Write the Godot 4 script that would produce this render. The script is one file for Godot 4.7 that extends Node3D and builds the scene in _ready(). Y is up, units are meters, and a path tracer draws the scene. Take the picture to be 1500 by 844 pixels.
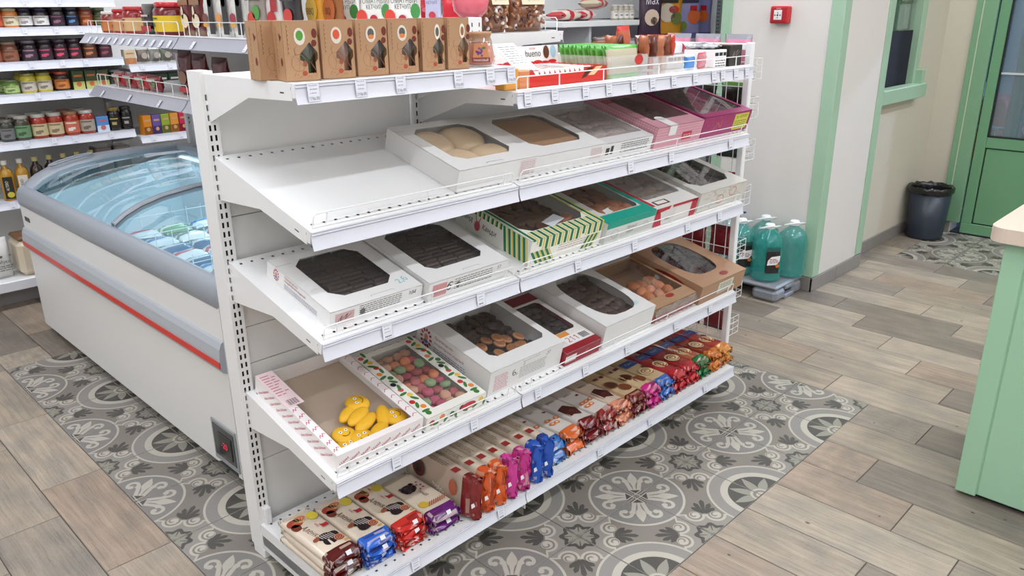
extends Node3D
# A grocery aisle: a white gondola of boxed biscuits, a chest freezer behind it, wall shelves, a tiled floor and a counter.

var mat := {}
var rng := RandomNumberGenerator.new()
var font: SystemFont
var letters := {}
var taken := {}


# ---------------------------------------------------------------- mesh builder
class MB:
	var v := PackedVector3Array()
	var n := PackedVector3Array()
	var c := PackedColorArray()
	var t := PackedVector2Array()
	var xf := Transform3D.IDENTITY
	var col := Color.WHITE

	func put(p: Vector3, nn: Vector3, u := Vector2.ZERO) -> void:
		v.append(xf * p)
		n.append((xf.basis * nn).normalized())
		c.append(col)
		t.append(u)

	# corners run counter-clockwise seen from outside
	func tri(a: Vector3, b: Vector3, d: Vector3) -> void:
		var k := (b - a).cross(d - a)
		if k.length_squared() < 1e-16:
			return
		put(a, k); put(d, k); put(b, k)

	func tri_n(a: Vector3, b: Vector3, d: Vector3, na: Vector3, nb: Vector3, nd: Vector3) -> void:
		put(a, na); put(d, nd); put(b, nb)

	func quad(a: Vector3, b: Vector3, d: Vector3, e: Vector3) -> void:
		var k := (b - a).cross(e - a)
		if k.length_squared() < 1e-16:
			k = (d - b).cross(e - b)
		put(a, k, Vector2(0, 1)); put(d, k, Vector2(1, 0)); put(b, k, Vector2(1, 1))
		put(a, k, Vector2(0, 1)); put(e, k, Vector2(0, 0)); put(d, k, Vector2(1, 0))

	func box(mn: Vector3, mx: Vector3) -> void:
		var a := Vector3(mn.x, mn.y, mx.z); var b := Vector3(mx.x, mn.y, mx.z)
		var d := Vector3(mx.x, mx.y, mx.z); var e := Vector3(mn.x, mx.y, mx.z)
		var f := Vector3(mn.x, mn.y, mn.z); var g := Vector3(mx.x, mn.y, mn.z)
		var h := Vector3(mx.x, mx.y, mn.z); var i := Vector3(mn.x, mx.y, mn.z)
		quad(a, b, d, e); quad(g, f, i, h); quad(f, a, e, i); quad(b, g, h, d); quad(e, d, h, i); quad(f, g, b, a)

	# a box with chamfered edges
	func cbox(mn: Vector3, mx: Vector3, r := 0.003) -> void:
		var m := (mn + mx) * 0.5
		var h := (mx - mn) * 0.5
		r = minf(r, minf(h.x, minf(h.y, h.z)) * 0.9)
		var q := func(s: Vector3, ax: int) -> Vector3:
			var p := s * (h - Vector3(r, r, r))
			p[ax] = s[ax] * h[ax]
			return m + p
		for ax in 3:
			var b := (ax + 1) % 3
			var d := (ax + 2) % 3
			for sg in [-1.0, 1.0]:
				var pts := []
				for k in [[-1, -1], [1, -1], [1, 1], [-1, 1]]:
					var s := Vector3.ZERO
					s[ax] = sg; s[b] = k[0]; s[d] = k[1]
					pts.append(q.call(s, ax))
				if sg > 0: quad(pts[0], pts[1], pts[2], pts[3])
				else: quad(pts[3], pts[2], pts[1], pts[0])
			for sb in [-1.0, 1.0]:
				for sd in [-1.0, 1.0]:
					var s0 := Vector3.ZERO; var s1 := Vector3.ZERO
					s0[ax] = -1; s1[ax] = 1
					s0[b] = sb; s1[b] = sb; s0[d] = sd; s1[d] = sd
					var w: Vector3 = q.call(s0, b); var x: Vector3 = q.call(s1, b)
					var y: Vector3 = q.call(s1, d); var z: Vector3 = q.call(s0, d)
					if sb * sd > 0: quad(w, x, y, z)
					else: quad(z, y, x, w)
		for sx in [-1.0, 1.0]:
			for sy in [-1.0, 1.0]:
				for sz in [-1.0, 1.0]:
					var s := Vector3(sx, sy, sz)
					var a: Vector3 = q.call(s, 0); var b: Vector3 = q.call(s, 1); var d: Vector3 = q.call(s, 2)
					if sx * sy * sz > 0: tri(a, b, d)
					else: tri(a, d, b)

	# profile: Vector2(radius, height) from bottom to top; round the y axis
	func lathe(prof: Array, segs := 20, flat_rings := false) -> void:
		for i in prof.size() - 1:
			var p: Vector2 = prof[i]; var q: Vector2 = prof[i + 1]
			if p.distance_to(q) < 1e-6: continue
			var np := _pn(prof, i); var nq := _pn(prof, i + 1)
			if flat_rings:
				var d := q - p
				np = Vector2(d.y, -d.x).normalized(); nq = np
			for k in segs:
				var a0 := TAU * k / segs; var a1 := TAU * (k + 1) / segs
				var c0 := cos(a0); var s0 := sin(a0); var c1 := cos(a1); var s1 := sin(a1)
				var A := Vector3(p.x * c0, p.y, p.x * s0); var B := Vector3(p.x * c1, p.y, p.x * s1)
				var D := Vector3(q.x * c1, q.y, q.x * s1); var E := Vector3(q.x * c0, q.y, q.x * s0)
				var nA := Vector3(np.x * c0, np.y, np.x * s0); var nB := Vector3(np.x * c1, np.y, np.x * s1)
				var nD := Vector3(nq.x * c1, nq.y, nq.x * s1); var nE := Vector3(nq.x * c0, nq.y, nq.x * s0)
				if p.x > 1e-6: tri_n(A, D, B, nA, nD, nB)
				if q.x > 1e-6: tri_n(A, E, D, nA, nE, nD)

	func _pn(prof: Array, i: int) -> Vector2:
		var d := Vector2.ZERO
		if i > 0: d += (prof[i] - prof[i - 1]).normalized()
		if i < prof.size() - 1: d += (prof[i + 1] - prof[i]).normalized()
		return Vector2(d.y, -d.x).normalized()

	func tube(pts: Array, r: float, sides := 6, closed := false) -> void:
		var m := pts.size()
		var rings := []
		var up := Vector3.UP
		for i in m:
			var d: Vector3
			if closed: d = pts[(i + 1) % m] - pts[(i - 1 + m) % m]
			elif i == 0: d = pts[1] - pts[0]
			elif i == m - 1: d = pts[i] - pts[i - 1]
			else: d = (pts[i + 1] - pts[i]).normalized() + (pts[i] - pts[i - 1]).normalized()
			d = d.normalized()
			if absf(d.dot(up)) > 0.9: up = Vector3.RIGHT if absf(d.x) < 0.8 else Vector3.BACK
			var x := up.cross(d).normalized()
			var y := d.cross(x)
			up = y
			var ring := []
			for k in sides:
				var a := TAU * k / sides
				ring.append(x * cos(a) + y * sin(a))
			rings.append(ring)
		var last := m if closed else m - 1
		for i in last:
			var j := (i + 1) % m
			for k in sides:
				var l := (k + 1) % sides
				var na: Vector3 = rings[i][k]; var nb: Vector3 = rings[i][l]; var nd: Vector3 = rings[j][l]; var ne: Vector3 = rings[j][k]
				var a: Vector3 = pts[i] + na * r; var b: Vector3 = pts[i] + nb * r
				var d: Vector3 = pts[j] + nd * r; var e: Vector3 = pts[j] + ne * r
				tri_n(a, b, d, na, nb, nd); tri_n(a, d, e, na, nd, ne)
		if not closed:
			for k in range(1, sides - 1):
				tri(pts[0] + rings[0][0] * r, pts[0] + rings[0][k + 1] * r, pts[0] + rings[0][k] * r)
				var z := m - 1
				tri(pts[z] + rings[z][0] * r, pts[z] + rings[z][k] * r, pts[z] + rings[z][k + 1] * r)

	# rows of points; a smooth sheet. wrap closes each row; cols gives one colour per row
	func sheet(rows: Array, wrap := false, cols := [], flip := false) -> void:
		var R := rows.size(); var K: int = rows[0].size()
		var N := []
		for i in R:
			var line := []
			for k in K:
				var k0 := (k - 1 + K) % K if wrap else maxi(k - 1, 0)
				var k1 := (k + 1) % K if wrap else mini(k + 1, K - 1)
				var du: Vector3 = rows[i][k1] - rows[i][k0]
				var dv: Vector3 = rows[mini(i + 1, R - 1)][k] - rows[maxi(i - 1, 0)][k]
				if dv.length_squared() < 1e-14: dv = rows[mini(i + 2, R - 1)][k] - rows[maxi(i - 2, 0)][k]
				var nn := du.cross(dv)
				line.append((-nn if flip else nn).normalized())
			N.append(line)
		var KK := K if wrap else K - 1
		for i in R - 1:
			for k in KK:
				var l := (k + 1) % K
				var a: Vector3 = rows[i][k]; var b: Vector3 = rows[i][l]; var d: Vector3 = rows[i + 1][l]; var e: Vector3 = rows[i + 1][k]
				if cols: col = cols[i][k] if cols[i] is Array else cols[i]
				if flip:
					tri_n(a, d, b, N[i][k], N[i + 1][l], N[i][l]); tri_n(a, e, d, N[i][k], N[i + 1][k], N[i + 1][l])
				else:
					tri_n(a, b, d, N[i][k], N[i][l], N[i + 1][l]); tri_n(a, d, e, N[i][k], N[i + 1][l], N[i + 1][k])

	# polygon in the xy plane, facing +z
	func flat(poly: PackedVector2Array, z := 0.0) -> void:
		var ix := Geometry2D.triangulate_polygon(poly)
		for i in range(0, ix.size(), 3):
			var a := poly[ix[i]]; var b := poly[ix[i + 1]]; var d := poly[ix[i + 2]]
			if (b - a).cross(d - a) < 0:
				var s := b; b = d; d = s
			tri(Vector3(a.x, a.y, z), Vector3(b.x, b.y, z), Vector3(d.x, d.y, z))

	func rect(x0: float, y0: float, x1: float, y1: float, z := 0.0) -> void:
		quad(Vector3(x0, y0, z), Vector3(x1, y0, z), Vector3(x1, y1, z), Vector3(x0, y1, z))

	func oval(x: float, y: float, rx: float, ry: float, z := 0.0, segs := 14, turn := 0.0) -> void:
		var m := Vector3(x, y, z)
		for k in segs:
			var a := Vector2(rx * cos(TAU * k / segs), ry * sin(TAU * k / segs)).rotated(turn)
			var b := Vector2(rx * cos(TAU * (k + 1) / segs), ry * sin(TAU * (k + 1) / segs)).rotated(turn)
			tri(m, m + Vector3(a.x, a.y, 0), m + Vector3(b.x, b.y, 0))

	# a drawn line of width w in the xy plane
	func line(pts: Array, w: float, z := 0.0) -> void:
		for i in pts.size() - 1:
			var a: Vector2 = pts[i]; var b: Vector2 = pts[i + 1]
			var d := (b - a).normalized() * w * 0.5
			var s := Vector2(-d.y, d.x)
			a -= d * 0.5; b += d * 0.5
			quad(Vector3(a.x - s.x, a.y - s.y, z), Vector3(b.x - s.x, b.y - s.y, z), Vector3(b.x + s.x, b.y + s.y, z), Vector3(a.x + s.x, a.y + s.y, z))

	# xy polygon pushed out along z from z0 to z1
	func extrude(poly: PackedVector2Array, z0: float, z1: float) -> void:
		if not Geometry2D.is_polygon_clockwise(poly):
			pass
		var area := 0.0
		for i in poly.size():
			area += poly[i].cross(poly[(i + 1) % poly.size()])
		if area < 0: poly.reverse()
		flat(poly, z1)
		var ix := Geometry2D.triangulate_polygon(poly)
		for i in range(0, ix.size(), 3):
			var a := poly[ix[i]]; var b := poly[ix[i + 1]]; var d := poly[ix[i + 2]]
			if (b - a).cross(d - a) > 0:
				var s := b; b = d; d = s
			tri(Vector3(a.x, a.y, z0), Vector3(b.x, b.y, z0), Vector3(d.x, d.y, z0))
		for i in poly.size():
			var a := poly[i]; var b := poly[(i + 1) % poly.size()]
			quad(Vector3(a.x, a.y, z0), Vector3(b.x, b.y, z0), Vector3(b.x, b.y, z1), Vector3(a.x, a.y, z1))

	func ball(m: Vector3, r: Vector3, rings := 6, segs := 10) -> void:
		var rows := []
		for i in rings + 1:
			var th := -PI / 2 + PI * i / rings
			var row := []
			for k in segs:
				var a := TAU * k / segs
				row.append(Vector3(cos(th) * cos(a), sin(th), cos(th) * sin(a)))
			rows.append(row)
		for i in rings:
			for k in segs:
				var l := (k + 1) % segs
				var a: Vector3 = rows[i][k]; var b: Vector3 = rows[i][l]; var d: Vector3 = rows[i + 1][l]; var e: Vector3 = rows[i + 1][k]
				if i > 0: tri_n(m + a * r, m + d * r, m + b * r, a / r, d / r, b / r)
				if i < rings - 1: tri_n(m + a * r, m + e * r, m + d * r, a / r, e / r, d / r)

	func arrays() -> Array:
		var a := []
		a.resize(Mesh.ARRAY_MAX)
		a[Mesh.ARRAY_VERTEX] = v; a[Mesh.ARRAY_NORMAL] = n; a[Mesh.ARRAY_COLOR] = c; a[Mesh.ARRAY_TEX_UV] = t
		return a


func mb(color := Color.WHITE, xf := Transform3D.IDENTITY) -> MB:
	var b := MB.new()
	b.col = color
	b.xf = xf
	return b

func rgb(r: int, g: int, b: int) -> Color:
	return Color8(r, g, b).srgb_to_linear()

func numbered(called: String) -> String:
	var k: int = taken.get(called, 0)
	taken[called] = k + 1
	return called if k == 0 else "%s_%03d" % [called, k]

func mesh_of(b: MB, m: Material) -> ArrayMesh:
	var am := ArrayMesh.new()
	if b.v.size():
		am.add_surface_from_arrays(Mesh.PRIMITIVE_TRIANGLES, b.arrays())
		am.surface_set_material(0, m)
	return am

func part(called: String, b: MB, m: Material, parent: Node3D, label := "") -> MeshInstance3D:
	var o := MeshInstance3D.new()
	o.name = called
	o.mesh = mesh_of(b, m)
	parent.add_child(o, true)
	if label: o.set_meta("label", label)
	return o

func tag(o: Node3D, label: String, category: String, group := "", kind := "") -> void:
	o.set_meta("label", label)
	if category: o.set_meta("category", category)
	if group: o.set_meta("group", group)
	if kind: o.set_meta("kind", kind)

func thing(called: String, label: String, category: String, at := Vector3.ZERO, turn := 0.0, group := "") -> Node3D:
	var o := Node3D.new()
	o.name = numbered(called)
	o.position = at
	o.rotation.y = turn
	add_child(o)
	tag(o, label, category, group)
	return o

func single(called: String, b: MB, m: Material, label: String, category: String, group := "") -> MeshInstance3D:
	var o := part(numbered(called), b, m, self)
	tag(o, label, category, group)
	return o

func struct(called: String, b: MB, m: Material, label := "") -> MeshInstance3D:
	var o := part(called, b, m, self)
	o.set_meta("kind", "structure")
	if label: o.set_meta("label", label)
	return o

# the plane of a printed face: origin, direction of writing, direction up
func face(o: Vector3, u: Vector3, up: Vector3) -> Transform3D:
	u = u.normalized(); up = up.normalized()
	var nn := u.cross(up).normalized()
	return Transform3D(Basis(u, up, nn), o + nn * 0.0004)

# letters as flat print; size is the height of a capital. at is the left end of the base line, or the middle
func text(b: MB, s: String, at: Vector2, size: float, middle := true, slanted := false, turn := 0.0, squeeze := 1.0) -> void:
	var key := s
	if not letters.has(key):
		var tm := TextMesh.new()
		tm.text = s
		tm.font = font
		tm.font_size = 64
		tm.pixel_size = 1.0
		tm.depth = 0.0
		tm.curve_step = 2.0
		tm.horizontal_alignment = HORIZONTAL_ALIGNMENT_LEFT
		tm.vertical_alignment = VERTICAL_ALIGNMENT_BOTTOM
		var a := tm.get_mesh_arrays()
		var got := PackedVector2Array()
		if a.size() and a[Mesh.ARRAY_VERTEX] != null:
			var vs: PackedVector3Array = a[Mesh.ARRAY_VERTEX]
			var ns: PackedVector3Array = a[Mesh.ARRAY_NORMAL]
			var ix: PackedInt32Array = a[Mesh.ARRAY_INDEX] if a[Mesh.ARRAY_INDEX] != null else PackedInt32Array(range(vs.size()))
			for i in range(0, ix.size(), 3):
				if ns[ix[i]].z > 0.5:
					for k in 3: got.append(Vector2(vs[ix[i + k]].x, vs[ix[i + k]].y))
		var mn := Vector2(1e9, 1e9); var mx := -mn
		for p in got:
			mn = mn.min(p); mx = mx.max(p)
		letters[key] = [got, mn, mx]
	var g: PackedVector2Array = letters[key][0]
	if g.is_empty(): return
	var lo: Vector2 = letters[key][1]; var hi: Vector2 = letters[key][2]
	var k := size / 46.0
	var off := (lo + hi) * 0.5 if middle else Vector2(lo.x, lo.y)
	for i in range(0, g.size(), 3):
		var q := []
		for j in 3:
			var p := (g[i + j] - off) * k
			if slanted: p.x += p.y * 0.22   # slanted like handwriting
			p.x *= squeeze
			if turn != 0.0: p = p.rotated(turn)
			q.append(Vector3(at.x + p.x, at.y + p.y, 0))
		if (q[1] - q[0]).cross(q[2] - q[0]).z > 0: b.tri(q[0], q[1], q[2])
		else: b.tri(q[0], q[2], q[1])

# lines of small print that cannot be read: rows of short dashes
func fine_print(b: MB, x: float, y: float, w: float, rows: int, step: float, thick: float) -> void:
	for r in rows:
		var p := x
		while p < x + w - step:
			var l := minf(rng.randf_range(0.8, 2.2) * step, x + w - p)
			b.rect(p, y - r * step - thick, p + l, y - r * step)
			p += l + step * 0.35

func vc(rough: float, metallic := 0.0, spec := 0.5, coat := 0.0) -> StandardMaterial3D:
	var m := StandardMaterial3D.new()
	m.vertex_color_use_as_albedo = true
	m.roughness = rough
	m.metallic = metallic
	m.metallic_specular = spec
	if coat > 0.0:
		m.clearcoat_enabled = true
		m.clearcoat = coat
		m.clearcoat_roughness = 0.15
	return m

func plain(r: int, g: int, b: int, rough: float) -> StandardMaterial3D:
	var m := StandardMaterial3D.new()
	m.albedo_color = Color8(r, g, b)
	m.roughness = rough
	return m

func clear(r: int, g: int, b: int, alpha: float, rough := 0.05) -> StandardMaterial3D:
	var m := StandardMaterial3D.new()
	m.albedo_color = Color(r / 255.0, g / 255.0, b / 255.0, alpha)
	m.roughness = rough
	m.transparency = BaseMaterial3D.TRANSPARENCY_ALPHA
	return m


# ---------------------------------------------------------------- textures
func plank_texture(sd: int) -> ImageTexture:
	var W := 128; var H := 384
	var im := Image.create(W, H, false, Image.FORMAT_RGB8)
	var a := FastNoiseLite.new(); a.seed = sd; a.frequency = 1.0; a.fractal_octaves = 3
	var r := RandomNumberGenerator.new(); r.seed = sd * 77
	var knots := []
	for k in r.randi_range(0, 2):
		knots.append([Vector2(r.randf_range(16, 112), r.randf_range(40, 344)), r.randf_range(1.4, 3.0)])
	for y in H:
		for x in W:
			var warp := a.get_noise_2d(x * 0.01, y * 0.006 + 40.0) * 4.0
			var streak := a.get_noise_2d((x + warp) * 0.06, y * 0.0022)
			var fine := a.get_noise_2d((x + warp) * 0.42, y * 0.0045 + 9.0)
			var patch := a.get_noise_2d(x * 0.012 + 70.0, y * 0.007)
			var k := 0.93 + 0.08 * streak + 0.06 * fine + 0.09 * patch
			if fine < -0.3: k -= 0.07
			for kn in knots:
				var d := Vector2(x - kn[0].x, (y - kn[0].y) * 0.7).length()
				if d < kn[1]: k *= 0.5
				elif d < kn[1] * 1.6: k *= 0.8
			var warm := 0.02 * patch
			im.set_pixel(x, y, Color(clampf(k * (0.935 + warm), 0, 1), clampf(k * 0.915, 0, 1), clampf(k * (0.89 - warm), 0, 1)))
	return ImageTexture.create_from_image(im)

func seg_d(p: Vector2, a: Vector2, b: Vector2) -> float:
	var d := b - a
	var k := clampf((p - a).dot(d) / d.length_squared(), 0.0, 1.0)
	return p.distance_to(a + d * k)

# the print of one encaustic tile: rosette in the corner (0,0), big flower in the corner (1,1), small ones in the others
func tile_texture() -> ImageTexture:
	var N := 400
	var im := Image.create(N, N, false, Image.FORMAT_RGB8)
	var light := Color8(176, 170, 158); var mid := Color8(138, 133, 125); var round_c := Color8(124, 121, 117)
	var dark := Color8(74, 71, 67); var band := Color8(134, 130, 125); var fill := Color8(124, 118, 109); var petal := Color8(140, 137, 125)
	for j in N:
		for i in range(j, N):
			var a := (i + 0.5) / N; var b := (j + 0.5) / N
			var p := Vector2(a, b)
			var d0 := p.length(); var d1 := Vector2(1 - a, 1 - b).length(); var ds := Vector2(1 - a, b).length()
			var k := mid
			if d1 < 0.605:
				if d1 > 0.578: k = light
				elif d1 > 0.45: k = band
				elif d1 > 0.365: k = light
				else:
					k = dark
					var th := fposmod(atan2(1 - b, 1 - a), PI / 4.0) - PI / 8.0
					var w := absf(th) * d1
					if d1 > 0.1 and d1 < 0.355 and w < 0.056 * sin(PI * pow((d1 - 0.05) / 0.305, 0.8)): k = petal
					if d1 < 0.115: k = light
					if d1 < 0.085: k = fill
					if d1 < 0.05: k = light
			elif d0 < 0.54:
				k = round_c
				if d0 > 0.512: k = light
				else:
					var s := p / 0.93
					var u := (s.x + s.y) * 0.70711; var q := absf(s.x - s.y) * 0.70711
					if u > 0.04 and u < 0.27 and q < 0.018 + maxf(0.0, u - 0.2) * 0.2: k = light
					if u > 0.24 and u < 0.51 and q < 0.06 * sin(PI * pow((u - 0.24) / 0.27, 0.75)): k = light
					var cc := Vector2(0.365, 0.12)
					var dc := s.distance_to(cc)
					if dc < 0.088 and dc > 0.044 and not (s.x < cc.x - 0.01 and s.y < cc.y): k = light
					if s.distance_to(Vector2(0.345, 0.082)) < 0.036: k = light
					if seg_d(s, Vector2(0.07, 0.02), Vector2(0.30, 0.17)) < 0.026: k = light
					if s.x + s.y < 0.17 and s.x + s.y > 0.02:
						k = dark
						if absf(s.y - 0.03) < 0.008 or absf(s.x - 0.03) < 0.008 or s.y < 0.006: k = light
			elif ds < 0.225:
				var th2 := atan2(b, 1 - a)
				var rr := 0.185 + 0.02 * cos(th2 * 8.0)
				if ds < rr: k = dark
				if ds < rr - 0.05: k = petal
				if ds < rr - 0.05 and absf(sin(th2 * 4.0)) < 0.2 and ds > 0.07: k = dark
				if ds < 0.03: k = fill
			else:
				# scroll frame between rosette and flower, with a curl at each end and two fans of leaves
				var curls := [Vector2(0.665, 0.145), Vector2(0.825, 0.315)]
				var edge := maxf(a - b - 0.5, maxf(0.54 - d0, 0.605 - d1))
				for vv in curls: edge = minf(edge, p.distance_to(vv) - 0.085)
				if edge < 0.0: k = fill
				elif edge < 0.03: k = light
				var f := Vector2(0.735, 0.235)
				var dir := (Vector2(0.53, 0.475) - f).normalized()
				for m in [-2, -1, 0, 1, 2]:
					var dd := dir.rotated(m * 0.40)
					var al := (p - f).dot(dd); var ac := absf((p - f).cross(dd))
					var ln := 0.27 - absf(m) * 0.045
					if edge < -0.005 and al > 0.02 and al < ln and ac < 0.004 + 0.024 * sin(PI * 0.5 * minf(1.0, (al - 0.02) / (ln - 0.06))) * (1.0 if al < ln - 0.035 else (ln - al) / 0.035): k = dark
				for vv in curls:
					var dv := p.distance_to(vv)
					if dv < 0.062: k = light
					var tw := fposmod(atan2(p.y - vv.y, p.x - vv.x) / TAU + dv * 14.0, 1.0)
					if dv < 0.055 and dv > 0.012 and tw < 0.3: k = fill
			im.set_pixel(i, j, k)
			im.set_pixel(j, i, k)
	return ImageTexture.create_from_image(im)


func make_materials() -> void:
	font = SystemFont.new()
	font.font_names = PackedStringArray(["Droid Sans"])
	mat.paint = vc(0.38)                      # powder-coated steel
	mat.card = vc(0.6)                        # cardboard and paper
	mat.coated = vc(0.32)                     # varnished carton
	mat.gloss = vc(0.22, 0.0, 0.5, 0.3)       # plastic wrappers
	mat.foil = vc(0.24, 0.25, 0.6)
	mat.matte = vc(0.75)
	mat.food = vc(0.55)
	mat.plastic = vc(0.35)
	mat.wire = vc(0.3)
	mat.strip = vc(0.25)
	mat.metal = vc(0.35, 0.7)
	mat.film = clear(235, 235, 235, 0.025, 0.04)
	mat.haze_film = clear(225, 222, 222, 0.22, 0.12)
	mat.pane = clear(200, 235, 240, 0.10, 0.02)
	mat.dark_pane = clear(120, 130, 135, 0.03, 0.03)
	mat.lid_glass = clear(110, 205, 230, 0.13, 0.03)
	mat.glass = clear(230, 235, 235, 0.15, 0.05)
	mat.teal = clear(0, 160, 150, 0.42, 0.05)
	mat.clearblue = clear(190, 225, 230, 0.35, 0.06)
	mat.pinkglass = clear(240, 120, 135, 0.6, 0.06)
	mat.honey = clear(205, 95, 40, 0.72, 0.06)
	mat.oil = clear(190, 140, 30, 0.72, 0.06)
	mat.box_clear = clear(235, 235, 235, 0.18, 0.08)


# ---------------------------------------------------------------- the room
func bevel_slab(w: float, l: float, h: float) -> MB:
	# top face carries the print 0..1, edges slightly eased
	var b := mb()
	var e := 0.0012
	var x := w * 0.5; var z := l * 0.5
	var T := [Vector3(-x + e, 0, z - e), Vector3(x - e, 0, z - e), Vector3(x - e, 0, -z + e), Vector3(-x + e, 0, -z + e)]
	var S := [Vector3(-x, -e, z), Vector3(x, -e, z), Vector3(x, -e, -z), Vector3(-x, -e, -z)]
	b.quad(T[0], T[1], T[2], T[3])
	for i in 4:
		var j := (i + 1) % 4
		b.quad(S[i], S[j], T[j], T[i])
		b.quad(S[i] + Vector3(0, -h + e, 0), S[j] + Vector3(0, -h + e, 0), S[j], S[i])
	return b

# where each row of planks has its cross joints (z modulo 0.6), row by row of x
const PHASE := {6: 0.118, 7: 0.31, 8: 0.111, 9: 0.522, 10: 0.32, 11: 0.578, 12: 0.13, 13: 0.531, 14: 0.33, 15: 0.127, 16: 0.52, 17: 0.33, 18: 0.12, 19: 0.5, 20: 0.31}

func make_floor() -> void:
	var f := mb(Color.WHITE)
	f.box(Vector3(-3.1, -0.15, -3.8), Vector3(5.5, -0.003, 4.2))
	var fl := struct("floor", f, plain(84, 79, 74, 0.85), "grey floor of wood-look planks and patterned tiles")
	var tex := []
	for i in 5: tex.append(plank_texture(i + 3))
	var tones := [Color8(176, 165, 152), Color8(162, 153, 143), Color8(186, 175, 162), Color8(146, 137, 128), Color8(176, 160, 146)]
	var mats := []
	for i in 5:
		for k in 5:
			var m := StandardMaterial3D.new()
			m.albedo_texture = tex[i]; m.albedo_color = tones[k]; m.roughness = 0.42
			mats.append(m)
	var pm := mesh_of(bevel_slab(0.1966, 0.5966, 0.006), null)
	var tm := StandardMaterial3D.new()
	tm.albedo_texture = tile_texture(); tm.roughness = 0.4
	var tmesh := mesh_of(bevel_slab(0.2982, 0.2982, 0.006), null)
	var gx := 1.0306; var gz := 0.6242
	# planks, 0.2 x 0.6 m, laid along z and staggered by a third, outside the patterned carpet and the room's solid parts
	var r := RandomNumberGenerator.new(); r.seed = 5
	var px0 := gx - 1.2; var px1 := gx + 1.2; var pz0 := gz - 2.7; var pz1 := gz + 0.3
	for i in range(-11, 28):
		var x0 := px0 + i * 0.2
		if x0 < -2.2 or x0 > 5.2: continue
		var shift: float = PHASE.get(i, fposmod(0.324 + 0.2 * (-1 - i), 0.6))
		var j := -8
		while j < 8:
			var z0 := shift + j * 0.6
			j += 1
			var z1 := z0 + 0.6
			if z1 > 2.4 or z0 < -3.8: continue
			var pieces := [[z0, z1]]
			if x0 > px0 - 0.1 and x0 < px1 - 0.1:   # columns crossed by the carpet
				pieces = []
				if z1 > pz1 + 0.01: pieces.append([maxf(z0, pz1), z1])
				if z0 < pz0 - 0.01: pieces.append([z0, minf(z1, pz0)])
			elif x0 > 4.40 and z1 > 0.25 and z0 < 0.82:  # columns crossed by the carpet at the door
				pieces = []
				if z1 > 0.83: pieces.append([maxf(z0, 0.822), z1])
				if z0 < 0.21: pieces.append([z0, minf(z1, 0.222)])
			if x0 > 3.35 and z1 < 0.05: continue
			if x0 > 2.3 and z1 < -0.6: continue
			if x0 > 0.2 and x0 < 2.2 and z1 < -0.4 and z0 > -2.6: continue
			for pc in pieces:
				var ln: float = pc[1] - pc[0]
				if ln < 0.02: continue
				var o := MeshInstance3D.new()
				o.name = "plank"
				o.mesh = pm if ln > 0.59 else mesh_of(bevel_slab(0.1966, ln - 0.0034, 0.006), null)
				o.material_override = mats[r.randi() % 25]
				o.position = Vector3(x0 + 0.1, 0, (pc[0] + pc[1]) * 0.5)
				if r.randf() < 0.5: o.rotation.y = PI
				fl.add_child(o, true)
	# patterned tiles, 0.3 x 0.3 m, four make one rosette
	for i in range(-4, 4):
		for j in range(-9, 1):
			place_tile(fl, tmesh, tm, gx + i * 0.3 + 0.15, gz + j * 0.3 + 0.15, posmod(i, 2), posmod(j, 2))
	for i in 4:
		for j in 2:
			if i == 3 and true: continue
			place_tile(fl, tmesh, tm, 4.431 + i * 0.3 + 0.15, 0.222 + j * 0.3 + 0.15, posmod(i + 1, 2), posmod(j + 1, 2))

func place_tile(fl: Node3D, m: Mesh, tm: Material, x: float, z: float, odd_x: int, odd_z: int) -> void:
	# the texture's corner (0,0) is the tile's -x -z corner; turn it so that the rosette meets its neighbours
	var o := MeshInstance3D.new()
	o.name = "patterned_tile"
	o.mesh = m
	o.material_override = tm
	o.position = Vector3(x, 0, z)
	if odd_x == 0 and odd_z == 0: o.rotation.y = 0.0
	elif odd_x == 1 and odd_z == 0: o.rotation.y = -PI / 2
	elif odd_x == 1 and odd_z == 1: o.rotation.y = PI
	else: o.rotation.y = PI / 2
	fl.add_child(o, true)

func trim(called: String, mn: Vector3, mx: Vector3, color: Color, label: String) -> void:
	var b := mb(color)
	b.cbox(mn, mx, 0.003)
	struct(called, b, mat.paint, label)

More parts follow.
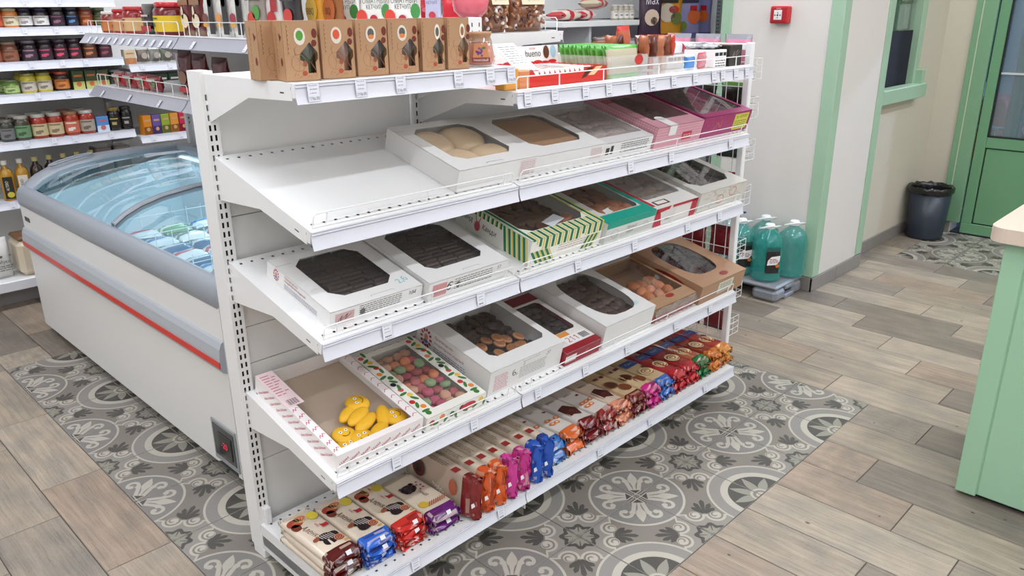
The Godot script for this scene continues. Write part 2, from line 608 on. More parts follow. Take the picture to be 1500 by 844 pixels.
func make_room() -> void:
	var wall_c := rgb(219, 214, 209); var beige := rgb(206, 198, 183)
	var sage := rgb(164, 194, 167); var skirt := rgb(138, 133, 127)
	var b := mb(rgb(225, 222, 220)); b.box(Vector3(-3.1, 0, -3.8), Vector3(5.6, 3.1, -3.62)); struct("wall_back", b, mat.matte)
	b = mb(wall_c); b.box(Vector3(-3.25, 0, -3.8), Vector3(-3.1, 3.1, 4.2)); struct("wall_left", b, mat.matte)
	b = mb(wall_c); b.box(Vector3(-3.25, 0, 4.2), Vector3(5.6, 3.1, 4.35)); struct("wall_front", b, mat.matte)
	b = mb(rgb(240, 240, 238)); b.box(Vector3(-3.25, 3.1, -3.8), Vector3(6.5, 3.25, 4.35)); struct("ceiling", b, mat.matte)
	# pillar with the fire alarm
	b = mb(wall_c); b.box(Vector3(3.387, 0, -0.565), Vector3(4.06, 3.1, 0.128)); struct("wall_pillar", b, mat.matte, "off-white pillar beside the shop window wall")
	trim("trim_1", Vector3(3.379, 0.085, 0.062), Vector3(3.460, 3.1, 0.136), sage, "light green corner angle on the pillar")
	trim("trim_2", Vector3(3.375, 0.0, -0.575), Vector3(3.46, 3.1, -0.512), sage, "light green corner angle behind the shelving")
	trim("trim_3", Vector3(3.985, 0.085, 0.10), Vector3(4.066, 3.1, 0.136), sage, "narrow light green strip at the pillar's far edge")
	# skirting tiles
	var k := 0
	for s in [[Vector3(3.375, 0, -0.51), Vector3(3.388, 0.082, 0.14)], [Vector3(3.375, 0, 0.127), Vector3(3.70, 0.082, 0.14)], [Vector3(3.703, 0, 0.127), Vector3(4.06, 0.082, 0.14)],
			[Vector3(4.06, 0, 0.037), Vector3(4.40, 0.082, 0.05)], [Vector3(4.403, 0, 0.037), Vector3(4.85, 0.082, 0.05)], [Vector3(4.853, 0, 0.037), Vector3(5.297, 0.082, 0.05)], [Vector3(5.284, 0, 0.05), Vector3(5.297, 0.082, 0.28)]]:
		k += 1
		var sk := mb(skirt); sk.cbox(s[0], s[1], 0.002)
		struct("baseboard_%d" % k, sk, mat.coated)
	# window wall, with an opening
	b = mb(beige)
	b.box(Vector3(4.06, 0, -0.10), Vector3(5.45, 1.035, 0.038)); b.box(Vector3(4.80, 1.035, -0.10), Vector3(5.45, 3.1, 0.038))
	b.box(Vector3(4.06, 2.3, -0.10), Vector3(4.80, 3.1, 0.038)); b.box(Vector3(4.06, 1.035, -0.10), Vector3(4.16, 2.3, 0.038))
	struct("wall_window", b, mat.matte, "beige wall round the small window")
	make_window(sage)
	# door wall
	b = mb(beige)
	b.box(Vector3(5.296, 0, -0.1), Vector3(5.45, 3.1, 0.285)); b.box(Vector3(5.296, 2.15, 0.285), Vector3(5.45, 3.1, 1.32)); b.box(Vector3(5.296, 0, 1.32), Vector3(5.45, 3.1, 4.35))
	struct("wall_right", b, mat.matte, "beige wall round the green door")
	make_door()

func make_window(sage: Color) -> void:
	var x0 := 4.15; var x1 := 4.80; var y0 := 1.06; var y1 := 2.3
	var w := Node3D.new(); w.name = "window_1"; add_child(w)
	w.set_meta("kind", "structure"); w.set_meta("label", "small window in a light green frame with a dark lower pane")
	var b := mb(sage)
	b.cbox(Vector3(x0 - 0.03, y0, -0.02), Vector3(x0 + 0.055, y1, 0.062), 0.003)
	b.cbox(Vector3(x1 - 0.045, y0, -0.02), Vector3(x1 + 0.035, y1, 0.055), 0.003)
	b.cbox(Vector3(x0 - 0.03, y1 - 0.06, -0.06), Vector3(x1 + 0.035, y1 + 0.03, 0.055), 0.003)
	b.cbox(Vector3(x1 - 0.01, y0, 0.05), Vector3(x1 + 0.035, y0 + 0.10, 0.10), 0.003)
	part("window_frame", b, mat.paint, w)
	b = mb(sage); b.cbox(Vector3(x0 - 0.03, 0.985, 0.03), Vector3(x1 + 0.06, 1.072, 0.115), 0.004); part("window_sill", b, mat.paint, w)
	b = mb(rgb(24, 27, 40)); b.box(Vector3(x0 + 0.05, y0, 0.004), Vector3(x1 - 0.04, 1.405, 0.012)); part("dark_panel", b, mat.matte, w, "dark navy panel behind the lower part of the window")
	b = mb(); b.box(Vector3(x0 + 0.05, 1.406, 0.006), Vector3(x1 - 0.04, y1 - 0.05, 0.010)); part("pane", b, mat.dark_pane, w)
	# the room behind it, its dimness put into dark wall colours
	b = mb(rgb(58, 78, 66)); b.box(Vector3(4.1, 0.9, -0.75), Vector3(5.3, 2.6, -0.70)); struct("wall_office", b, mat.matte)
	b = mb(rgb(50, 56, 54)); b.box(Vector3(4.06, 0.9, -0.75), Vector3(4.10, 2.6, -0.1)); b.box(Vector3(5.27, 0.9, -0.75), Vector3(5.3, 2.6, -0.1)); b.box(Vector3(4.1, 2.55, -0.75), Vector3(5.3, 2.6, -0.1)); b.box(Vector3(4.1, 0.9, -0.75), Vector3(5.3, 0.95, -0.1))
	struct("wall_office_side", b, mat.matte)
	var t := thing("document_holder", "clear plastic document holder behind the small window", "holder", Vector3(4.60, 1.41, -0.01))
	b = mb(rgb(36, 38, 40)); b.box(Vector3(-0.09, 0, -0.02), Vector3(-0.075, 0.4, 0.0)); b.box(Vector3(-0.09, 0.155, -0.02), Vector3(0.14, 0.17, 0.0)); part("frame", b, mat.plastic, t)
	b = mb(rgb(120, 128, 122)); b.box(Vector3(-0.07, 0.005, -0.015), Vector3(0.13, 0.15, -0.012)); part("sheet", b, mat.card, t)
	b = mb(); b.box(Vector3(-0.07, 0.0, -0.008), Vector3(0.13, 0.15, -0.005)); part("cover", b, mat.glass, t)

func make_door() -> void:
	var g := rgb(104, 150, 112); var g2 := rgb(118, 158, 124); var ink := rgb(18, 22, 20); var cream := rgb(196, 206, 178)
	var b := mb(g2)
	b.cbox(Vector3(5.262, 0.085, 0.215), Vector3(5.297, 3.05, 0.252), 0.003); b.cbox(Vector3(5.262, 0.085, 0.262), Vector3(5.297, 3.05, 0.345), 0.003)
	struct("trim_4", b, mat.paint, "dark green door casing with a pale groove")
	b = mb(cream); b.cbox(Vector3(5.268, 0.085, 0.252), Vector3(5.297, 3.05, 0.262), 0.001); struct("trim_5", b, mat.paint, "pale line along the green door casing")
	var d := Node3D.new(); d.name = "door_1"; d.position = Vector3(5.285, 0, 0.352); add_child(d)
	d.set_meta("kind", "structure"); d.set_meta("label", "green door with a glazed upper half and a grooved lower panel")
	# local: z along the door's width, x into the wall
	b = mb(g)
	var W := 0.93
	b.cbox(Vector3(0, 0.012, 0), Vector3(0.05, 0.085, W), 0.003)          # bottom rail
	b.cbox(Vector3(0, 0.085, 0), Vector3(0.05, 2.1, 0.066), 0.003)
	b.cbox(Vector3(0, 0.085, W - 0.07), Vector3(0.05, 2.1, W), 0.003)
	b.cbox(Vector3(0, 0.625, 0.066), Vector3(0.05, 0.70, W - 0.07), 0.003)
	b.cbox(Vector3(0, 2.02, 0.066), Vector3(0.05, 2.1, W - 0.07), 0.003)
	part("door_frame", b, mat.paint, d)
	b = mb(g); b.cbox(Vector3(0.008, 0.092, 0.073), Vector3(0.045, 0.618, W - 0.077), 0.004); part("lower_panel", b, mat.paint, d)
	b = mb(ink)
	b.box(Vector3(0.02, 0.085, 0.066), Vector3(0.03, 0.625, 0.073)); b.box(Vector3(0.02, 0.618, 0.066), Vector3(0.03, 0.625, W - 0.07)); b.box(Vector3(0.02, 0.085, 0.066), Vector3(0.03, 0.092, W - 0.07))
	b.box(Vector3(-0.002, 0.70, 0.066), Vector3(0.03, 2.02, 0.075)); b.box(Vector3(-0.002, 0.70, 0.066), Vector3(0.03, 0.708, W - 0.07)); b.box(Vector3(0.02, 0.0, -0.006), Vector3(0.03, 2.1, 0.0))
	part("seal", b, mat.matte, d, "black rubber seals round the pane and the panel")
	b = mb(); b.box(Vector3(0.022, 0.70, 0.066), Vector3(0.028, 2.02, W - 0.07)); part("pane", b, mat.pane, d)
	b = mb(rgb(190, 195, 195)); b.box(Vector3(0.012, 1.115, 0.075), Vector3(0.022, 1.128, W - 0.07)); part("glazing_bar", b, mat.paint, d)
	b = mb(rgb(40, 42, 46)); b.box(Vector3(5.29, 0, 0.29), Vector3(5.45, 0.012, 1.32)); struct("door_sill", b, mat.matte)
	# outside: pavement, a parked car and railings in the evening
	b = mb(rgb(70, 74, 82)); b.box(Vector3(5.46, -0.6, -6), Vector3(14, -0.42, 8)); struct("pavement", b, mat.matte)
	b = mb(rgb(92, 108, 140)); b.box(Vector3(12.5, -0.42, -6), Vector3(12.8, 6, 8)); struct("wall_street", b, mat.matte, "bluish house front across the street")
	var t := thing("vestibule_post", "dark post outside the glazed door", "post", Vector3(6.3, -0.42, 0.335))
	b = mb(rgb(42, 45, 52)); b.cbox(Vector3(-0.06, 0, -0.05), Vector3(0.06, 3.0, 0.05), 0.004); part("shaft", b, mat.paint, t)
	b = mb(rgb(42, 45, 52)); b.cbox(Vector3(-0.09, 0, -0.09), Vector3(0.09, 0.03, 0.09), 0.003); part("foot", b, mat.paint, t)
	var c := thing("parked_car", "red and white car seen through the glazed door", "car", Vector3(9.6, -0.42, -2.35))
	b = mb(rgb(176, 40, 50))
	b.extrude(PackedVector2Array([Vector2(-2.0, 0.3), Vector2(2.0, 0.3), Vector2(2.05, 0.75), Vector2(1.2, 0.95), Vector2(-1.9, 0.98), Vector2(-2.05, 0.6)]), -0.4, 0.4)
	var body := part("body", b, mat.gloss, c); body.rotation.y = PI / 2
	b = mb(rgb(205, 215, 225)); b.extrude(PackedVector2Array([Vector2(-1.6, 0.98), Vector2(1.0, 0.95), Vector2(0.4, 1.4), Vector2(-1.2, 1.42)]), -0.36, 0.36)
	var cab := part("cabin", b, mat.gloss, c); cab.rotation.y = PI / 2
	for s in [-1.25, 1.25]:
		b = mb(rgb(25, 25, 28)); b.lathe([Vector2(0, -0.1), Vector2(0.3, -0.1), Vector2(0.3, 0.1), Vector2(0, 0.1)], 18, true)
		var wh := part("wheel", b, mat.matte, c); wh.position = Vector3(-0.36, 0.3, s); wh.rotation.z = PI / 2
	t = thing("railing", "pale metal railing outside the glazed door", "railing", Vector3(7.1, -0.42, 0.15))
	b = mb(rgb(170, 180, 195))
	b.tube([Vector3(0, 0.95, -0.5), Vector3(0, 0.95, 0.9)], 0.015); b.tube([Vector3(0, 0.2, -0.5), Vector3(0, 0.2, 0.9)], 0.012)
	part("rail", b, mat.metal, t)
	for i in 12:
		b = mb(rgb(170, 180, 195)); b.tube([Vector3(0, 0.0, -0.5 + i * 0.125), Vector3(0, 0.95, -0.5 + i * 0.125)], 0.008); part("baluster", b, mat.metal, t)
	var lamp := thing("street_lamp", "street lamp outside the glazed door", "lamp", Vector3(9.5, -0.42, 2.8))
	b = mb(rgb(60, 62, 66)); b.tube([Vector3(0, 0, 0), Vector3(0, 4.2, 0)], 0.04); part("mast", b, mat.metal, lamp)
	var em := plain(200, 220, 255, 0.5); em.emission_enabled = true; em.emission = Color8(190, 215, 255); em.emission_energy_multiplier = 3.0
	b = mb(); b.ball(Vector3(0, 4.3, 0), Vector3(0.14, 0.14, 0.14), 8, 12); part("globe", b, em, lamp)
	var ol := OmniLight3D.new(); ol.name = "street_light"; ol.position = Vector3(9.5, 4.28, 2.8); ol.light_color = Color8(185, 210, 255); ol.light_energy = 18.0; ol.omni_range = 20; ol.light_size = 0.14; ol.shadow_enabled = true; ol.omni_attenuation = 2.0
	add_child(ol)

func make_lamps() -> void:
	var em := plain(255, 255, 255, 0.5); em.emission_enabled = true; em.emission = Color8(243, 248, 255); em.emission_energy_multiplier = 3.0
	var k := 0
	for z in LAMP_Z:
		for x in LAMP_X:
			k += 1
			var t := thing("ceiling_light", "ceiling light, %s, over the %s" % [["leftmost", "second from left", "middle one", "second from right", "rightmost"][LAMP_X.find(x)], ["jar shelves", "gondola", "front aisle", "rear of the camera"][LAMP_Z.find(z)]], "lamp", Vector3(x, 3.1, z))
			var b := mb(rgb(235, 235, 235)); b.cbox(Vector3(-0.62, -0.06, -0.07), Vector3(0.62, 0.0, 0.07), 0.005); part("housing", b, mat.paint, t)
			b = mb(); b.quad(Vector3(-0.6, -0.062, -0.055), Vector3(0.6, -0.062, -0.055), Vector3(0.6, -0.062, 0.055), Vector3(-0.6, -0.062, 0.055)); part("diffuser", b, em, t)
			var l := AreaLight3D.new(); l.name = "lamp_light"
			l.position = Vector3(x, 3.1 - 0.066, z); l.rotation.x = -PI / 2
			l.area_size = Vector2(1.2, 0.11); l.light_energy = LAMP_E; l.light_color = Color8(243, 248, 255); l.shadow_enabled = true; l.area_range = 14.0; l.area_attenuation = 2.0
			add_child(l)


# ---------------------------------------------------------------- shelving
const WHITE := [232, 231, 230]

func white() -> Color:
	return rgb(232, 231, 230)

# an upright of white sheet steel with two columns of slots in its front; local x 0..w, z back..0
func upright(parent: Node3D, x: float, w: float, back: float, front: float, y0: float, y1: float, side_slots := false) -> void:
	var b := mb(white())
	var X0 := x; var X1 := x + w
	b.quad(Vector3(X0, y0, back), Vector3(X0, y0, front), Vector3(X0, y1, front), Vector3(X0, y1, back))
	b.quad(Vector3(X1, y0, front), Vector3(X1, y0, back), Vector3(X1, y1, back), Vector3(X1, y1, front))
	b.quad(Vector3(X1, y0, back), Vector3(X0, y0, back), Vector3(X0, y1, back), Vector3(X1, y1, back))
	b.quad(Vector3(X0, y1, front), Vector3(X1, y1, front), Vector3(X1, y1, back), Vector3(X0, y1, back))
	var cuts := [0.0, 0.24, 0.39, 0.60, 0.75, 1.0]
	for i in 5:
		var a: float = X0 + w * cuts[i]; var d: float = X0 + w * cuts[i + 1]
		if i % 2 == 0:
			b.quad(Vector3(a, y0, front), Vector3(d, y0, front), Vector3(d, y1, front), Vector3(a, y1, front))
		else:
			var y := y0
			var first := 0.18
			b.quad(Vector3(a, y0, front), Vector3(d, y0, front), Vector3(d, first, front), Vector3(a, first, front))
			y = first
			while y + 0.025 < y1 - 0.03:
				b.quad(Vector3(a, y + 0.0145, front), Vector3(d, y + 0.0145, front), Vector3(d, y + 0.025, front), Vector3(a, y + 0.025, front))
				y += 0.025
			b.quad(Vector3(a, y, front), Vector3(d, y, front), Vector3(d, y1, front), Vector3(a, y1, front))
	b.col = rgb(40, 40, 40)   # dark sheet behind the slots: shade inside the tube, painted in
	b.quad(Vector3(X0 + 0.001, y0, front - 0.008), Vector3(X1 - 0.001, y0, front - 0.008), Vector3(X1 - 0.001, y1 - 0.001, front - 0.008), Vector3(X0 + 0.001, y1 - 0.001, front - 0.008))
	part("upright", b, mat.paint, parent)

# the pressed-steel shelf: tray with two rows of holes; local x along, y up from its plane, z from back to front
func shelf_tray(x0: float, x1: float, depth: float, lip := 0.03) -> MB:
	var b := mb(white())
	var zs := [0.004, 0.024, 0.031, depth - 0.034, depth - 0.027, depth]
	for i in 5:
		if i % 2 == 0:
			b.quad(Vector3(x0, 0, zs[i + 1]), Vector3(x1, 0, zs[i + 1]), Vector3(x1, 0, zs[i]), Vector3(x0, 0, zs[i]))
		else:
			var x := x0
			var edge := x0 + 0.02
			b.quad(Vector3(x, 0, zs[i + 1]), Vector3(edge, 0, zs[i + 1]), Vector3(edge, 0, zs[i]), Vector3(x, 0, zs[i]))
			x = edge
			while x + 0.031 < x1:
				b.quad(Vector3(x + 0.007, 0, zs[i + 1]), Vector3(x + 0.031, 0, zs[i + 1]), Vector3(x + 0.031, 0, zs[i]), Vector3(x + 0.007, 0, zs[i]))
				x += 0.031
			b.quad(Vector3(x, 0, zs[i + 1]), Vector3(x1, 0, zs[i + 1]), Vector3(x1, 0, zs[i]), Vector3(x, 0, zs[i]))
	var f := depth
	b.quad(Vector3(x0, -lip, f), Vector3(x1, -lip, f), Vector3(x1, 0, f), Vector3(x0, 0, f))
	b.quad(Vector3(x0, -lip, 0.004), Vector3(x0, -lip, f), Vector3(x0, 0, f), Vector3(x0, 0, 0.004))
	b.quad(Vector3(x1, -lip, f), Vector3(x1, -lip, 0.004), Vector3(x1, 0, 0.004), Vector3(x1, 0, f))
	b.quad(Vector3(x1, -lip, 0.004), Vector3(x0, -lip, 0.004), Vector3(x0, 0, 0.004), Vector3(x1, 0, 0.004))
	b.quad(Vector3(x0, -lip, 0.004), Vector3(x1, -lip, 0.004), Vector3(x1, -lip, f), Vector3(x0, -lip, f))
	return b

func bracket(parent: Node3D, x: float, depth: float, drop := 0.115) -> void:
	var b := mb(white())
	b.xf = Transform3D(Basis(Vector3(0, 0, 1), Vector3(0, 1, 0), Vector3(-1, 0, 0)), Vector3(x, 0, 0))
	b.extrude(PackedVector2Array([Vector2(0.0, 0.001), Vector2(depth - 0.012, 0.001), Vector2(depth - 0.012, -0.036), Vector2(depth * 0.52, -0.042), Vector2(0.012, -drop), Vector2(0.0, -drop)]), -0.0015, 0.0015)
	part("bracket", b, mat.paint, parent)
	var s := mb(rgb(50, 50, 50))  # dark marks paint the shade of the bracket's slots
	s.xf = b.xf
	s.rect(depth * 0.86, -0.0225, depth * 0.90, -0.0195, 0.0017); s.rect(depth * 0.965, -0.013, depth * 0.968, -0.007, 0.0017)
	part("slot_shade", s, mat.matte, parent)

func price_strip(parent: Node3D, x0: float, x1: float, y: float, z: float, h := 0.043, lean := 0.004, color := Color(-1, 0, 0)) -> void:
	var b := mb(rgb(222, 222, 232) if color.r < 0 else color)
	var rows := []
	for i in 7:
		var k := i / 6.0
		var zz := z + 0.004 + lean * k - 0.0035 * sin(PI * k)
		rows.append([Vector3(x0, y - h * k, zz), Vector3(x1, y - h * k, zz)])
	b.sheet(rows, false, [], true)
	var back := []
	for r in rows: back.append([r[0] - Vector3(0, 0, 0.0025), r[1] - Vector3(0, 0, 0.0025)])
	b.sheet(back)
	for i in 6:
		b.quad(back[i + 1][0], rows[i + 1][0], rows[i][0], back[i][0])
		b.quad(rows[i + 1][1], back[i + 1][1], back[i][1], rows[i][1])
	b.quad(rows[0][0], rows[0][1], back[0][1], back[0][0])
	b.quad(back[6][0], back[6][1], rows[6][1], rows[6][0])
	for yy in [0.001, 0.0075]:   # ribs of the plastic profile
		b.tube([Vector3(x0, y - yy, z + 0.0048), Vector3(x1, y - yy, z + 0.0048)], 0.0013, 6)
	part("price_strip", b, mat.strip, parent)

func price_tag(parent: Node3D, x: float, y: float, z: float, price := "", w := 0.030, h := 0.037, lean := 0.004) -> void:
	var up := Vector3(0, 0.043, -lean).normalized()
	var f := face(Vector3(x, y - 0.039, z + 0.0052 + lean * 0.9), Vector3.RIGHT, up)
	var b := mb(rgb(228, 228, 237), f)
	b.rect(0, 0, w, h)
	f.origin += f.basis.z * 0.0004
	b.xf = f
	b.col = rgb(146, 146, 156)
	b.line([Vector2(0, 0), Vector2(0, h)], 0.0004); b.line([Vector2(w, 0), Vector2(w, h)], 0.0004)
	fine_print(b, w * 0.15, h * 0.93, w * 0.7, 1, 0.0028, 0.0012)
	fine_print(b, w * 0.2, h * 0.72, w * 0.6, 1, 0.0028, 0.0016)
	fine_print(b, w * 0.2, h * 0.50, w * 0.6, 1, 0.0028, 0.0014)
	b.col = rgb(84, 84, 92)
	if price: text(b, price, Vector2(w * 0.5, h * 0.16), 0.0062, true, false, 0.0, 0.85)
	else: fine_print(b, w * 0.2, h * 0.20, w * 0.65, 1, 0.003, 0.0026)
	part("price_tag", b, mat.card, parent)

func wire_fence(parent: Node3D, x0: float, x1: float, z: float, h := 0.034, posts := [], low := true) -> void:
	var b := mb(rgb(240, 240, 240))
	var r := 0.0019
	b.tube([Vector3(x0, 0.001, z), Vector3(x0, h - 0.008, z), Vector3(x0 + 0.008, h, z), Vector3(x1 - 0.008, h, z), Vector3(x1, h - 0.008, z), Vector3(x1, 0.001, z)], r, 6)
	if low: b.tube([Vector3(x0, 0.004, z), Vector3(x1, 0.004, z)], r, 6)
	for p in posts: b.tube([Vector3(x0 + (x1 - x0) * p, 0.002, z), Vector3(x0 + (x1 - x0) * p, h, z)], r, 6)
	part("wire_fence", b, mat.wire, parent)

# frame of a tilted shelf: x along the gondola, y square to the shelf, z down the slope; origin at the back edge
func tilt(level: int) -> Transform3D:
	var d: Array = LEVEL[level]
	var yb: float = d[0]; var yf: float = d[1]; var zf: float = d[2]
	var l := sqrt(zf * zf + (yb - yf) * (yb - yf))
	var t := Vector3(0, (yf - yb) / l, zf / l)
	var up := Vector3(0, zf / l, (yb - yf) / l)
	return Transform3D(Basis(Vector3.RIGHT, up, t), Vector3(0, yb, 0))

const W1 := 0.6635
const WT := 1.9365
# back height, front height, front depth
const LEVEL := [[1.418, 1.418, 0.422], [1.35, 1.35, 0.424], [1.217, 1.098, 0.432], [0.938, 0.8275, 0.433], [0.555, 0.454, 0.437], [0.12, 0.12, 0.455]]

func make_gondola() -> void:
	var g := thing("gondola_shelving", "white double-bay gondola with sloping shelves of boxed biscuits and sweets", "shelving")
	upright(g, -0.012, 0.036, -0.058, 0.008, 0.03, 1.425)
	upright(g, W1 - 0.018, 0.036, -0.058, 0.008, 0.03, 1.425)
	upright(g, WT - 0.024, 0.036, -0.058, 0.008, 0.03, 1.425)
	for x in [-0.012, W1 - 0.018, WT - 0.024]:
		var b := mb(rgb(225, 225, 225)); b.cbox(Vector3(x, 0.0, -0.05), Vector3(x + 0.036, 0.032, 0.012), 0.003); part("foot_cap", b, mat.plastic, g)
		b = mb(rgb(228, 228, 228)); b.cbox(Vector3(x + 0.014, 0.12, 0.006), Vector3(x + 0.034, 0.175, 0.026), 0.002); part("base_hook", b, mat.plastic, g)
		b = mb(rgb(222, 222, 222)); b.cbox(Vector3(x + 0.004, 0.03, 0.008), Vector3(x + 0.022, 0.085, 0.40), 0.002); part("base_leg", b, mat.paint, g)
		b = mb(rgb(200, 200, 200)); b.xf.origin = Vector3(x + 0.013, 0.0, 0.375)
		b.lathe([Vector2(0, 0), Vector2(0.022, 0), Vector2(0.022, 0.006), Vector2(0.008, 0.012), Vector2(0.008, 0.05), Vector2(0, 0.05)], 14, true); part("levelling_foot", b, mat.metal, g)
	# back panels between the uprights, stacked with a thin joint
	var seams := [0.09, 0.315, 0.625, 0.735, 1.05, 1.41]
	for bay in [[0.024, W1 - 0.018], [W1 + 0.018, WT - 0.024]]:
		for i in 5:
			var b := mb(rgb(226, 224, 222)); b.cbox(Vector3(bay[0] + 0.001, seams[i] + 0.001, -0.032), Vector3(bay[1] - 0.001, seams[i + 1] - 0.001, -0.012), 0.0015)
			part("back_panel", b, mat.paint, g)
	# shelves
	for s in [[0, 0.002, W1 - 0.003], [1, W1 + 0.003, WT], [2, 0.002, W1 - 0.003], [2, W1 + 0.003, WT], [3, 0.002, W1 - 0.003], [3, W1 + 0.003, WT], [4, 0.002, W1 - 0.003], [4, W1 + 0.003, WT]]:
		var lv: int = s[0]
		var fr := tilt(lv)
		var d: Array = LEVEL[lv]
		var depth := Vector2(d[2], d[0] - d[1]).length()
		var sh := part("shelf", shelf_tray(s[1], s[2], depth), mat.paint, g)
		sh.transform = fr
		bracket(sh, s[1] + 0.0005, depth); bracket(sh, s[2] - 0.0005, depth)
		# the strip hangs straight down, whatever the slope: undo the tilt about the front edge
		var un := Transform3D(fr.basis.inverse(), Vector3(0, 0, depth))
		price_strip(sh, s[1], s[2], 0.0, 0.0)
		sh.get_child(sh.get_child_count() - 1).transform = un
		for tg in TAGS[lv * 2 + (1 if s[1] > 0.5 else 0)]:
			price_tag(sh, tg[0], 0.0, 0.0, tg[1])
			sh.get_child(sh.get_child_count() - 1).transform = un
		if lv == 1: wire_fence(sh, s[1] + 0.012, s[2] - 0.004, depth - 0.012, 0.038, [0.035, 0.14, 0.30, 0.53, 0.70, 0.92])
		elif lv > 1: wire_fence(sh, s[1] + 0.012, s[2] - 0.012, depth - 0.012, 0.037, [0.055, 0.52, 0.95] if s[1] < 0.5 else [0.03, 0.37, 0.62, 0.97])
	# bottom shelf on the base
	for s in [[-0.008, W1 - 0.002], [W1 + 0.002, WT + 0.006]]:
		var sh := part("base_shelf", shelf_tray(s[0], s[1], 0.455, 0.022), mat.paint, g)
		sh.position = Vector3(0, 0.12, 0)
		var b := mb(white()); b.box(Vector3(s[0] + 0.001, -0.052, 0.30), Vector3(s[1] - 0.001, -0.024, 0.448)); b.box(Vector3(s[0], -0.07, 0.005), Vector3(s[0] + 0.003, -0.0225, 0.45)); part("base_panel", b, mat.paint, sh)
		price_strip(sh, s[0], s[1], 0.001, 0.453, 0.042, 0.006)
		for tg in TAGS[10 + (1 if s[0] > 0.5 else 0)]: price_tag(sh, tg[0], 0.001, 0.453, tg[1], 0.03, 0.034, 0.006)

# [x, price] for each shelf: level * 2 + bay
const TAGS := [[[0.028, "179р.00"], [0.150, "214р.00"], [0.262, "214р.00"], [0.442, "205р.00"], [0.552, "179р.00"], [0.628, "214р.00"]], [],
	[], [[0.69, ""], [0.80, ""], [0.935, ""], [1.045, ""], [1.17, ""], [1.27, ""], [1.39, ""], [1.52, ""], [1.64, ""], [1.70, ""], [1.79, ""], [1.87, ""]],
	[], [[1.16, ""], [1.39, ""], [1.78, ""]],
	[[0.17, ""], [0.49, ""]], [[0.905, ""], [1.20, ""], [1.52, ""], [1.74, ""]],
	[[0.17, ""], [0.45, ""]], [[0.72, ""], [0.95, ""], [1.18, ""], [1.48, ""], [1.72, ""]],
	[[0.20, ""], [0.535, ""]], [[1.02, ""], [1.32, ""], [1.70, ""]]]

# the wire rack hung on the far end, with narrow baskets of snacks
func make_end_rack() -> void:
	var t := thing("wire_end_rack", "white wire rack with narrow baskets on the gondola's far end", "rack", Vector3(2.045, 0, 0))
	var c := rgb(238, 238, 238)
	var b := mb(c); b.cbox(Vector3(-0.013, 0.0, 0.335), Vector3(0.013, 1.43, 0.362), 0.003); part("post", b, mat.paint, t)
	b = mb(c); b.cbox(Vector3(-0.013, 0.0, -0.17), Vector3(0.013, 1.43, -0.143), 0.003); part("post", b, mat.paint, t)
	b = mb(c); b.cbox(Vector3(-0.012, 1.40, -0.143), Vector3(0.012, 1.425, 0.335), 0.003); part("top_rail", b, mat.paint, t)
	b = mb(c)
	for i in 9:
		var z := -0.12 + i * 0.054
		b.tube([Vector3(0, 0.1, z), Vector3(0, 1.40, z)], 0.0018, 5)
	for i in 14:
		var y := 0.12 + i * 0.095
		b.tube([Vector3(0.003, y, -0.143), Vector3(0.003, y, 0.335)], 0.0018, 5)
	part("wire_grid", b, mat.wire, t)
	for k in 7:
		var y: float = [1.285, 1.135, 0.965, 0.775, 0.54, 0.36, 0.19][k]
		b = mb(c)
		for j in 4:
			var yy := y + j * 0.027
			b.tube([Vector3(0.012, yy, 0.352), Vector3(0.10, yy, 0.352), Vector3(0.10, yy, -0.15), Vector3(0.012, yy, -0.15)], 0.0016, 5)
		for j in 9:
			var z := 0.352 - j * 0.0625
			b.tube([Vector3(0.014, y, z), Vector3(0.10, y, z), Vector3(0.10, y + 0.082, z)], 0.0014, 5)
		b.tube([Vector3(0.055, y, 0.352), Vector3(0.055, y + 0.082, 0.352)], 0.0014, 5)
		part("basket", b, mat.wire, t)
	# bags in the baskets
	var bags := [["pink crisp bag with grey print in the top wire basket", rgb(214, 132, 158), rgb(150, 150, 158), 1.285, 0.17], ["black and green snack bag in the second wire basket", rgb(30, 34, 28), rgb(92, 140, 50), 1.135, 0.135],
		["dark green snack bag in the third wire basket", rgb(36, 70, 56), rgb(20, 30, 28), 0.965, 0.11], ["dark red snack bag in the fourth wire basket", rgb(120, 26, 34), rgb(160, 40, 46), 0.775, 0.13],
		["crimson snack bag in the fifth wire basket", rgb(128, 22, 38), rgb(90, 16, 30), 0.54, 0.13], ["rose snack bag in the sixth wire basket", rgb(176, 84, 92), rgb(140, 40, 50), 0.36, 0.12], ["dull red snack bag in the lowest wire basket", rgb(140, 48, 54), rgb(100, 30, 36), 0.19, 0.12]]
	for q in bags:
		for j in 3:
			var bag := thing("snack_bag", q[0] + ["", ", behind the front one", ", at the back"][j], "bag", Vector3(2.045 + 0.055, q[3] + 0.002, 0.265 - j * 0.14), PI / 2, "snack bags in the end baskets")
			pillow(bag, 0.12, q[4], 0.045, q[1], q[2])

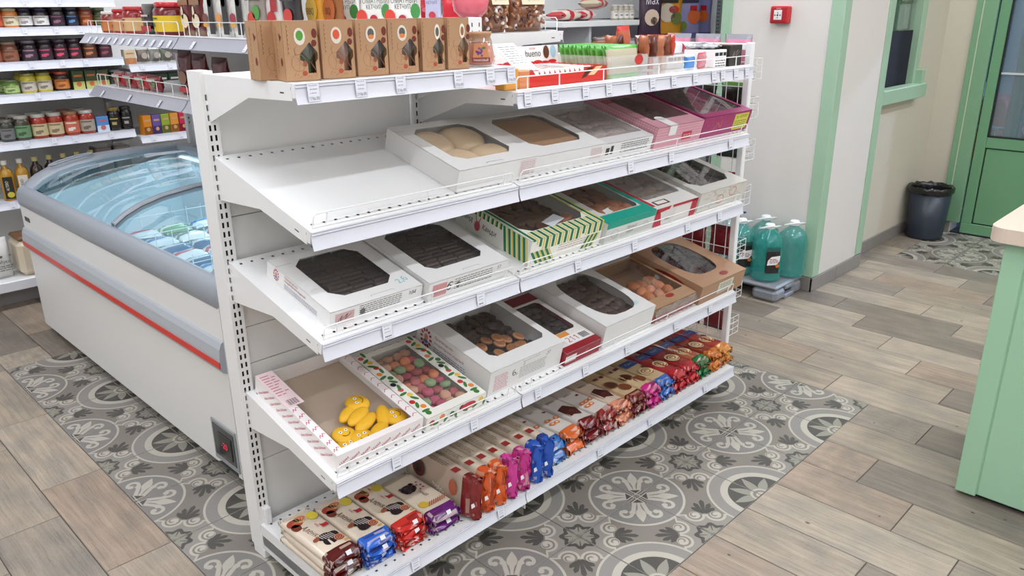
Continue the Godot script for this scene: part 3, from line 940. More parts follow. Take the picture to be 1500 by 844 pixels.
# a standing pillow bag: crimped at the foot and the head
func pillow(t: Node3D, w: float, h: float, d: float, c: Color, c2: Color, m: Material = null) -> void:
	var rows := []; var cols := []
	var N := 9
	for i in N + 1:
		var k := i / float(N)
		var th := d * 0.5 * pow(sin(PI * clampf(k, 0.03, 0.97)), 0.55)
		if i == 0 or i == N: th = 0.001
		var ww := w * 0.5 * (1.0 - 0.07 * sin(PI * k))
		var row := []
		for j in 12:
			var a := TAU * j / 12.0
			var x := ww * signf(cos(a)) * pow(absf(cos(a)), 0.75)
			var z := th * signf(sin(a)) * pow(absf(sin(a)), 0.8)
			row.append(Vector3(x + 0.0015 * sin(a * 3 + i), k * h, z + 0.002 * sin(i * 2.1 + j)*minf(1.0, th * 60)))
		rows.append(row)
		cols.append(c2 if i == 0 or i >= N - 1 else c)
	var b := mb()
	b.sheet(rows, true, cols, true)
	part("film_body", b, m if m else mat.gloss, t)


# ---------------------------------------------------------------- the chest freezer
const RIM := [[0.118, 0.655], [0.122, 0.70], [0.135, 0.728], [0.165, 0.757], [0.215, 0.79], [0.28, 0.818], [0.37, 0.841], [0.51, 0.858], [0.70, 0.865], [0.93, 0.862]]

var bw := 0.3
var bd := 0.3
var bh := 0.05

func lid_row(z: float, up := 0.0, from := 0) -> Array:
	var r := []
	for i in range(from, RIM.size()): r.append(Vector3(RIM[i][0], RIM[i][1] + up, z))
	return r

func make_freezer() -> void:
	var z0 := -2.46; var z1 := -0.365; var x0 := 0.12; var x1 := 0.95
	var t := thing("chest_freezer", "long white chest freezer with curved sliding glass lids and a red line", "freezer")
	var body := rgb(230, 229, 227); var grey := rgb(150, 155, 163); var grey2 := rgb(176, 180, 186)
	# outer shell, open at the top
	var b := mb(body)
	b.quad(Vector3(x0, 0.045, z0), Vector3(x0, 0.045, z1), Vector3(x0, 0.69, z1), Vector3(x0, 0.69, z0))
	b.quad(Vector3(x1, 0.045, z1), Vector3(x1, 0.045, z0), Vector3(x1, 0.84, z0), Vector3(x1, 0.84, z1))
	b.quad(Vector3(x0, 0.045, z1), Vector3(x1, 0.045, z1), Vector3(x1, 0.84, z1), Vector3(x0, 0.69, z1))
	b.quad(Vector3(x1, 0.045, z0), Vector3(x0, 0.045, z0), Vector3(x0, 0.69, z0), Vector3(x1, 0.84, z0))
	b.quad(Vector3(x0, 0.045, z1), Vector3(x0, 0.045, z0), Vector3(x1, 0.045, z0), Vector3(x1, 0.045, z1))
	part("body", b, mat.paint, t)
	# pale liner, the cold light in the chest put into its cyan tint
	b = mb(rgb(214, 232, 238))
	var i0 := Vector3(x0 + 0.07, 0.20, z0 + 0.07); var i1 := Vector3(x1 - 0.06, 0.83, z1 - 0.07)
	b.quad(Vector3(i0.x, i0.y, i1.z), Vector3(i1.x, i0.y, i1.z), Vector3(i1.x, i0.y, i0.z), Vector3(i0.x, i0.y, i0.z))
	b.quad(Vector3(i0.x, i0.y, i1.z), Vector3(i0.x, i0.y, i0.z), Vector3(i0.x, 0.68, i0.z), Vector3(i0.x, 0.68, i1.z))
	b.quad(Vector3(i1.x, i0.y, i0.z), Vector3(i1.x, i0.y, i1.z), Vector3(i1.x, 0.84, i1.z), Vector3(i1.x, 0.84, i0.z))
	b.quad(Vector3(i0.x, i0.y, i0.z), Vector3(i1.x, i0.y, i0.z), Vector3(i1.x, 0.84, i0.z), Vector3(i0.x, 0.70, i0.z))
	b.quad(Vector3(i1.x, i0.y, i1.z), Vector3(i0.x, i0.y, i1.z), Vector3(i0.x, 0.70, i1.z), Vector3(i1.x, 0.84, i1.z))
	part("liner", b, mat.plastic, t)
	# bumper with the red line
	b = mb(grey2)
	b.xf = Transform3D(Basis(Vector3(-1, 0, 0), Vector3(0, 1, 0), Vector3(0, 0, -1)), Vector3(x0, 0, 0))
	b.extrude(PackedVector2Array([Vector2(0, 0.448), Vector2(0.014, 0.453), Vector2(0.021, 0.466), Vector2(0.021, 0.500), Vector2(0.017, 0.535), Vector2(0.008, 0.556), Vector2(0, 0.56)]), -z1, -z0)
	var bump := part("bumper", b, mat.plastic, t)
	b = mb(rgb(214, 50, 36)); b.box(Vector3(x0 - 0.0235, 0.470, z0 + 0.002), Vector3(x0 - 0.0205, 0.492, z1)); part("red_line", b, mat.plastic, bump, "red line along the grey bumper")
	# front rim: a thick grey tube, and the far and near arches
	b = mb(grey)
	var rows := []
	for z in [z0 - 0.012, z0 + 0.01, z1 - 0.01, z1 + 0.012]:
		var row := []
		var e: float = 0.75 if (z < z0 or z > z1) else 1.0
		for k in 12:
			var a := TAU * k / 12.0
			row.append(Vector3(0.148 + 0.038 * e * cos(a), 0.706 + 0.058 * e * sin(a), z))
		rows.append(row)
	b.sheet(rows, true, [])
	part("front_rim", b, mat.plastic, t)
	for zz in [[z0 - 0.012, 0.115, 1.0], [z1 - 0.10, 0.11, 1.0]]:
		b = mb(grey)
		var a: float = zz[0]; var w: float = zz[1]
		var top := [lid_row(a - 0.0, -0.02, 2), lid_row(a + 0.004, 0.018, 2), lid_row(a + w * 0.5, 0.022, 2), lid_row(a + w, 0.012, 2), lid_row(a + w, -0.02, 2)]
		b.sheet(top, false, [], true)
		part("end_rim", b, mat.plastic, t)
	b = mb(grey)      # finger grip: a moulded oval ridge on the far rim
	var hr := []
	for k in 28:
		var a := TAU * k / 28.0
		var x := 0.37 + 0.10 * signf(cos(a)) * pow(absf(cos(a)), 0.5)
		hr.append(Vector3(x, 0.889 - 0.48 * pow(0.55 - x, 2.0), z0 + 0.062 + 0.022 * signf(sin(a)) * pow(absf(sin(a)), 0.7)))
	b.tube(hr, 0.005, 6, true); part("finger_grip", b, mat.plastic, t)
	b = mb(grey); b.cbox(Vector3(x1 - 0.06, 0.83, z0), Vector3(x1 + 0.01, 0.885, z1), 0.012); part("rear_rim", b, mat.plastic, t)
	# dividers where the sliding panes meet
	for z in [-1.33]:
		b = mb(grey)
		b.sheet([lid_row(z - 0.017, -0.012, 3), lid_row(z - 0.017, 0.014, 3), lid_row(z + 0.017, 0.014, 3), lid_row(z + 0.017, -0.012, 3)], false, [], true)
		part("lid_divider", b, mat.plastic, t)
		b = mb(rgb(40, 46, 52)); b.sheet([lid_row(z + 0.0175, 0.006, 3), lid_row(z + 0.024, 0.006, 3)], false, [], true); part("gasket", b, mat.plastic, t)
	for s in [[z0 + 0.10, -1.345, 0.006], [-1.315, z1 - 0.10, -0.004]]:
		b = mb()
		var rw := []
		for k in 15:
			var z: float = lerpf(s[0], s[1], k / 14.0)
			var row := lid_row(z, s[2] + 0.0025 * sin(k * 1.7), 3)
			rw.append(row)
		b.sheet(rw, false, [], true)
		part("glass_lid", b, mat.lid_glass, t)
	# badge, control panel, vents, feet
	b = mb(rgb(70, 72, 78)); b.cbox(Vector3(x0 - 0.003, 0.600, z0 + 0.05), Vector3(x0, 0.622, z0 + 0.12), 0.001); part("badge", b, mat.plastic, t, "small dark maker's plate")
	b = mb(rgb(150, 152, 155)); b.cbox(Vector3(x0 - 0.006, 0.065, -0.545), Vector3(x0, 0.225, -0.37), 0.004)
	var cp := part("control_panel", b, mat.plastic, t)
	b = mb(rgb(62, 64, 68)); b.cbox(Vector3(x0 - 0.009, 0.088, -0.53), Vector3(x0 - 0.005, 0.212, -0.38), 0.002); part("panel_inset", b, mat.gloss, cp)
	b = mb(rgb(24, 24, 27)); b.cbox(Vector3(x0 - 0.012, 0.105, -0.49), Vector3(x0 - 0.008, 0.19, -0.395), 0.003); part("thermostat", b, mat.gloss, cp)
	var lm := plain(210, 40, 70, 0.4); lm.emission_enabled = true; lm.emission = Color8(235, 40, 80); lm.emission_energy_multiplier = 0.8
	b = mb(Color.WHITE, face(Vector3(x0 - 0.0125, 0.15, -0.445), Vector3(0, 0, 1), Vector3.UP)); text(b, "-20", Vector2.ZERO, 0.022); part("display", b, lm, cp, "red figures of the thermostat display")
	b = mb(rgb(60, 60, 62))
	for r in 4:
		b.box(Vector3(x0 - 0.002, 0.048 + r * 0.0045, -0.535 + 0.01 * r), Vector3(x0 + 0.001, 0.0500 + r * 0.0045, -0.39)) 
	part("vent", b, mat.matte, t)
	for p in [[x0 + 0.05, z0 + 0.08], [x0 + 0.05, z1 - 0.08], [x1 - 0.05, z0 + 0.08], [x1 - 0.05, z1 - 0.08], [x0 + 0.05, -1.4]]:
		b = mb(rgb(30, 30, 30)); b.xf.origin = Vector3(p[0], 0, p[1]); b.lathe([Vector2(0, 0), Vector2(0.025, 0), Vector2(0.025, 0.03), Vector2(0.012, 0.046), Vector2(0, 0.046)], 12, true); part("foot", b, mat.plastic, t)
	# LED strip under the rear rim lights the chest
	var le := plain(235, 248, 255, 0.5); le.emission_enabled = true; le.emission = Color8(205, 238, 255); le.emission_energy_multiplier = 2.0
	b = mb(); b.box(Vector3(x1 - 0.078, 0.822, z0 + 0.15), Vector3(x1 - 0.062, 0.830, z1 - 0.15)); part("led_strip", b, le, t, "cool LED strip under the rear rim")
	var ll := AreaLight3D.new(); ll.name = "freezer_light"
	ll.position = Vector3(x1 - 0.082, 0.82, (z0 + z1) / 2); ll.basis = Basis.looking_at(Vector3(-0.75, -0.66, 0), Vector3.UP)
	ll.area_size = Vector2(1.75, 0.012); ll.light_energy = 0.36; ll.light_color = Color8(205, 238, 255); ll.shadow_enabled = true; ll.area_range = 4.0; ll.area_attenuation = 2.0
	add_child(ll)
	# wire dividers inside, and the frozen goods
	for s in [[-1.95, 0.60], [-1.60, 0.58], [-1.05, 0.62], [-0.72, 0.60]]:
		var w := thing("wire_divider", "white wire divider inside the freezer, %s" % {-1.95: "nearest its far end", -1.60: "before the lid joint", -1.05: "just past the lid joint", -0.72: "nearest the gondola"}[s[0]], "divider")
		b = mb(rgb(225, 238, 242))
		for k in 10: b.tube([Vector3(i0.x + 0.005 + k * 0.075, i0.y + 0.002, s[0]), Vector3(i0.x + 0.005 + k * 0.075, s[1] + 0.04, s[0])], 0.0022, 5)
		for k in 6: b.tube([Vector3(i0.x + 0.002, i0.y + 0.05 + k * 0.075, s[0] + 0.003), Vector3(i1.x - 0.01, i0.y + 0.05 + k * 0.075, s[0] + 0.003)], 0.0022, 5)
		part("wire_grid", b, mat.wire, w)
	for s in [[-2.35, -1.97], [-1.93, -1.62], [-1.58, -1.07], [-1.03, -0.74], [-0.70, -0.45]]:
		var w := thing("wire_basket", "white wire basket in the freezer, %s" % {-2.35: "at its far end", -1.93: "second from its far end", -1.58: "under the lid joint", -1.03: "past the lid joint", -0.70: "nearest the gondola"}[s[0]], "basket")
		b = mb(rgb(225, 238, 242))
		var n := int((s[1] - s[0]) / 0.055)
		for k in n + 1:
			var z: float = s[0] + (s[1] - s[0]) * k / n
			b.tube([Vector3(i0.x + 0.04, i0.y + 0.004, z), Vector3(i0.x + 0.04, 0.65, z)], 0.002, 5)
		for k in 8: b.tube([Vector3(i0.x + 0.04, i0.y + 0.05 + k * 0.057, s[0]), Vector3(i0.x + 0.04, i0.y + 0.05 + k * 0.057, s[1])], 0.002, 5)
		for k in n + 1:      # floor of the hanging basket
			var z: float = s[0] + (s[1] - s[0]) * k / n
			if s[0] > -2.0: b.tube([Vector3(i0.x + 0.04, 0.42, z), Vector3(i1.x - 0.01, 0.42, z)], 0.002, 5)
		part("wire_grid", b, mat.wire, w)
	var cols := [[rgb(232, 240, 240), rgb(40, 130, 110), "white and teal"], [rgb(60, 150, 150), rgb(230, 240, 235), "teal"], [rgb(215, 230, 235), rgb(70, 120, 190), "white and blue"], [rgb(90, 150, 90), rgb(220, 235, 215), "green"], [rgb(235, 235, 230), rgb(220, 170, 50), "white and yellow"], [rgb(60, 90, 140), rgb(210, 225, 235), "dark blue"], [rgb(225, 235, 238), rgb(200, 60, 70), "white and red"]]
	var r := RandomNumberGenerator.new(); r.seed = 11
	var places := ["at the far end", "second from the far end", "under the lid joint", "past the lid joint", "nearest the gondola"]
	var ci := 0
	for s in [[-2.37, -1.965], [-1.935, -1.615], [-1.585, -1.065], [-1.035, -0.735], [-0.705, -0.455]]:
		var count := int((s[1] - s[0]) / 0.125)
		var high: bool = ci >= 1
		for zi in count:
			for xi in 4:
				for layer in (3 if high else 1):
					if not high and xi < 1: continue
					var q: Array = cols[r.randi() % 7]
					var y := (0.424 + layer * 0.052) if high else i0.y + 0.004
					if high and xi == 0 and layer == 2: continue
					var at := Vector3(i0.x + 0.13 + xi * 0.15, y, s[0] + 0.065 + zi * (s[1] - s[0] - 0.13) / maxf(1.0, count - 1.0))
					var bag := thing("frozen_food_bag", "%s frozen bag %s, row %d, column %d, %s" % [q[2], places[ci], zi + 1, xi + 1, (["bottom", "middle", "top"][layer] if high else "floor")], "bag", at, r.randf_range(-0.12, 0.12), "frozen food bags")
					flat_bag(bag, 0.138, 0.118, 0.05, q[0], q[1])
		ci += 1

# a bag lying down: soft cushion with a coloured panel
func flat_bag(t: Node3D, w: float, l: float, h: float, c: Color, c2: Color) -> void:
	var rows := []; var cols := []
	for i in 10:
		var k := i / 9.0
		var th := h * 0.5 * pow(maxf(0.0, sin(PI * clampf(k, 0.0, 1.0))), 0.5) + 0.001
		var row := []
		for j in 10:
			var a := TAU * j / 10.0
			row.append(Vector3(w * 0.5 * signf(cos(a)) * pow(absf(cos(a)), 0.6), h * 0.5 + th * sin(a) + 0.003 * sin(i * 2.3 + j * 1.9), (k - 0.5) * l))
		rows.append(row)
		cols.append(c2 if i in [0, 3, 4, 9] else c)
	var b := mb()
	b.sheet(rows, true, cols)
	part("film_body", b, mat.gloss, t)


# ---------------------------------------------------------------- boxes of biscuits on the sloping shelves
func on_shelf(level: int, x: float, s: float, h := 0.0) -> Transform3D:
	var f := tilt(level)
	return Transform3D(f.basis, f * Vector3(x, h + 0.0006, s))

func ring_plate(b: MB, hw: float, hd: float, hole: Array, y: float, th := 0.0015) -> void:
	# plate with a window: both outlines are cut by the same rays from the middle of the hole
	var m := Vector2.ZERO
	for p in hole: m += p
	m /= hole.size()
	var ang := []
	for p in hole: ang.append((p - m).angle())
	for c in [Vector2(hw, hd), Vector2(-hw, hd), Vector2(-hw, -hd), Vector2(hw, -hd)]: ang.append((c - m).angle())
	ang.sort()
	var inn := []; var out := []
	for a in ang:
		var d := Vector2.from_angle(a)
		var best := 1e9
		for i in hole.size():
			var p: Vector2 = hole[i]; var e: Vector2 = hole[(i + 1) % hole.size()] - p
			var den := d.cross(e)
			if absf(den) < 1e-9: continue
			var k := (p - m).cross(e) / den
			var u := (p - m).cross(d) / den
			if k > 0 and u > -1e-4 and u < 1.0001: best = minf(best, k)
		inn.append(m + d * best)
		var kx := (hw * signf(d.x) - m.x) / d.x if absf(d.x) > 1e-9 else 1e9
		var ky := (hd * signf(d.y) - m.y) / d.y if absf(d.y) > 1e-9 else 1e9
		out.append(m + d * minf(kx, ky))
	for i in ang.size():
		var j := (i + 1) % ang.size()
		var A: Vector2 = inn[i]; var B: Vector2 = out[i]; var C: Vector2 = out[j]; var D: Vector2 = inn[j]
		b.quad(Vector3(D.x, y, D.y), Vector3(C.x, y, C.y), Vector3(B.x, y, B.y), Vector3(A.x, y, A.y))
		b.quad(Vector3(A.x, y - th, A.y), Vector3(B.x, y - th, B.y), Vector3(C.x, y - th, C.y), Vector3(D.x, y - th, D.y))
		b.quad(Vector3(D.x, y - th, D.y), Vector3(D.x, y, D.y), Vector3(A.x, y, A.y), Vector3(A.x, y - th, A.y))

func tray(b: MB, w: float, d: float, h: float, th := 0.0016) -> void:
	b.box(Vector3(-w / 2, 0, -d / 2), Vector3(w / 2, th, d / 2))
	b.box(Vector3(-w / 2, th, d / 2 - th), Vector3(w / 2, h, d / 2)); b.box(Vector3(-w / 2, th, -d / 2), Vector3(w / 2, h, -d / 2 + th))
	b.box(Vector3(-w / 2, th, -d / 2 + th), Vector3(-w / 2 + th, h, d / 2 - th)); b.box(Vector3(w / 2 - th, th, -d / 2 + th), Vector3(w / 2, h, d / 2 - th))

# an eight-cornered window: margins left, right, back, front and the cut of the corners
func octagon(w: float, d: float, l: float, r: float, k: float, f: float, c: float) -> Array:
	var x0 := -w / 2 + l; var x1 := w / 2 - r; var z0 := -d / 2 + k; var z1 := d / 2 - f
	return [Vector2(x0 + c, z0), Vector2(x1 - c, z0), Vector2(x1, z0 + c), Vector2(x1, z1 - c), Vector2(x1 - c, z1), Vector2(x0 + c, z1), Vector2(x0, z1 - c), Vector2(x0, z0 + c)]

func oval_hole(x: float, z: float, rx: float, rz: float) -> Array:
	var r := []
	for k in 24: r.append(Vector2(x + rx * signf(cos(TAU * k / 24.0)) * pow(absf(cos(TAU * k / 24.0)), 0.55), z + rz * signf(sin(TAU * k / 24.0)) * pow(absf(sin(TAU * k / 24.0)), 0.8)))
	return r

func cake_box(level: int, x0: float, x1: float, s0: float, s1: float, h: float, label: String, wall: Color, top: Color, hole: Array, m: Material, film: Material = null) -> Node3D:
	var w := x1 - x0; var d := s1 - s0
	bw = w; bd = d; bh = h
	var t := thing("biscuit_box", label, "box")
	t.transform = on_shelf(level, (x0 + x1) / 2, (s0 + s1) / 2)
	var b := mb(wall)
	tray(b, w, d, h - 0.0015)
	part("tray", b, m, t)
	if hole.size():
		b = mb(top)
		ring_plate(b, w / 2, d / 2, hole, h)
		part("lid", b, m, t)
		b = mb()
		var poly := PackedVector2Array()
		for p in hole: poly.append(Vector2(p.x, -p.y))
		b.xf = Transform3D(Basis(Vector3.RIGHT, Vector3.BACK * -1.0, Vector3.UP), Vector3(0, h - 0.0022, 0))
		b.flat(poly)
		part("window_film", b, film if film else mat.film, t)
	return t

# printed faces of the box made last
func front_of(_w: float, _d: float) -> Transform3D: return face(Vector3(-bw / 2, 0, bd / 2), Vector3.RIGHT, Vector3.UP)
func left_of(_w: float, _d: float) -> Transform3D: return face(Vector3(-bw / 2, 0, -bd / 2), Vector3(0, 0, 1), Vector3.UP)
func top_of(_w: float, _d: float, h: float) -> Transform3D: return face(Vector3(-bw / 2, h, bd / 2), Vector3.RIGHT, Vector3(0, 0, -1))

# goods that nobody could count behind the film
func heap(level: int, x0: float, x1: float, s0: float, s1: float, h: float, label: String, cat: String, c: Color, size: Vector3, sd: int, vary := 0.15, called := "biscuits") -> void:
	var r := RandomNumberGenerator.new(); r.seed = sd
	var b := mb()
	var x := x0 + size.x * 0.7
	while x < x1 - size.x * 0.5:
		var s := s0 + size.z * 0.7
		while s < s1 - size.z * 0.5:
			var k := 1.0 + r.randf_range(-vary, vary)
			b.col = Color(c.r * k, c.g * k, c.b * k)
			b.xf = Transform3D(Basis.from_euler(Vector3(r.randf_range(-0.3, 0.3), r.randf() * TAU, r.randf_range(-0.3, 0.3))), Vector3(clampf(x + r.randf_range(-0.3, 0.3) * size.x, x0 + size.x, x1 - size.x), h - size.y + r.randf_range(-0.4, 0.2) * size.y, clampf(s + r.randf_range(-0.3, 0.3) * size.z, s0 + size.z, s1 - size.z)))
			b.ball(Vector3.ZERO, size, 5, 9)
			s += size.z * 1.55
		x += size.x * 1.55
	b.xf = Transform3D.IDENTITY
	b.col = c
	b.box(Vector3(x0 + 0.004, 0.003, s0 + 0.004), Vector3(x1 - 0.004, h - size.y * 1.6, s1 - 0.004))
	var o := part(numbered(called), b, mat.food, self)
	o.transform = on_shelf(level, 0, 0)
	tag(o, label, cat, "", "stuff")

func bars(level: int, x0: float, x1: float, s0: float, s1: float, h: float, label: String, c: Color, sd: int) -> void:
	var r := RandomNumberGenerator.new(); r.seed = sd
	var b := mb()
	var s := s0 + 0.008
	while s < s1 - 0.02:
		var x := x0 + 0.006
		while x < x1 - 0.02:
			var l := minf(r.randf_range(0.05, 0.07), x1 - 0.006 - x)
			var k := 1.0 + r.randf_range(-0.2, 0.3)
			b.col = Color(c.r * k, c.g * k, c.b * k)
			b.xf = Transform3D(Basis(Vector3.UP, r.randf_range(-0.06, 0.06)), Vector3(x + l / 2, h - 0.012 + r.randf_range(-0.003, 0.001), s + 0.009))
			b.cbox(Vector3(-l / 2 + 0.001, -0.01, -0.0085), Vector3(l / 2 - 0.001, 0.004, 0.0085), 0.004)
			x += l
		s += 0.0185
	b.xf = Transform3D.IDENTITY
	b.col = c
	b.box(Vector3(x0 + 0.004, 0.003, s0 + 0.004), Vector3(x1 - 0.004, h - 0.02, s1 - 0.004))
	var o := part(numbered("chocolate_wafers"), b, mat.food, self)
	o.transform = on_shelf(level, 0, 0)
	tag(o, label, "wafers", "", "stuff")

# one biscuit, a thing of its own, at a place on a shelf
func biscuit(called: String, level: int, x: float, s: float, h: float, b: MB, label: String, group: String, turn := 0.0, lean := 0.0, m: Material = null) -> void:
	var o := part(numbered(called), b, m if m else mat.food, self)
	o.transform = on_shelf(level, x, s, h) * Transform3D(Basis.from_euler(Vector3(lean, turn, 0)), Vector3.ZERO)
	tag(o, label, called.replace("_", " ").split(" ")[-1], group)

func stamp(b: MB, x: float, y: float, r: float, c: Color) -> void:
	# round emblem: a ring of short marks round a small figure
	b.col = c
	for k in 12:
		var a := TAU * k / 12.0
		b.line([Vector2(x + r * 0.72 * cos(a), y + r * 0.95 * sin(a)), Vector2(x + r * cos(a), y + r * 1.25 * sin(a))], r * 0.30)
	b.col = rgb(214, 140, 100); b.oval(x, y + r * 0.15, r * 0.38, r * 0.45)
	b.col = rgb(90, 130, 190); b.oval(x, y - r * 0.45, r * 0.45, r * 0.25)

func sender_print(t: Node3D, w: float, d: float, h: float, big := 1.0) -> void:
	var b := mb(Color.WHITE, left_of(w, d))
	stamp(b, 0.045, h * 0.55, h * 0.28, rgb(170, 60, 80))
	b.col = rgb(150, 60, 58)
	text(b, "Производство", Vector2(0.085, h * 0.72), 0.0095 * big, false)
	text(b, "кондитерских изделий", Vector2(0.085, h * 0.52), 0.0095 * big, false)
	b.col = rgb(100, 110, 135)
	fine_print(b, 0.085, h * 0.42, 0.15, 4, h * 0.085, h * 0.03)
	part("print", b, mat.card, t)

func scribble(b: MB, x: float, y: float, k: float) -> void:
	b.line([Vector2(x, y), Vector2(x + 0.010 * k, y + 0.012 * k), Vector2(x + 0.006 * k, y + 0.002 * k), Vector2(x + 0.022 * k, y + 0.014 * k), Vector2(x + 0.016 * k, y + 0.003 * k), Vector2(x + 0.03 * k, y + 0.012 * k)], 0.0013)

func make_boxes() -> void:
	var wh := rgb(228, 226, 224); var dimw := rgb(224, 222, 219); var choc := rgb(44, 29, 24); var seal_c := rgb(150, 148, 146)
	var r := RandomNumberGenerator.new(); r.seed = 21
	var b: MB; var t: Node3D; var w: float; var d: float; var h: float
	# --- upper sloping shelf
	w = 0.304; d = 0.312; h = 0.063
	t = cake_box(2, 0.46, 0.764, 0.105, 0.417, h, "white box with four pale sugared cakes under its window", wh, wh, octagon(w, d, 0.045, 0.04, 0.035, 0.055, 0.03), mat.card)
	b = mb(rgb(120, 118, 116), top_of(w, d, h)); b.line([Vector2(0.0, 0.272), Vector2(0.03, 0.272)], 0.001); b.line([Vector2(0.11, 0.012), Vector2(0.112, 0.018), Vector2(0.17, 0.018), Vector2(0.172, 0.012)], 0.0012); part("print", b, mat.card, t)
	b = mb(rgb(200, 150, 150), front_of(w, d)); fine_print(b, 0.235, 0.052, 0.055, 8, 0.005, 0.002); b.line([Vector2(0.232, 0.056), Vector2(0.292, 0.056), Vector2(0.292, 0.012), Vector2(0.232, 0.012), Vector2(0.232, 0.056)], 0.0008); part("label", b, mat.card, t)
	for i in 2:
		for j in 2:
			b = mb(rgb(222, 194, 158))
			var rows := []
			for q in 7:
				var row := []
				for k in 16:
					var a := TAU * k / 16.0
					var th := PI / 2 * q / 6.0
					var rx := 0.066 * (1.0 + 0.05 * sin(a * 3 + i + j * 2)); var rz := 0.070 * (1.0 + 0.05 * cos(a * 2 + j))
					row.append(Vector3(rx * signf(cos(a)) * pow(absf(cos(a)), 0.8) * pow(cos(th), 0.5), 0.034 * sin(th), rz * signf(sin(a)) * pow(absf(sin(a)), 0.8) * pow(cos(th), 0.5)))
				rows.append(row)
			b.sheet(rows, true, [], true)
			biscuit("sugared_cake", 2, 0.551 + i * 0.122, 0.188 + j * 0.136, 0.024, b, "pale sugared cake in the first white box, %s %s" % [["left", "right"][i], ["back", "front"][j]], "sugared cakes")
	w = 0.312; h = 0.058
	t = cake_box(2, 0.768, 1.080, 0.10, 0.413, h, "white box with one wide golden cake beside the sugared cakes", wh, wh, octagon(w, 0.313, 0.045, 0.04, 0.035, 0.055, 0.03), mat.card)
	b = mb(rgb(200, 150, 150), front_of(w, 0.313)); fine_print(b, 0.24, 0.048, 0.055, 7, 0.005, 0.002); part("label", b, mat.card, t)
	b = mb(rgb(178, 138, 100)); b.cbox(Vector3(-0.125, 0, -0.125), Vector3(0.125, 0.03, 0.125), 0.012); biscuit("flat_cake", 2, 0.924, 0.25, 0.018, b, "wide flat golden cake inside the second white box", "")
	# transparent-lidded white box
	w = 0.262; d = 0.305; h = 0.05
	t = cake_box(2, 1.083, 1.345, 0.10, 0.405, h, "white printed box under a cloudy patterned film lid", wh, rgb(215, 212, 212), octagon(w, d, 0.008, 0.008, 0.01, 0.045, 0.004), mat.card, mat.haze_film)
	b = mb(rgb(165, 158, 164), top_of(w, d, h))
	for i in 150:
		var x := r.randf_range(0.012, 0.25); var y := r.randf_range(0.05, 0.29)
		b.line([Vector2(x, y), Vector2(x + r.randf_range(-0.006, 0.006), y + r.randf_range(-0.006, 0.006)), Vector2(x + r.randf_range(-0.008, 0.008), y + 0.005)], 0.0011)
	b.xf = front_of(w, d); b.col = rgb(110, 108, 110); fine_print(b, 0.09, 0.042, 0.15, 5, 0.007, 0.003)
	b.col = rgb(60, 60, 62); b.rect(0.012, 0.012, 0.03, 0.035); b.rect(0.036, 0.012, 0.05, 0.04); part("print", b, mat.card, t)
	heap(2, 1.09, 1.338, 0.108, 0.36, 0.036, "light waffles under the cloudy film", "waffles", rgb(190, 172, 160), Vector3(0.022, 0.008, 0.022), 31, 0.1, "waffles")
	# pink lattice box
	w = 0.285; d = 0.33; h = 0.074
	var pink := rgb(214, 150, 164)
	t = cake_box(2, 1.355, 1.640, 0.08, 0.41, h, "pink lattice-patterned box with a long dark window", pink, pink, octagon(w, d, 0.05, 0.012, 0.02, 0.06, 0.004), mat.coated)
	b = mb(rgb(238, 214, 218), front_of(w, d))
	for f in [front_of(w, d), left_of(w, d), top_of(w, d, h)]:
		b.xf = f
		var ww := 0.285 if f.basis.x.x > 0.5 else 0.33
		var hh := h if f.basis.z.y < 0.5 else 0.33
		var lim := 0.05 if f.basis.z.y > 0.5 else ww
		var y := 0.004
		while y < hh - 0.006:
			var x := 0.005
			while x < (lim if y > 0.058 and f.basis.z.y > 0.5 else ww) - 0.006:
				b.line([Vector2(x, y), Vector2(x + 0.005, y + 0.005)], 0.0011); b.line([Vector2(x + 0.005, y), Vector2(x, y + 0.005)], 0.0011)
				x += 0.0105
			y += 0.0105
	for q in [[front_of(w, d), Vector2(0.19, 0.028), 0.9], [top_of(w, d, h), Vector2(0.027, 0.25), 0.7]]:
		var f: Transform3D = q[0]
		f.origin += f.basis.z * 0.0006
		b.xf = f; b.col = rgb(196, 40, 58)
		b.rect(q[1].x - 0.032 * q[2], q[1].y - 0.014, q[1].x + 0.032 * q[2], q[1].y + 0.014)
		f.origin += f.basis.z * 0.0006
		b.xf = f; b.col = rgb(240, 205, 210); text(b, "воса", q[1], 0.017 * q[2])
	part("print", b, mat.coated, t)
	b = mb(rgb(232, 230, 228)); 
	b.xf = face(Vector3(-0.055, h, d / 2 - 0.045), Vector3(1, 0, 0), Vector3(0, 0, -1)); b.xf.origin.y += 0.001; b.rect(-0.02, -0.045, 0.03, 0.02); b.oval(0.005, 0.02, 0.025, 0.016)
	b.xf = face(Vector3(-0.055, h, d / 2 + 0.001), Vector3(1, 0, 0), Vector3(0, 1, 0)); b.rect(-0.018, -0.035, 0.026, 0.0); part("sticker", b, mat.card, t, "white sticker folded over the front edge")
	heap(2, 1.40, 1.63, 0.095, 0.36, 0.058, "brown biscuits inside the pink lattice box", "biscuits", rgb(105, 82, 72), Vector3(0.026, 0.012, 0.02), 32)
	# magenta box
	w = 0.335; h = 0.078
	var mag := rgb(160, 52, 104)
	t = cake_box(2, 1.650, 1.985, 0.08, 0.407, h, "magenta box with a yellow sticker at the gondola's far end", mag, mag, octagon(w, 0.327, 0.015, 0.02, 0.02, 0.035, 0.01), mat.coated)
	b = mb(rgb(205, 130, 170), front_of(w, 0.327))
	for i in 26:
		var x := r.randf_range(0.01, 0.2); var y := r.randf_range(0.01, h - 0.01)
		b.line([Vector2(x, y), Vector2(x + r.randf_range(-0.012, 0.012), y + r.randf_range(-0.01, 0.01))], 0.001)
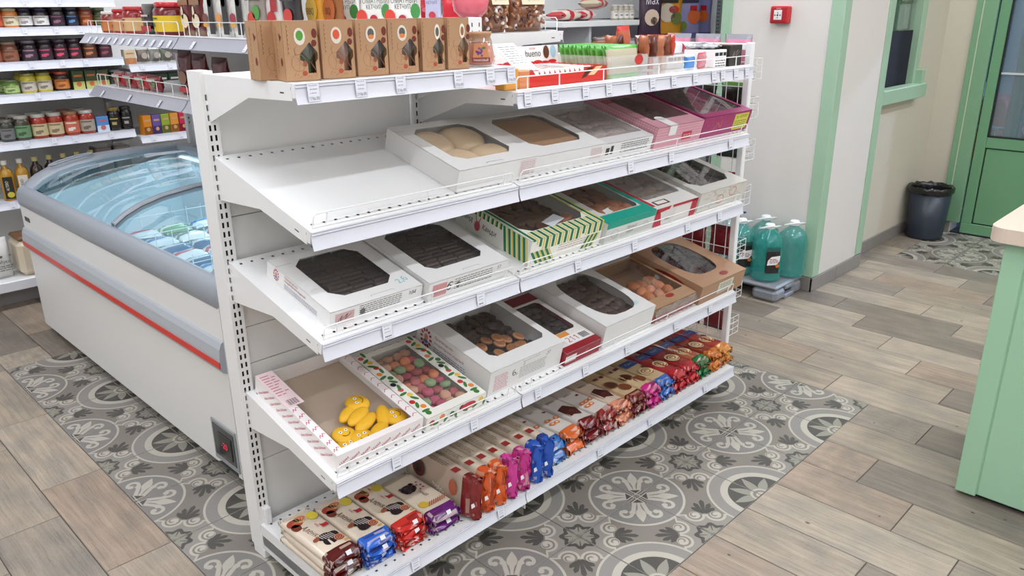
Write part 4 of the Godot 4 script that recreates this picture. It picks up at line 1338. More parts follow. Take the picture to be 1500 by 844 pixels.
	b.col = rgb(214, 120, 80); b.line([Vector2(0.075, 0.02), Vector2(0.10, 0.05), Vector2(0.12, 0.03), Vector2(0.13, 0.06)], 0.003)
	b.col = rgb(206, 204, 84); b.rect(0.215, 0.008, 0.318, 0.07)
	b.xf.origin.z += 0.0005; b.col = rgb(80, 80, 40); text(b, "50", Vector2(0.235, 0.058), 0.009); fine_print(b, 0.252, 0.063, 0.055, 2, 0.006, 0.002); fine_print(b, 0.222, 0.042, 0.085, 4, 0.008, 0.002); part("print", b, mat.card, t)
	heap(2, 1.665, 1.965, 0.10, 0.37, 0.062, "brown biscuits inside the magenta box", "biscuits", rgb(88, 66, 62), Vector3(0.03, 0.012, 0.022), 33)
	# --- middle sloping shelf
	w = 0.282; d = 0.288; h = 0.046
	t = cake_box(3, 0.052, 0.335, 0.113, 0.402, h, "white box of chocolate wafers marked 104 and 2,6 in teal", wh, wh, octagon(w, d, 0.045, 0.045, 0.03, 0.05, 0.03), mat.card)
	sender_print(t, w, d, h, 0.7)
	b = mb(rgb(110, 106, 106), front_of(w, d)); fine_print(b, 0.085, 0.04, 0.13, 5, 0.006, 0.0022); b.oval(0.095, 0.022, 0.008, 0.009)
	b.col = rgb(205, 170, 170); b.rect(0.015, 0.006, 0.07, 0.036)
	b.xf.origin.z += 0.0005; b.col = rgb(70, 40, 40); scribble(b, 0.022, 0.012, 1.3); b.col = rgb(70, 66, 66); text(b, "104", Vector2(0.25, 0.033), 0.011, true, true)
	b.xf = top_of(w, d, h); b.col = rgb(90, 190, 190); text(b, "2,6", Vector2(0.248, 0.045), 0.02, true, false, 0.25)
	b.col = rgb(150, 148, 146); b.line([Vector2(0.0, 0.248), Vector2(0.045, 0.248)], 0.0012); b.line([Vector2(0.13, 0.014), Vector2(0.132, 0.02), Vector2(0.20, 0.02), Vector2(0.202, 0.014)], 0.0012); part("print", b, mat.card, t)
	bars(3, 0.054, 0.333, 0.115, 0.40, h - 0.006, "chocolate wafers in the box marked 104", choc, 41)
	w = 0.292; d = 0.31; h = 0.055
	t = cake_box(3, 0.343, 0.635, 0.11, 0.42, h, "white box of dark ridged wafers marked 51", wh, wh, octagon(w, d, 0.045, 0.04, 0.03, 0.055, 0.022), mat.card)
	b = mb(rgb(110, 106, 106), front_of(w, d)); fine_print(b, 0.09, 0.045, 0.14, 5, 0.007, 0.0024); b.oval(0.103, 0.026, 0.008, 0.009)
	b.col = rgb(206, 150, 150); b.rect(0.012, 0.008, 0.062, 0.045)
	b.xf.origin.z += 0.0005; b.col = rgb(50, 44, 44); text(b, "51", Vector2(0.255, 0.041), 0.011, true, true); text(b, "6", Vector2(0.072, 0.03), 0.026, true, false, -0.5)
	b.xf = top_of(w, d, h); b.col = rgb(150, 148, 146); b.line([Vector2(0.13, 0.014), Vector2(0.132, 0.02), Vector2(0.19, 0.02), Vector2(0.192, 0.014)], 0.0012); part("print", b, mat.card, t)
	bars(3, 0.345, 0.633, 0.112, 0.418, h - 0.006, "ridged dark wafers in the box marked 51", rgb(52, 38, 33), 42)
	# green and yellow striped box
	w = 0.34; d = 0.33; h = 0.085
	t = cake_box(3, 0.735, 1.073, 0.082, 0.41, h, "box with slanting green and yellow stripes and flowing brown lettering", rgb(236, 234, 226), rgb(236, 234, 226), octagon(w - 0.002, d, 0.022, 0.03, 0.02, 0.05, 0.03), mat.coated)
	b = mb(rgb(36, 120, 72))
	var fo := front_of(0.338, d); var lo := left_of(0.338, d); var to := top_of(0.338, d, h)
	for k in 12:      # upright stripes round the front's upper edge and the lid
		var x := 0.006 + k * 0.0285
		for c in [[rgb(36, 120, 72), 0.0, 0.011], [rgb(226, 206, 96), 0.016, 0.007]]:
			b.col = c[0]
			var xa: float = minf(x + c[1], 0.338 - 0.006); var xb: float = minf(xa + c[2], 0.338)
			b.xf = fo
			var lowest := 0.060 - 0.034 * (1.0 - absf(xa - 0.12) / 0.12) if xa < 0.24 else 0.05
			if xa < 0.23: lowest = clampf(0.085 - 0.085 * (xa / 0.11) if xa < 0.075 else 0.03 + 0.0, 0.028, 0.085)
			b.rect(xa, maxf(lowest, 0.046), xb, h)
			b.xf = to
			b.rect(xa, 0.0, xb, 0.046 if xa > 0.02 and xa < 0.30 else 0.33)
	for k in 11:
		for c in [[rgb(36, 120, 72), 0.0, 0.011], [rgb(226, 206, 96), 0.014, 0.006]]:
			b.col = c[0]
			b.xf = fo
			var x: float = 0.002 + k * 0.021 + c[1]
			if k < 4: b.flat(PackedVector2Array([Vector2(x, 0.045), Vector2(x + c[2], 0.045), Vector2(x + c[2] + 0.03, 0.002), Vector2(x + 0.03, 0.002)]), 0.0002)
			var x2: float = 0.262 + (k % 4) * 0.021 + c[1]
			if k < 3: b.flat(PackedVector2Array([Vector2(x2 - 0.02, 0.002), Vector2(x2 - 0.02 + c[2], 0.002), Vector2(x2 + c[2] + 0.004, 0.045), Vector2(x2 + 0.004, 0.045)]), 0.0002)
			b.xf = lo
			var z: float = 0.205 + k * 0.021 + c[1]
			if z < 0.31: b.flat(PackedVector2Array([Vector2(z, 0.082), Vector2(z + c[2], 0.082), Vector2(minf(z + c[2] + 0.02, 0.328), 0.004), Vector2(minf(z + 0.02, 0.322), 0.004)]))
			var z2: float = 0.004 + k * 0.019 + c[1]
			if z2 < 0.2: b.rect(z2, 0.064, z2 + c[2] * 0.8, 0.083)
	b.xf = lo; b.col = rgb(60, 44, 38); text(b, "Гранд", Vector2(0.045, 0.04), 0.018, true, true, 0.0, 0.9); text(b, "Канди", Vector2(0.152, 0.036), 0.018, true, true, 0.0, 0.9)
	b.col = rgb(196, 84, 96); b.oval(0.098, 0.03, 0.013, 0.017); b.line([Vector2(0.092, 0.045), Vector2(0.088, 0.062)], 0.003); b.line([Vector2(0.104, 0.045), Vector2(0.109, 0.062)], 0.003)
	b.xf = fo; b.col = rgb(170, 90, 90); fine_print(b, 0.13, 0.042, 0.13, 4, 0.008, 0.0016)
	part("print", b, mat.coated, t)
	b = mb(rgb(226, 230, 236), Transform3D(Basis.from_euler(Vector3(-PI / 2, 0.3, 0)), Vector3(0.02, h - 0.010, 0.075))); b.rect(-0.045, -0.02, 0.045, 0.02); part("paper_slip", b, mat.card, t)
	for i in 8:
		b = mb(rgb(150, 92, 56)); b.ball(Vector3.ZERO, Vector3(0.036, 0.011, 0.019), 6, 12)
		biscuit("oat_biscuit", 3, 0.895 + (i % 4) * 0.036, 0.30 + (i / 4) * 0.03 + r.randf() * 0.02, 0.052 + 0.009 * (i % 2), b, "brown finger biscuit in the green striped box", "biscuits in the striped box", r.randf() * 1.4, r.randf_range(-0.2, 0.2))
	heap(3, 0.745, 1.06, 0.09, 0.40, 0.042, "brown biscuits filling the green striped box", "biscuits", rgb(108, 74, 56), Vector3(0.03, 0.01, 0.02), 43, 0.15)
	# teal-topped box
	w = 0.268; d = 0.34; h = 0.076
	t = cake_box(3, 1.078, 1.346, 0.085, 0.425, h, "white and teal box of brown biscuits", rgb(214, 214, 210), rgb(206, 206, 202), octagon(w, d, 0.04, 0.03, 0.02, 0.055, 0.015), mat.coated)
	b = mb(rgb(32, 158, 138), top_of(w, d, h)); b.rect(0.0, 0.0, w, 0.05); b.rect(w - 0.026, 0.05, w, 0.33)
	b.xf = front_of(w, d); b.rect(0, h - 0.022, w, h)
	b.col = rgb(130, 128, 126); text(b, "Тёплый", Vector2(0.14, 0.04), 0.011, true, true); text(b, "берег", Vector2(0.135, 0.022), 0.011, true, true)
	for q in [[0.05, 0.03, 0.02], [0.22, 0.035, 0.012]]:
		for k in 14: b.line([Vector2(q[0] + q[2] * cos(k * 0.45), q[1] + q[2] * 0.7 * sin(k * 0.45)), Vector2(q[0] + q[2] * cos(k * 0.45 + 0.45), q[1] + q[2] * 0.7 * sin(k * 0.45 + 0.45))], 0.001)
	part("print", b, mat.coated, t)
	b = mb(rgb(235, 235, 232), Transform3D(Basis.from_euler(Vector3(-PI / 2, 0.2, 0)), Vector3(-0.03, h - 0.012, 0.085))); b.rect(-0.045, -0.014, 0.045, 0.014); part("paper_slip", b, mat.card, t)
	for i in 10:
		b = mb(rgb(158, 96, 62)); b.ball(Vector3.ZERO, Vector3(0.026, 0.014, 0.022), 6, 12)
		biscuit("round_biscuit", 3, 1.145 + (i % 5) * 0.036, 0.30 + (i / 5) * 0.04, 0.05 + 0.006 * (i % 2), b, "round brown biscuit in the teal box", "biscuits in the teal box", r.randf() * 3)
	heap(3, 1.085, 1.34, 0.092, 0.30, 0.056, "brown biscuits at the back of the teal box", "biscuits", rgb(128, 78, 54), Vector3(0.03, 0.013, 0.024), 44)
	# red and white box
	w = 0.264; d = 0.33; h = 0.07
	t = cake_box(3, 1.358, 1.622, 0.09, 0.42, h, "red and white printed box of pale biscuits", rgb(224, 220, 216), rgb(226, 222, 218), octagon(w, d, 0.02, 0.02, 0.02, 0.07, 0.012), mat.coated, mat.haze_film)
	b = mb(rgb(186, 36, 58), front_of(w, d)); b.flat(PackedVector2Array([Vector2(0, 0), Vector2(0.05, 0), Vector2(0.03, 0.05), Vector2(0, h)])); b.flat(PackedVector2Array([Vector2(0, h), Vector2(0.09, h), Vector2(0.08, h - 0.012), Vector2(0, h - 0.02)]))
	b.rect(0.225, 0.0, w, h); b.rect(0.1, h - 0.01, w, h); b.col = rgb(234, 228, 224); b.rect(0.12, 0.01, 0.22, 0.055, 0.0003); b.col = rgb(120, 60, 60); text(b, "мини", Vector2(0.08, 0.02), 0.008); fine_print(b, 0.127, 0.05, 0.085, 4, 0.008, 0.0016)
	b.xf = top_of(w, d, h); b.col = rgb(186, 36, 58); b.rect(0, 0.02, 0.018, 0.33); b.col = rgb(110, 70, 60); b.rect(0.03, 0.02, 0.11, 0.05); b.col = rgb(236, 232, 226); b.rect(0.04, 0.026, 0.10, 0.045, 0.0003); part("print", b, mat.coated, t)
	heap(3, 1.366, 1.614, 0.10, 0.355, 0.054, "pale biscuits under the film of the red and white box", "biscuits", rgb(150, 124, 104), Vector3(0.026, 0.01, 0.024), 45)
	# newspaper-print box
	w = 0.335; d = 0.33; h = 0.077
	t = cake_box(3, 1.642, 1.978, 0.088, 0.418, h, "pale box with grey script print and an orange loop", rgb(214, 210, 202), rgb(212, 208, 200), octagon(w, d, 0.035, 0.04, 0.02, 0.05, 0.035), mat.coated)
	b = mb(rgb(158, 150, 142))
	for f in [front_of(w, d), left_of(w, d)]:
		b.xf = f
		for i in 60:
			var x := r.randf_range(0.008, 0.30); var y := r.randf_range(0.006, 0.07)
			b.line([Vector2(x, y), Vector2(x + 0.005, y + r.randf_range(-0.004, 0.006)), Vector2(x + 0.012, y + r.randf_range(-0.004, 0.004))], 0.0012)
	b.xf = front_of(w, d); b.col = rgb(222, 126, 80)
	for q in [[0.15, 0.03], [0.235, 0.05]]:
		for k in 12: b.line([Vector2(q[0] + 0.025 * cos(k * 0.55), q[1] + 0.018 * sin(k * 0.55)), Vector2(q[0] + 0.025 * cos(k * 0.55 + 0.55), q[1] + 0.018 * sin(k * 0.55 + 0.55))], 0.003)
	part("print", b, mat.coated, t)
	heap(3, 1.65, 1.97, 0.10, 0.40, 0.058, "dark glossy biscuits in the script-printed box", "biscuits", rgb(62, 48, 44), Vector3(0.03, 0.012, 0.026), 46)
	# --- lower sloping shelf
	make_banana_tray(r)
	make_jelly_box(r)
	w = 0.326; d = 0.34; h = 0.092
	t = cake_box(4, 0.562, 0.888, 0.065, 0.405, h, "tall white box of curled biscuits marked 27", wh, wh, octagon(w, d, 0.06, 0.028, 0.03, 0.055, 0.018), mat.card)
	sender_print(t, w, d, h)
	b = mb(rgb(214, 150, 158), front_of(w, d)); fine_print(b, 0.02, 0.07, 0.06, 9, 0.0065, 0.003)
	b.col = rgb(140, 140, 140); fine_print(b, 0.13, 0.062, 0.12, 7, 0.006, 0.0018); b.line([Vector2(0.14, h - 0.005), Vector2(0.142, h - 0.011), Vector2(0.21, h - 0.011), Vector2(0.212, h - 0.005)], 0.0012)
	b.col = rgb(50, 50, 52); text(b, "27", Vector2(0.255, 0.075), 0.012, true, true); text(b, "6,", Vector2(0.108, 0.052), 0.022, true, false, 0.2); text(b, "2", Vector2(0.145, 0.072), 0.01); part("print", b, mat.card, t)
	for i in 11:
		b = mb(rgb(178, 122, 78))
		b.lathe([Vector2(0.0, 0.0), Vector2(0.016, 0.0), Vector2(0.021, 0.005), Vector2(0.019, 0.011), Vector2(0.015, 0.009), Vector2(0.011, 0.012), Vector2(0.006, 0.009), Vector2(0.0, 0.012)], 16)
		b.col = rgb(120, 66, 38); b.xf = Transform3D(Basis(Vector3.RIGHT, Vector3(0, 0, -1), Vector3.UP), Vector3(0, 0.0125, 0))
		var sp := []
		for k in 22: sp.append(Vector2.from_angle(k * 0.55) * (0.002 + 0.0007 * k))
		b.line(sp, 0.0016)
		var px: float = [0.655, 0.69, 0.725, 0.76, 0.80, 0.67, 0.66, 0.735, 0.765, 0.75, 0.715][i]
		var ps: float = [0.265, 0.25, 0.262, 0.27, 0.285, 0.33, 0.345, 0.325, 0.33, 0.35, 0.285][i]
		biscuit("curled_biscuit", 4, px, ps, 0.061 + 0.006 * (i % 3), b, "golden spiral biscuit in the box marked 27", "spiral biscuits in the box marked 27", r.randf() * 6, r.randf_range(-0.35, 0.35))
	heap(4, 0.622, 0.86, 0.08, 0.39, 0.05, "dark biscuits under the spiral ones in the tall box", "biscuits", rgb(58, 42, 36), Vector3(0.026, 0.009, 0.014), 47)
	# small red box 211
	w = 0.18; d = 0.35; h = 0.05
	t = cake_box(4, 0.893, 1.072, 0.072, 0.422, h, "narrow dark red box with a price slip reading 211", rgb(150, 36, 48), rgb(228, 222, 218), octagon(w, d, 0.02, 0.02, 0.06, 0.10, 0.012), mat.coated)
	b = mb(rgb(120, 26, 40), top_of(w, d, h)); b.rect(0, 0.30, w, 0.35); b.col = rgb(90, 20, 30)
	for k in 8: b.line([Vector2(0.02 + k * 0.02, 0.305), Vector2(0.028 + k * 0.02, 0.33)], 0.002)
	b.col = rgb(150, 36, 48); b.rect(0, 0, w, 0.03); b.col = rgb(222, 150, 70); b.rect(0.01, 0.075, 0.10, 0.098)
	b.col = rgb(238, 236, 236); b.rect(0.05, 0.032, 0.17, 0.074, 0.0003); b.xf.origin.y += 0.0007; b.col = rgb(190, 80, 70); text(b, "211", Vector2(0.085, 0.053), 0.026); b.col = rgb(40, 40, 40)
	for k in 12: b.rect(0.125 + k * 0.0032, 0.038, 0.125 + k * 0.0032 + (0.002 if k % 3 else 0.001), 0.066)
	b.xf = front_of(w, d); b.col = rgb(232, 226, 224); b.rect(0.0, 0.012, 0.055, 0.036); b.col = rgb(226, 150, 150); text(b, "С", Vector2(0.11, 0.025), 0.018, true, true); part("print", b, mat.coated, t)
	heap(4, 0.90, 1.066, 0.08, 0.33, h - 0.012, "dark biscuits in the narrow red box", "biscuits", rgb(48, 36, 36), Vector3(0.02, 0.007, 0.02), 48)
	# plain white box with oval window
	w = 0.288; d = 0.345; h = 0.088
	t = cake_box(4, 1.088, 1.376, 0.075, 0.42, h, "plain white box with a rounded window over dark biscuits", wh, wh, oval_hole(0.005, -0.005, 0.105, 0.145), mat.card)
	b = mb(rgb(150, 205, 205), top_of(w, d, h)); scribble(b, 0.22, 0.04, 1.0); scribble(b, 0.225, 0.052, 0.8); part("print", b, mat.card, t)
	heap(4, 1.10, 1.365, 0.09, 0.405, 0.062, "dark round biscuits in the plain white box", "biscuits", rgb(70, 50, 44), Vector3(0.026, 0.012, 0.026), 49)
	# film-wrapped tray of buns
	w = 0.275; d = 0.33; h = 0.06
	t = cake_box(4, 1.388, 1.665, 0.09, 0.415, h, "brown tray of buns wrapped in crumpled clear film", rgb(150, 116, 88), rgb(176, 140, 108), octagon(w, d, 0.012, 0.012, 0.012, 0.06, 0.006), mat.coated, mat.film)
	b = mb(rgb(160, 44, 44), front_of(w, d)); b.rect(0, 0, w, 0.026); b.xf = top_of(w, d, h); b.oval(0.15, 0.04, 0.025, 0.012); part("print", b, mat.coated, t)
	b = mb()
	var rows := []
	for i in 9:
		var row := []
		for k in 25:
			row.append(Vector3(-w / 2 + w * k / 24.0, h + 0.004 - i * 0.0062 + 0.003 * sin(k * 2.1 + i), d / 2 + 0.006 + 0.006 * sin(k * 1.7 + i * 2.3) * sin(k * 0.9 + i)))
		rows.append(row)
	b.sheet(rows); part("crumpled_film", b, mat.haze_film, t)
	for i in 12:
		b = mb(rgb(188, 116, 74)); b.ball(Vector3.ZERO, Vector3(0.03, 0.019, 0.025), 6, 12)
		biscuit("small_bun", 4, 1.435 + (i % 4) * 0.056 + r.randf() * 0.012, 0.235 + (i / 4) * 0.042, 0.028 + 0.006 * (i % 2), b, "golden bun in the film-wrapped tray", "buns in the film-wrapped tray", r.randf() * 3)
	# kraft box
	w = 0.33; d = 0.355; h = 0.08
	var kraft := rgb(176, 136, 106)
	t = cake_box(4, 1.678, 2.008, 0.075, 0.43, h, "brown kraft box with a rounded window and paper label", kraft, kraft, oval_hole(-0.01, -0.02, 0.105, 0.13), mat.coated)
	b = mb(rgb(140, 48, 44), left_of(w, d)); b.oval(0.2, 0.042, 0.09, 0.025); b.xf = top_of(w, d, h); b.oval(0.20, 0.03, 0.028, 0.014)
	b.xf = front_of(w, d); b.col = rgb(226, 222, 206); b.rect(0.13, 0.016, 0.24, 0.066); b.col = rgb(60, 66, 50); fine_print(b, 0.14, 0.058, 0.09, 6, 0.007, 0.003); part("print", b, mat.coated, t)
	heap(4, 1.695, 1.99, 0.09, 0.41, 0.058, "dark biscuits in the kraft box", "biscuits", rgb(44, 36, 38), Vector3(0.03, 0.012, 0.026), 50)

func make_banana_tray(r: RandomNumberGenerator) -> void:
	var w := 0.278; var d := 0.40; var h := 0.05
	bw = w; bd = d; bh = h
	var t := thing("open_tray", "open tray with slanting pink script holding smiling yellow biscuits", "tray")
	t.transform = on_shelf(4, 0.163, 0.217)
	var b := mb(rgb(240, 234, 232)); tray(b, w, d, h, 0.002); part("tray", b, mat.coated, t)
	b = mb(rgb(186, 168, 150)); b.box(Vector3(-w / 2 + 0.003, 0.002, -d / 2 + 0.003), Vector3(w / 2 - 0.003, 0.003, d / 2 - 0.003)); part("paper_liner", b, mat.card, t, "brown paper on the tray's floor")
	b = mb(rgb(240, 232, 232)) # folded rims along the left, right and front sides
	b.box(Vector3(-w / 2, h, -d / 2), Vector3(-w / 2 + 0.026, h + 0.002, d / 2)); b.box(Vector3(w / 2 - 0.026, h, -d / 2), Vector3(w / 2, h + 0.002, d / 2)); b.box(Vector3(-w / 2 + 0.026, h, d / 2 - 0.02), Vector3(w / 2 - 0.026, h + 0.002, d / 2)); part("rim", b, mat.coated, t)
	b = mb(rgb(196, 44, 80))
	var lf := left_of(w, d)
	b.xf = lf
	var fo := front_of(w, d)
	var words := "Наше Чудо Чудное"
	for k in 11:
		b.xf = lf
		text(b, "Мама Любимая", Vector2(0.045 + k * 0.031, 0.026), 0.0072, true, true, 0.62, 0.85)
		b.xf = fo
		if k < 8: text(b, "Мама", Vector2(0.022 + k * 0.033, 0.026), 0.010, true, true, 0.62, 0.85)
	b.xf = top_of(w, d, h + 0.002)
	for k in 12: b.line([Vector2(0.003, 0.016 + k * 0.032), Vector2(0.008, 0.026 + k * 0.032), Vector2(0.012, 0.018 + k * 0.032), Vector2(0.017, 0.03 + k * 0.032), Vector2(0.023, 0.026 + k * 0.032)], 0.0018)
	for k in 12: b.line([Vector2(w - 0.022, 0.02 + k * 0.032), Vector2(w - 0.013, 0.03 + k * 0.032), Vector2(w - 0.004, 0.026 + k * 0.032)], 0.0018)
	part("script", b, mat.coated, t, "crimson script printed over the tray's sides")
	b = mb(rgb(238, 214, 218), Transform3D(Basis.from_euler(Vector3(-PI / 2, 0.0, 0)), Vector3(-w / 2 + 0.022, h + 0.0035, -0.115))); b.rect(-0.024, -0.085, 0.028, 0.085)
	b.xf.origin.y += 0.0005; b.col = rgb(40, 40, 40)
	for k in 9: b.rect(-0.012 + k * 0.0036, -0.08, -0.012 + k * 0.0036 + (0.002 if k % 2 else 0.0012), -0.055)
	b.col = rgb(190, 90, 100); fine_print(b, -0.018, 0.07, 0.04, 9, 0.012, 0.003); part("price_slip", b, mat.card, t)
	var spots := [[0.20, 0.255, 0.030, 1.3, 1], [0.165, 0.268, 0.014, 0.45, 0], [0.172, 0.298, 0.020, 0.45, 0], [0.178, 0.325, 0.014, 0.45, 0], [0.235, 0.325, 0.010, 1.0, 0], [0.262, 0.345, 0.016, 1.4, 1], [0.105, 0.332, 0.014, 0.1, 1], [0.09, 0.375, 0.010, 0.0, 1], [0.135, 0.372, 0.018, 0.0, 1], [0.19, 0.368, 0.008, 0.5, 0]]
	for i in spots.size():
		var q: Array = spots[i]
		b = mb(rgb(232, 178, 40))
		if q[4]:
			b.lathe([Vector2(0, 0), Vector2(0.030, 0.001), Vector2(0.035, 0.007), Vector2(0.030, 0.014), Vector2(0.014, 0.018), Vector2(0, 0.0185)], 18)
			b.xf = Transform3D(Basis(Vector3.RIGHT, Vector3(0, 0, -1), Vector3.UP), Vector3(0, 0.0188, 0))
			for e in [-1, 1]:
				b.col = rgb(240, 238, 230); b.oval(e * 0.009, 0.006, 0.0052, 0.0052); b.col = rgb(20, 18, 16); b.oval(e * 0.009, 0.006, 0.0022, 0.0022, 0.0003)
			b.col = rgb(60, 30, 16)
			var mo := []
			for k in 7: mo.append(Vector2.from_angle(PI + 0.5 + k * 0.36) * 0.014)
			b.line(mo, 0.0018)
		else:
			b.ball(Vector3(0, 0.014, 0), Vector3(0.047, 0.015, 0.0205), 8, 16)
		biscuit("smiling_biscuit" if q[4] else "banana_biscuit", 4, q[0], q[1], q[2], b, "round yellow biscuit with a smiling face in the open tray" if q[4] else "plain yellow oval biscuit in the open tray", "smiling biscuits in the open tray" if q[4] else "oval biscuits in the open tray", q[3], 0.0)

func make_jelly_box(r: RandomNumberGenerator) -> void:
	var w := 0.225; var d := 0.345; var h := 0.042
	var wh := rgb(238, 236, 228)
	var t := cake_box(4, 0.313, 0.538, 0.075, 0.42, h, "white box printed with berries and leaves, full of jelly sweets", wh, wh, octagon(w, d, 0.045, 0.045, 0.02, 0.03, 0.004), mat.coated)
	var b := mb(Color.WHITE, top_of(w, d, h))
	var cs := [rgb(200, 52, 48), rgb(234, 140, 60), rgb(64, 124, 60), rgb(40, 44, 56), rgb(218, 74, 84), rgb(240, 196, 80)]
	for side in [0.022, w - 0.022]:
		for k in 11:
			var y := 0.02 + k * 0.031
			b.col = cs[(k * 5 + int(side * 100)) % 6]
			b.oval(side + 0.009 * sin(k * 2.4), y, 0.009, 0.009, 0.0, 12)
			b.col = cs[2]
			b.oval(side - 0.009 * sin(k * 2.4), y + 0.012, 0.014, 0.0055, 0.0002, 10, k * 1.1)
	b.xf = front_of(w, d)
	for k in 6:
		b.col = cs[k % 6]; b.oval(0.02 + k * 0.037, 0.02 + 0.006 * (k % 2), 0.01, 0.009, 0.0, 12); b.col = cs[2]; b.oval(0.035 + k * 0.037, 0.012, 0.012, 0.005, 0.0002, 10, k * 0.9)
	b.col = rgb(196, 44, 50); b.oval(0.155, 0.024, 0.03, 0.012, 0.0004); b.xf = left_of(w, d)
	for k in 9: 
		b.col = cs[k % 6]; b.oval(0.02 + k * 0.037, 0.022, 0.009, 0.009, 0.0, 12)
	part("print", b, mat.coated, t, "printed fruit, berries and leaves")
	var jc := [[rgb(178, 84, 104), "pink"], [rgb(196, 118, 84), "orange"], [rgb(134, 154, 116), "green"], [rgb(198, 152, 128), "peach"], [rgb(168, 92, 92), "red"]]
	for i in 4:
		for j in 9:
			var q: Array = jc[r.randi() % 5]
			b = mb(q[0])
			b.lathe([Vector2(0, 0), Vector2(0.016, 0), Vector2(0.0185, 0.004), Vector2(0.017, 0.012), Vector2(0.012, 0.0155), Vector2(0, 0.016)], 12)
			biscuit("jelly_sweet", 4, 0.372 + i * 0.035 + r.randf_range(-0.004, 0.004), 0.118 + j * 0.0325 + r.randf_range(-0.003, 0.003), 0.014 + 0.006 * ((i + j) % 2), b, "sugared %s jelly sweet in the berry-printed box" % q[1], "%s jelly sweets" % q[1], 0.0, r.randf_range(-0.5, 0.5), mat.matte)


# ---------------------------------------------------------------- packets on the bottom shelf
# a flow-wrapped packet lying along z: length l, width w, height h; crimped ends in another colour
func packet(t: Node3D, w: float, l: float, h: float, c: Color, ends: Color, m: Material, crumple := 0.004, back_end := true) -> void:
	var rows := []; var cols := []
	var ks := [0.0, 0.03, 0.06, 0.10, 0.13, 0.5, 0.84, 0.87, 0.90, 0.93, 0.95, 0.975, 1.0]
	var sd := t.position.x * 37.0 + t.position.y * 91.0   # every packet creases in its own way
	for i in ks.size():
		var k: float = ks[i]
		var e: float = clampf(minf(k, 1.0 - k) / 0.13, 0.0, 1.0)
		var hh := lerpf(0.0012, h * 0.5, pow(e, 0.7)); var ww := w * 0.5 * (1.0 - 0.04 * (1.0 - e))
		var row := []
		for j in 16:
			var a := TAU * j / 16.0
			var wob := crumple * (1.0 - e) * sin(j * 2.7 + i * 3.1 + sd) + crumple * 0.25 * sin(j * 1.3 + i * 0.7 + sd)
			if k > 0.92: wob -= (k - 0.92) * l * 0.35 * (0.6 + 0.4 * sin(sd * 3.0))   # the crimp sags
			row.append(Vector3(ww * (1.0 + (0.05 * sin(sd + i) if k > 0.92 else 0.0)) * signf(cos(a)) * pow(absf(cos(a)), 0.35), maxf(0.0006, h * 0.5 + hh * signf(sin(a)) * pow(absf(sin(a)), 0.45) + wob), (k - 0.5) * l))
		rows.append(row)
		var at_end: bool = k > 0.83 or (back_end and k < 0.1)
		var line := []
		for j in 16:     # print flecks on gathered film; pale and dark ones paint in highlights and creases
			var fl := sin(j * 12.9 + i * 78.2 + sd * 5.0) * 43.7
			fl -= floorf(fl)
			line.append(c if not at_end else (ends if fl < 0.62 else (ends.lerp(c, 0.45) if fl < 0.78 else ends.lerp(rgb(60, 26, 24), 0.5))))
		cols.append(line)
	var b := mb()
	b.sheet(rows, true, cols)
	part("wrapper", b, m, t)

func roll_picture(b: MB, x: float, y: float, k: float, dark: Color, cream: Color) -> void:
	# striped roll seen from the side with a swirl at its end
	b.col = dark; b.oval(x, y, 0.020 * k, 0.013 * k, 0.0, 16, 0.7); b.oval(x - 0.006 * k, y + 0.010 * k, 0.014 * k, 0.010 * k, 0.0001)
	b.col = cream
	for i in 6: b.line([Vector2(x - 0.014 * k + i * 0.004 * k, y + 0.018 * k - i * 0.001 * k), Vector2(x - 0.012 * k + i * 0.0046 * k, y + 0.006 * k - i * 0.003 * k)], 0.0013 * k, 0.0003)
	swirl(b, x + 0.011 * k, y - 0.008 * k, 0.009 * k, rgb(206, 128, 96), dark)

func swirl(b: MB, x: float, y: float, rad: float, cream: Color, dark: Color) -> void:
	b.col = cream; b.oval(x, y, rad, rad, 0.0004, 16)
	b.col = dark
	var sp := []
	for i in 18: sp.append(Vector2(x, y) + Vector2.from_angle(i * 0.7) * rad * (0.12 + 0.045 * i))
	b.line(sp, rad * 0.16, 0.0006)

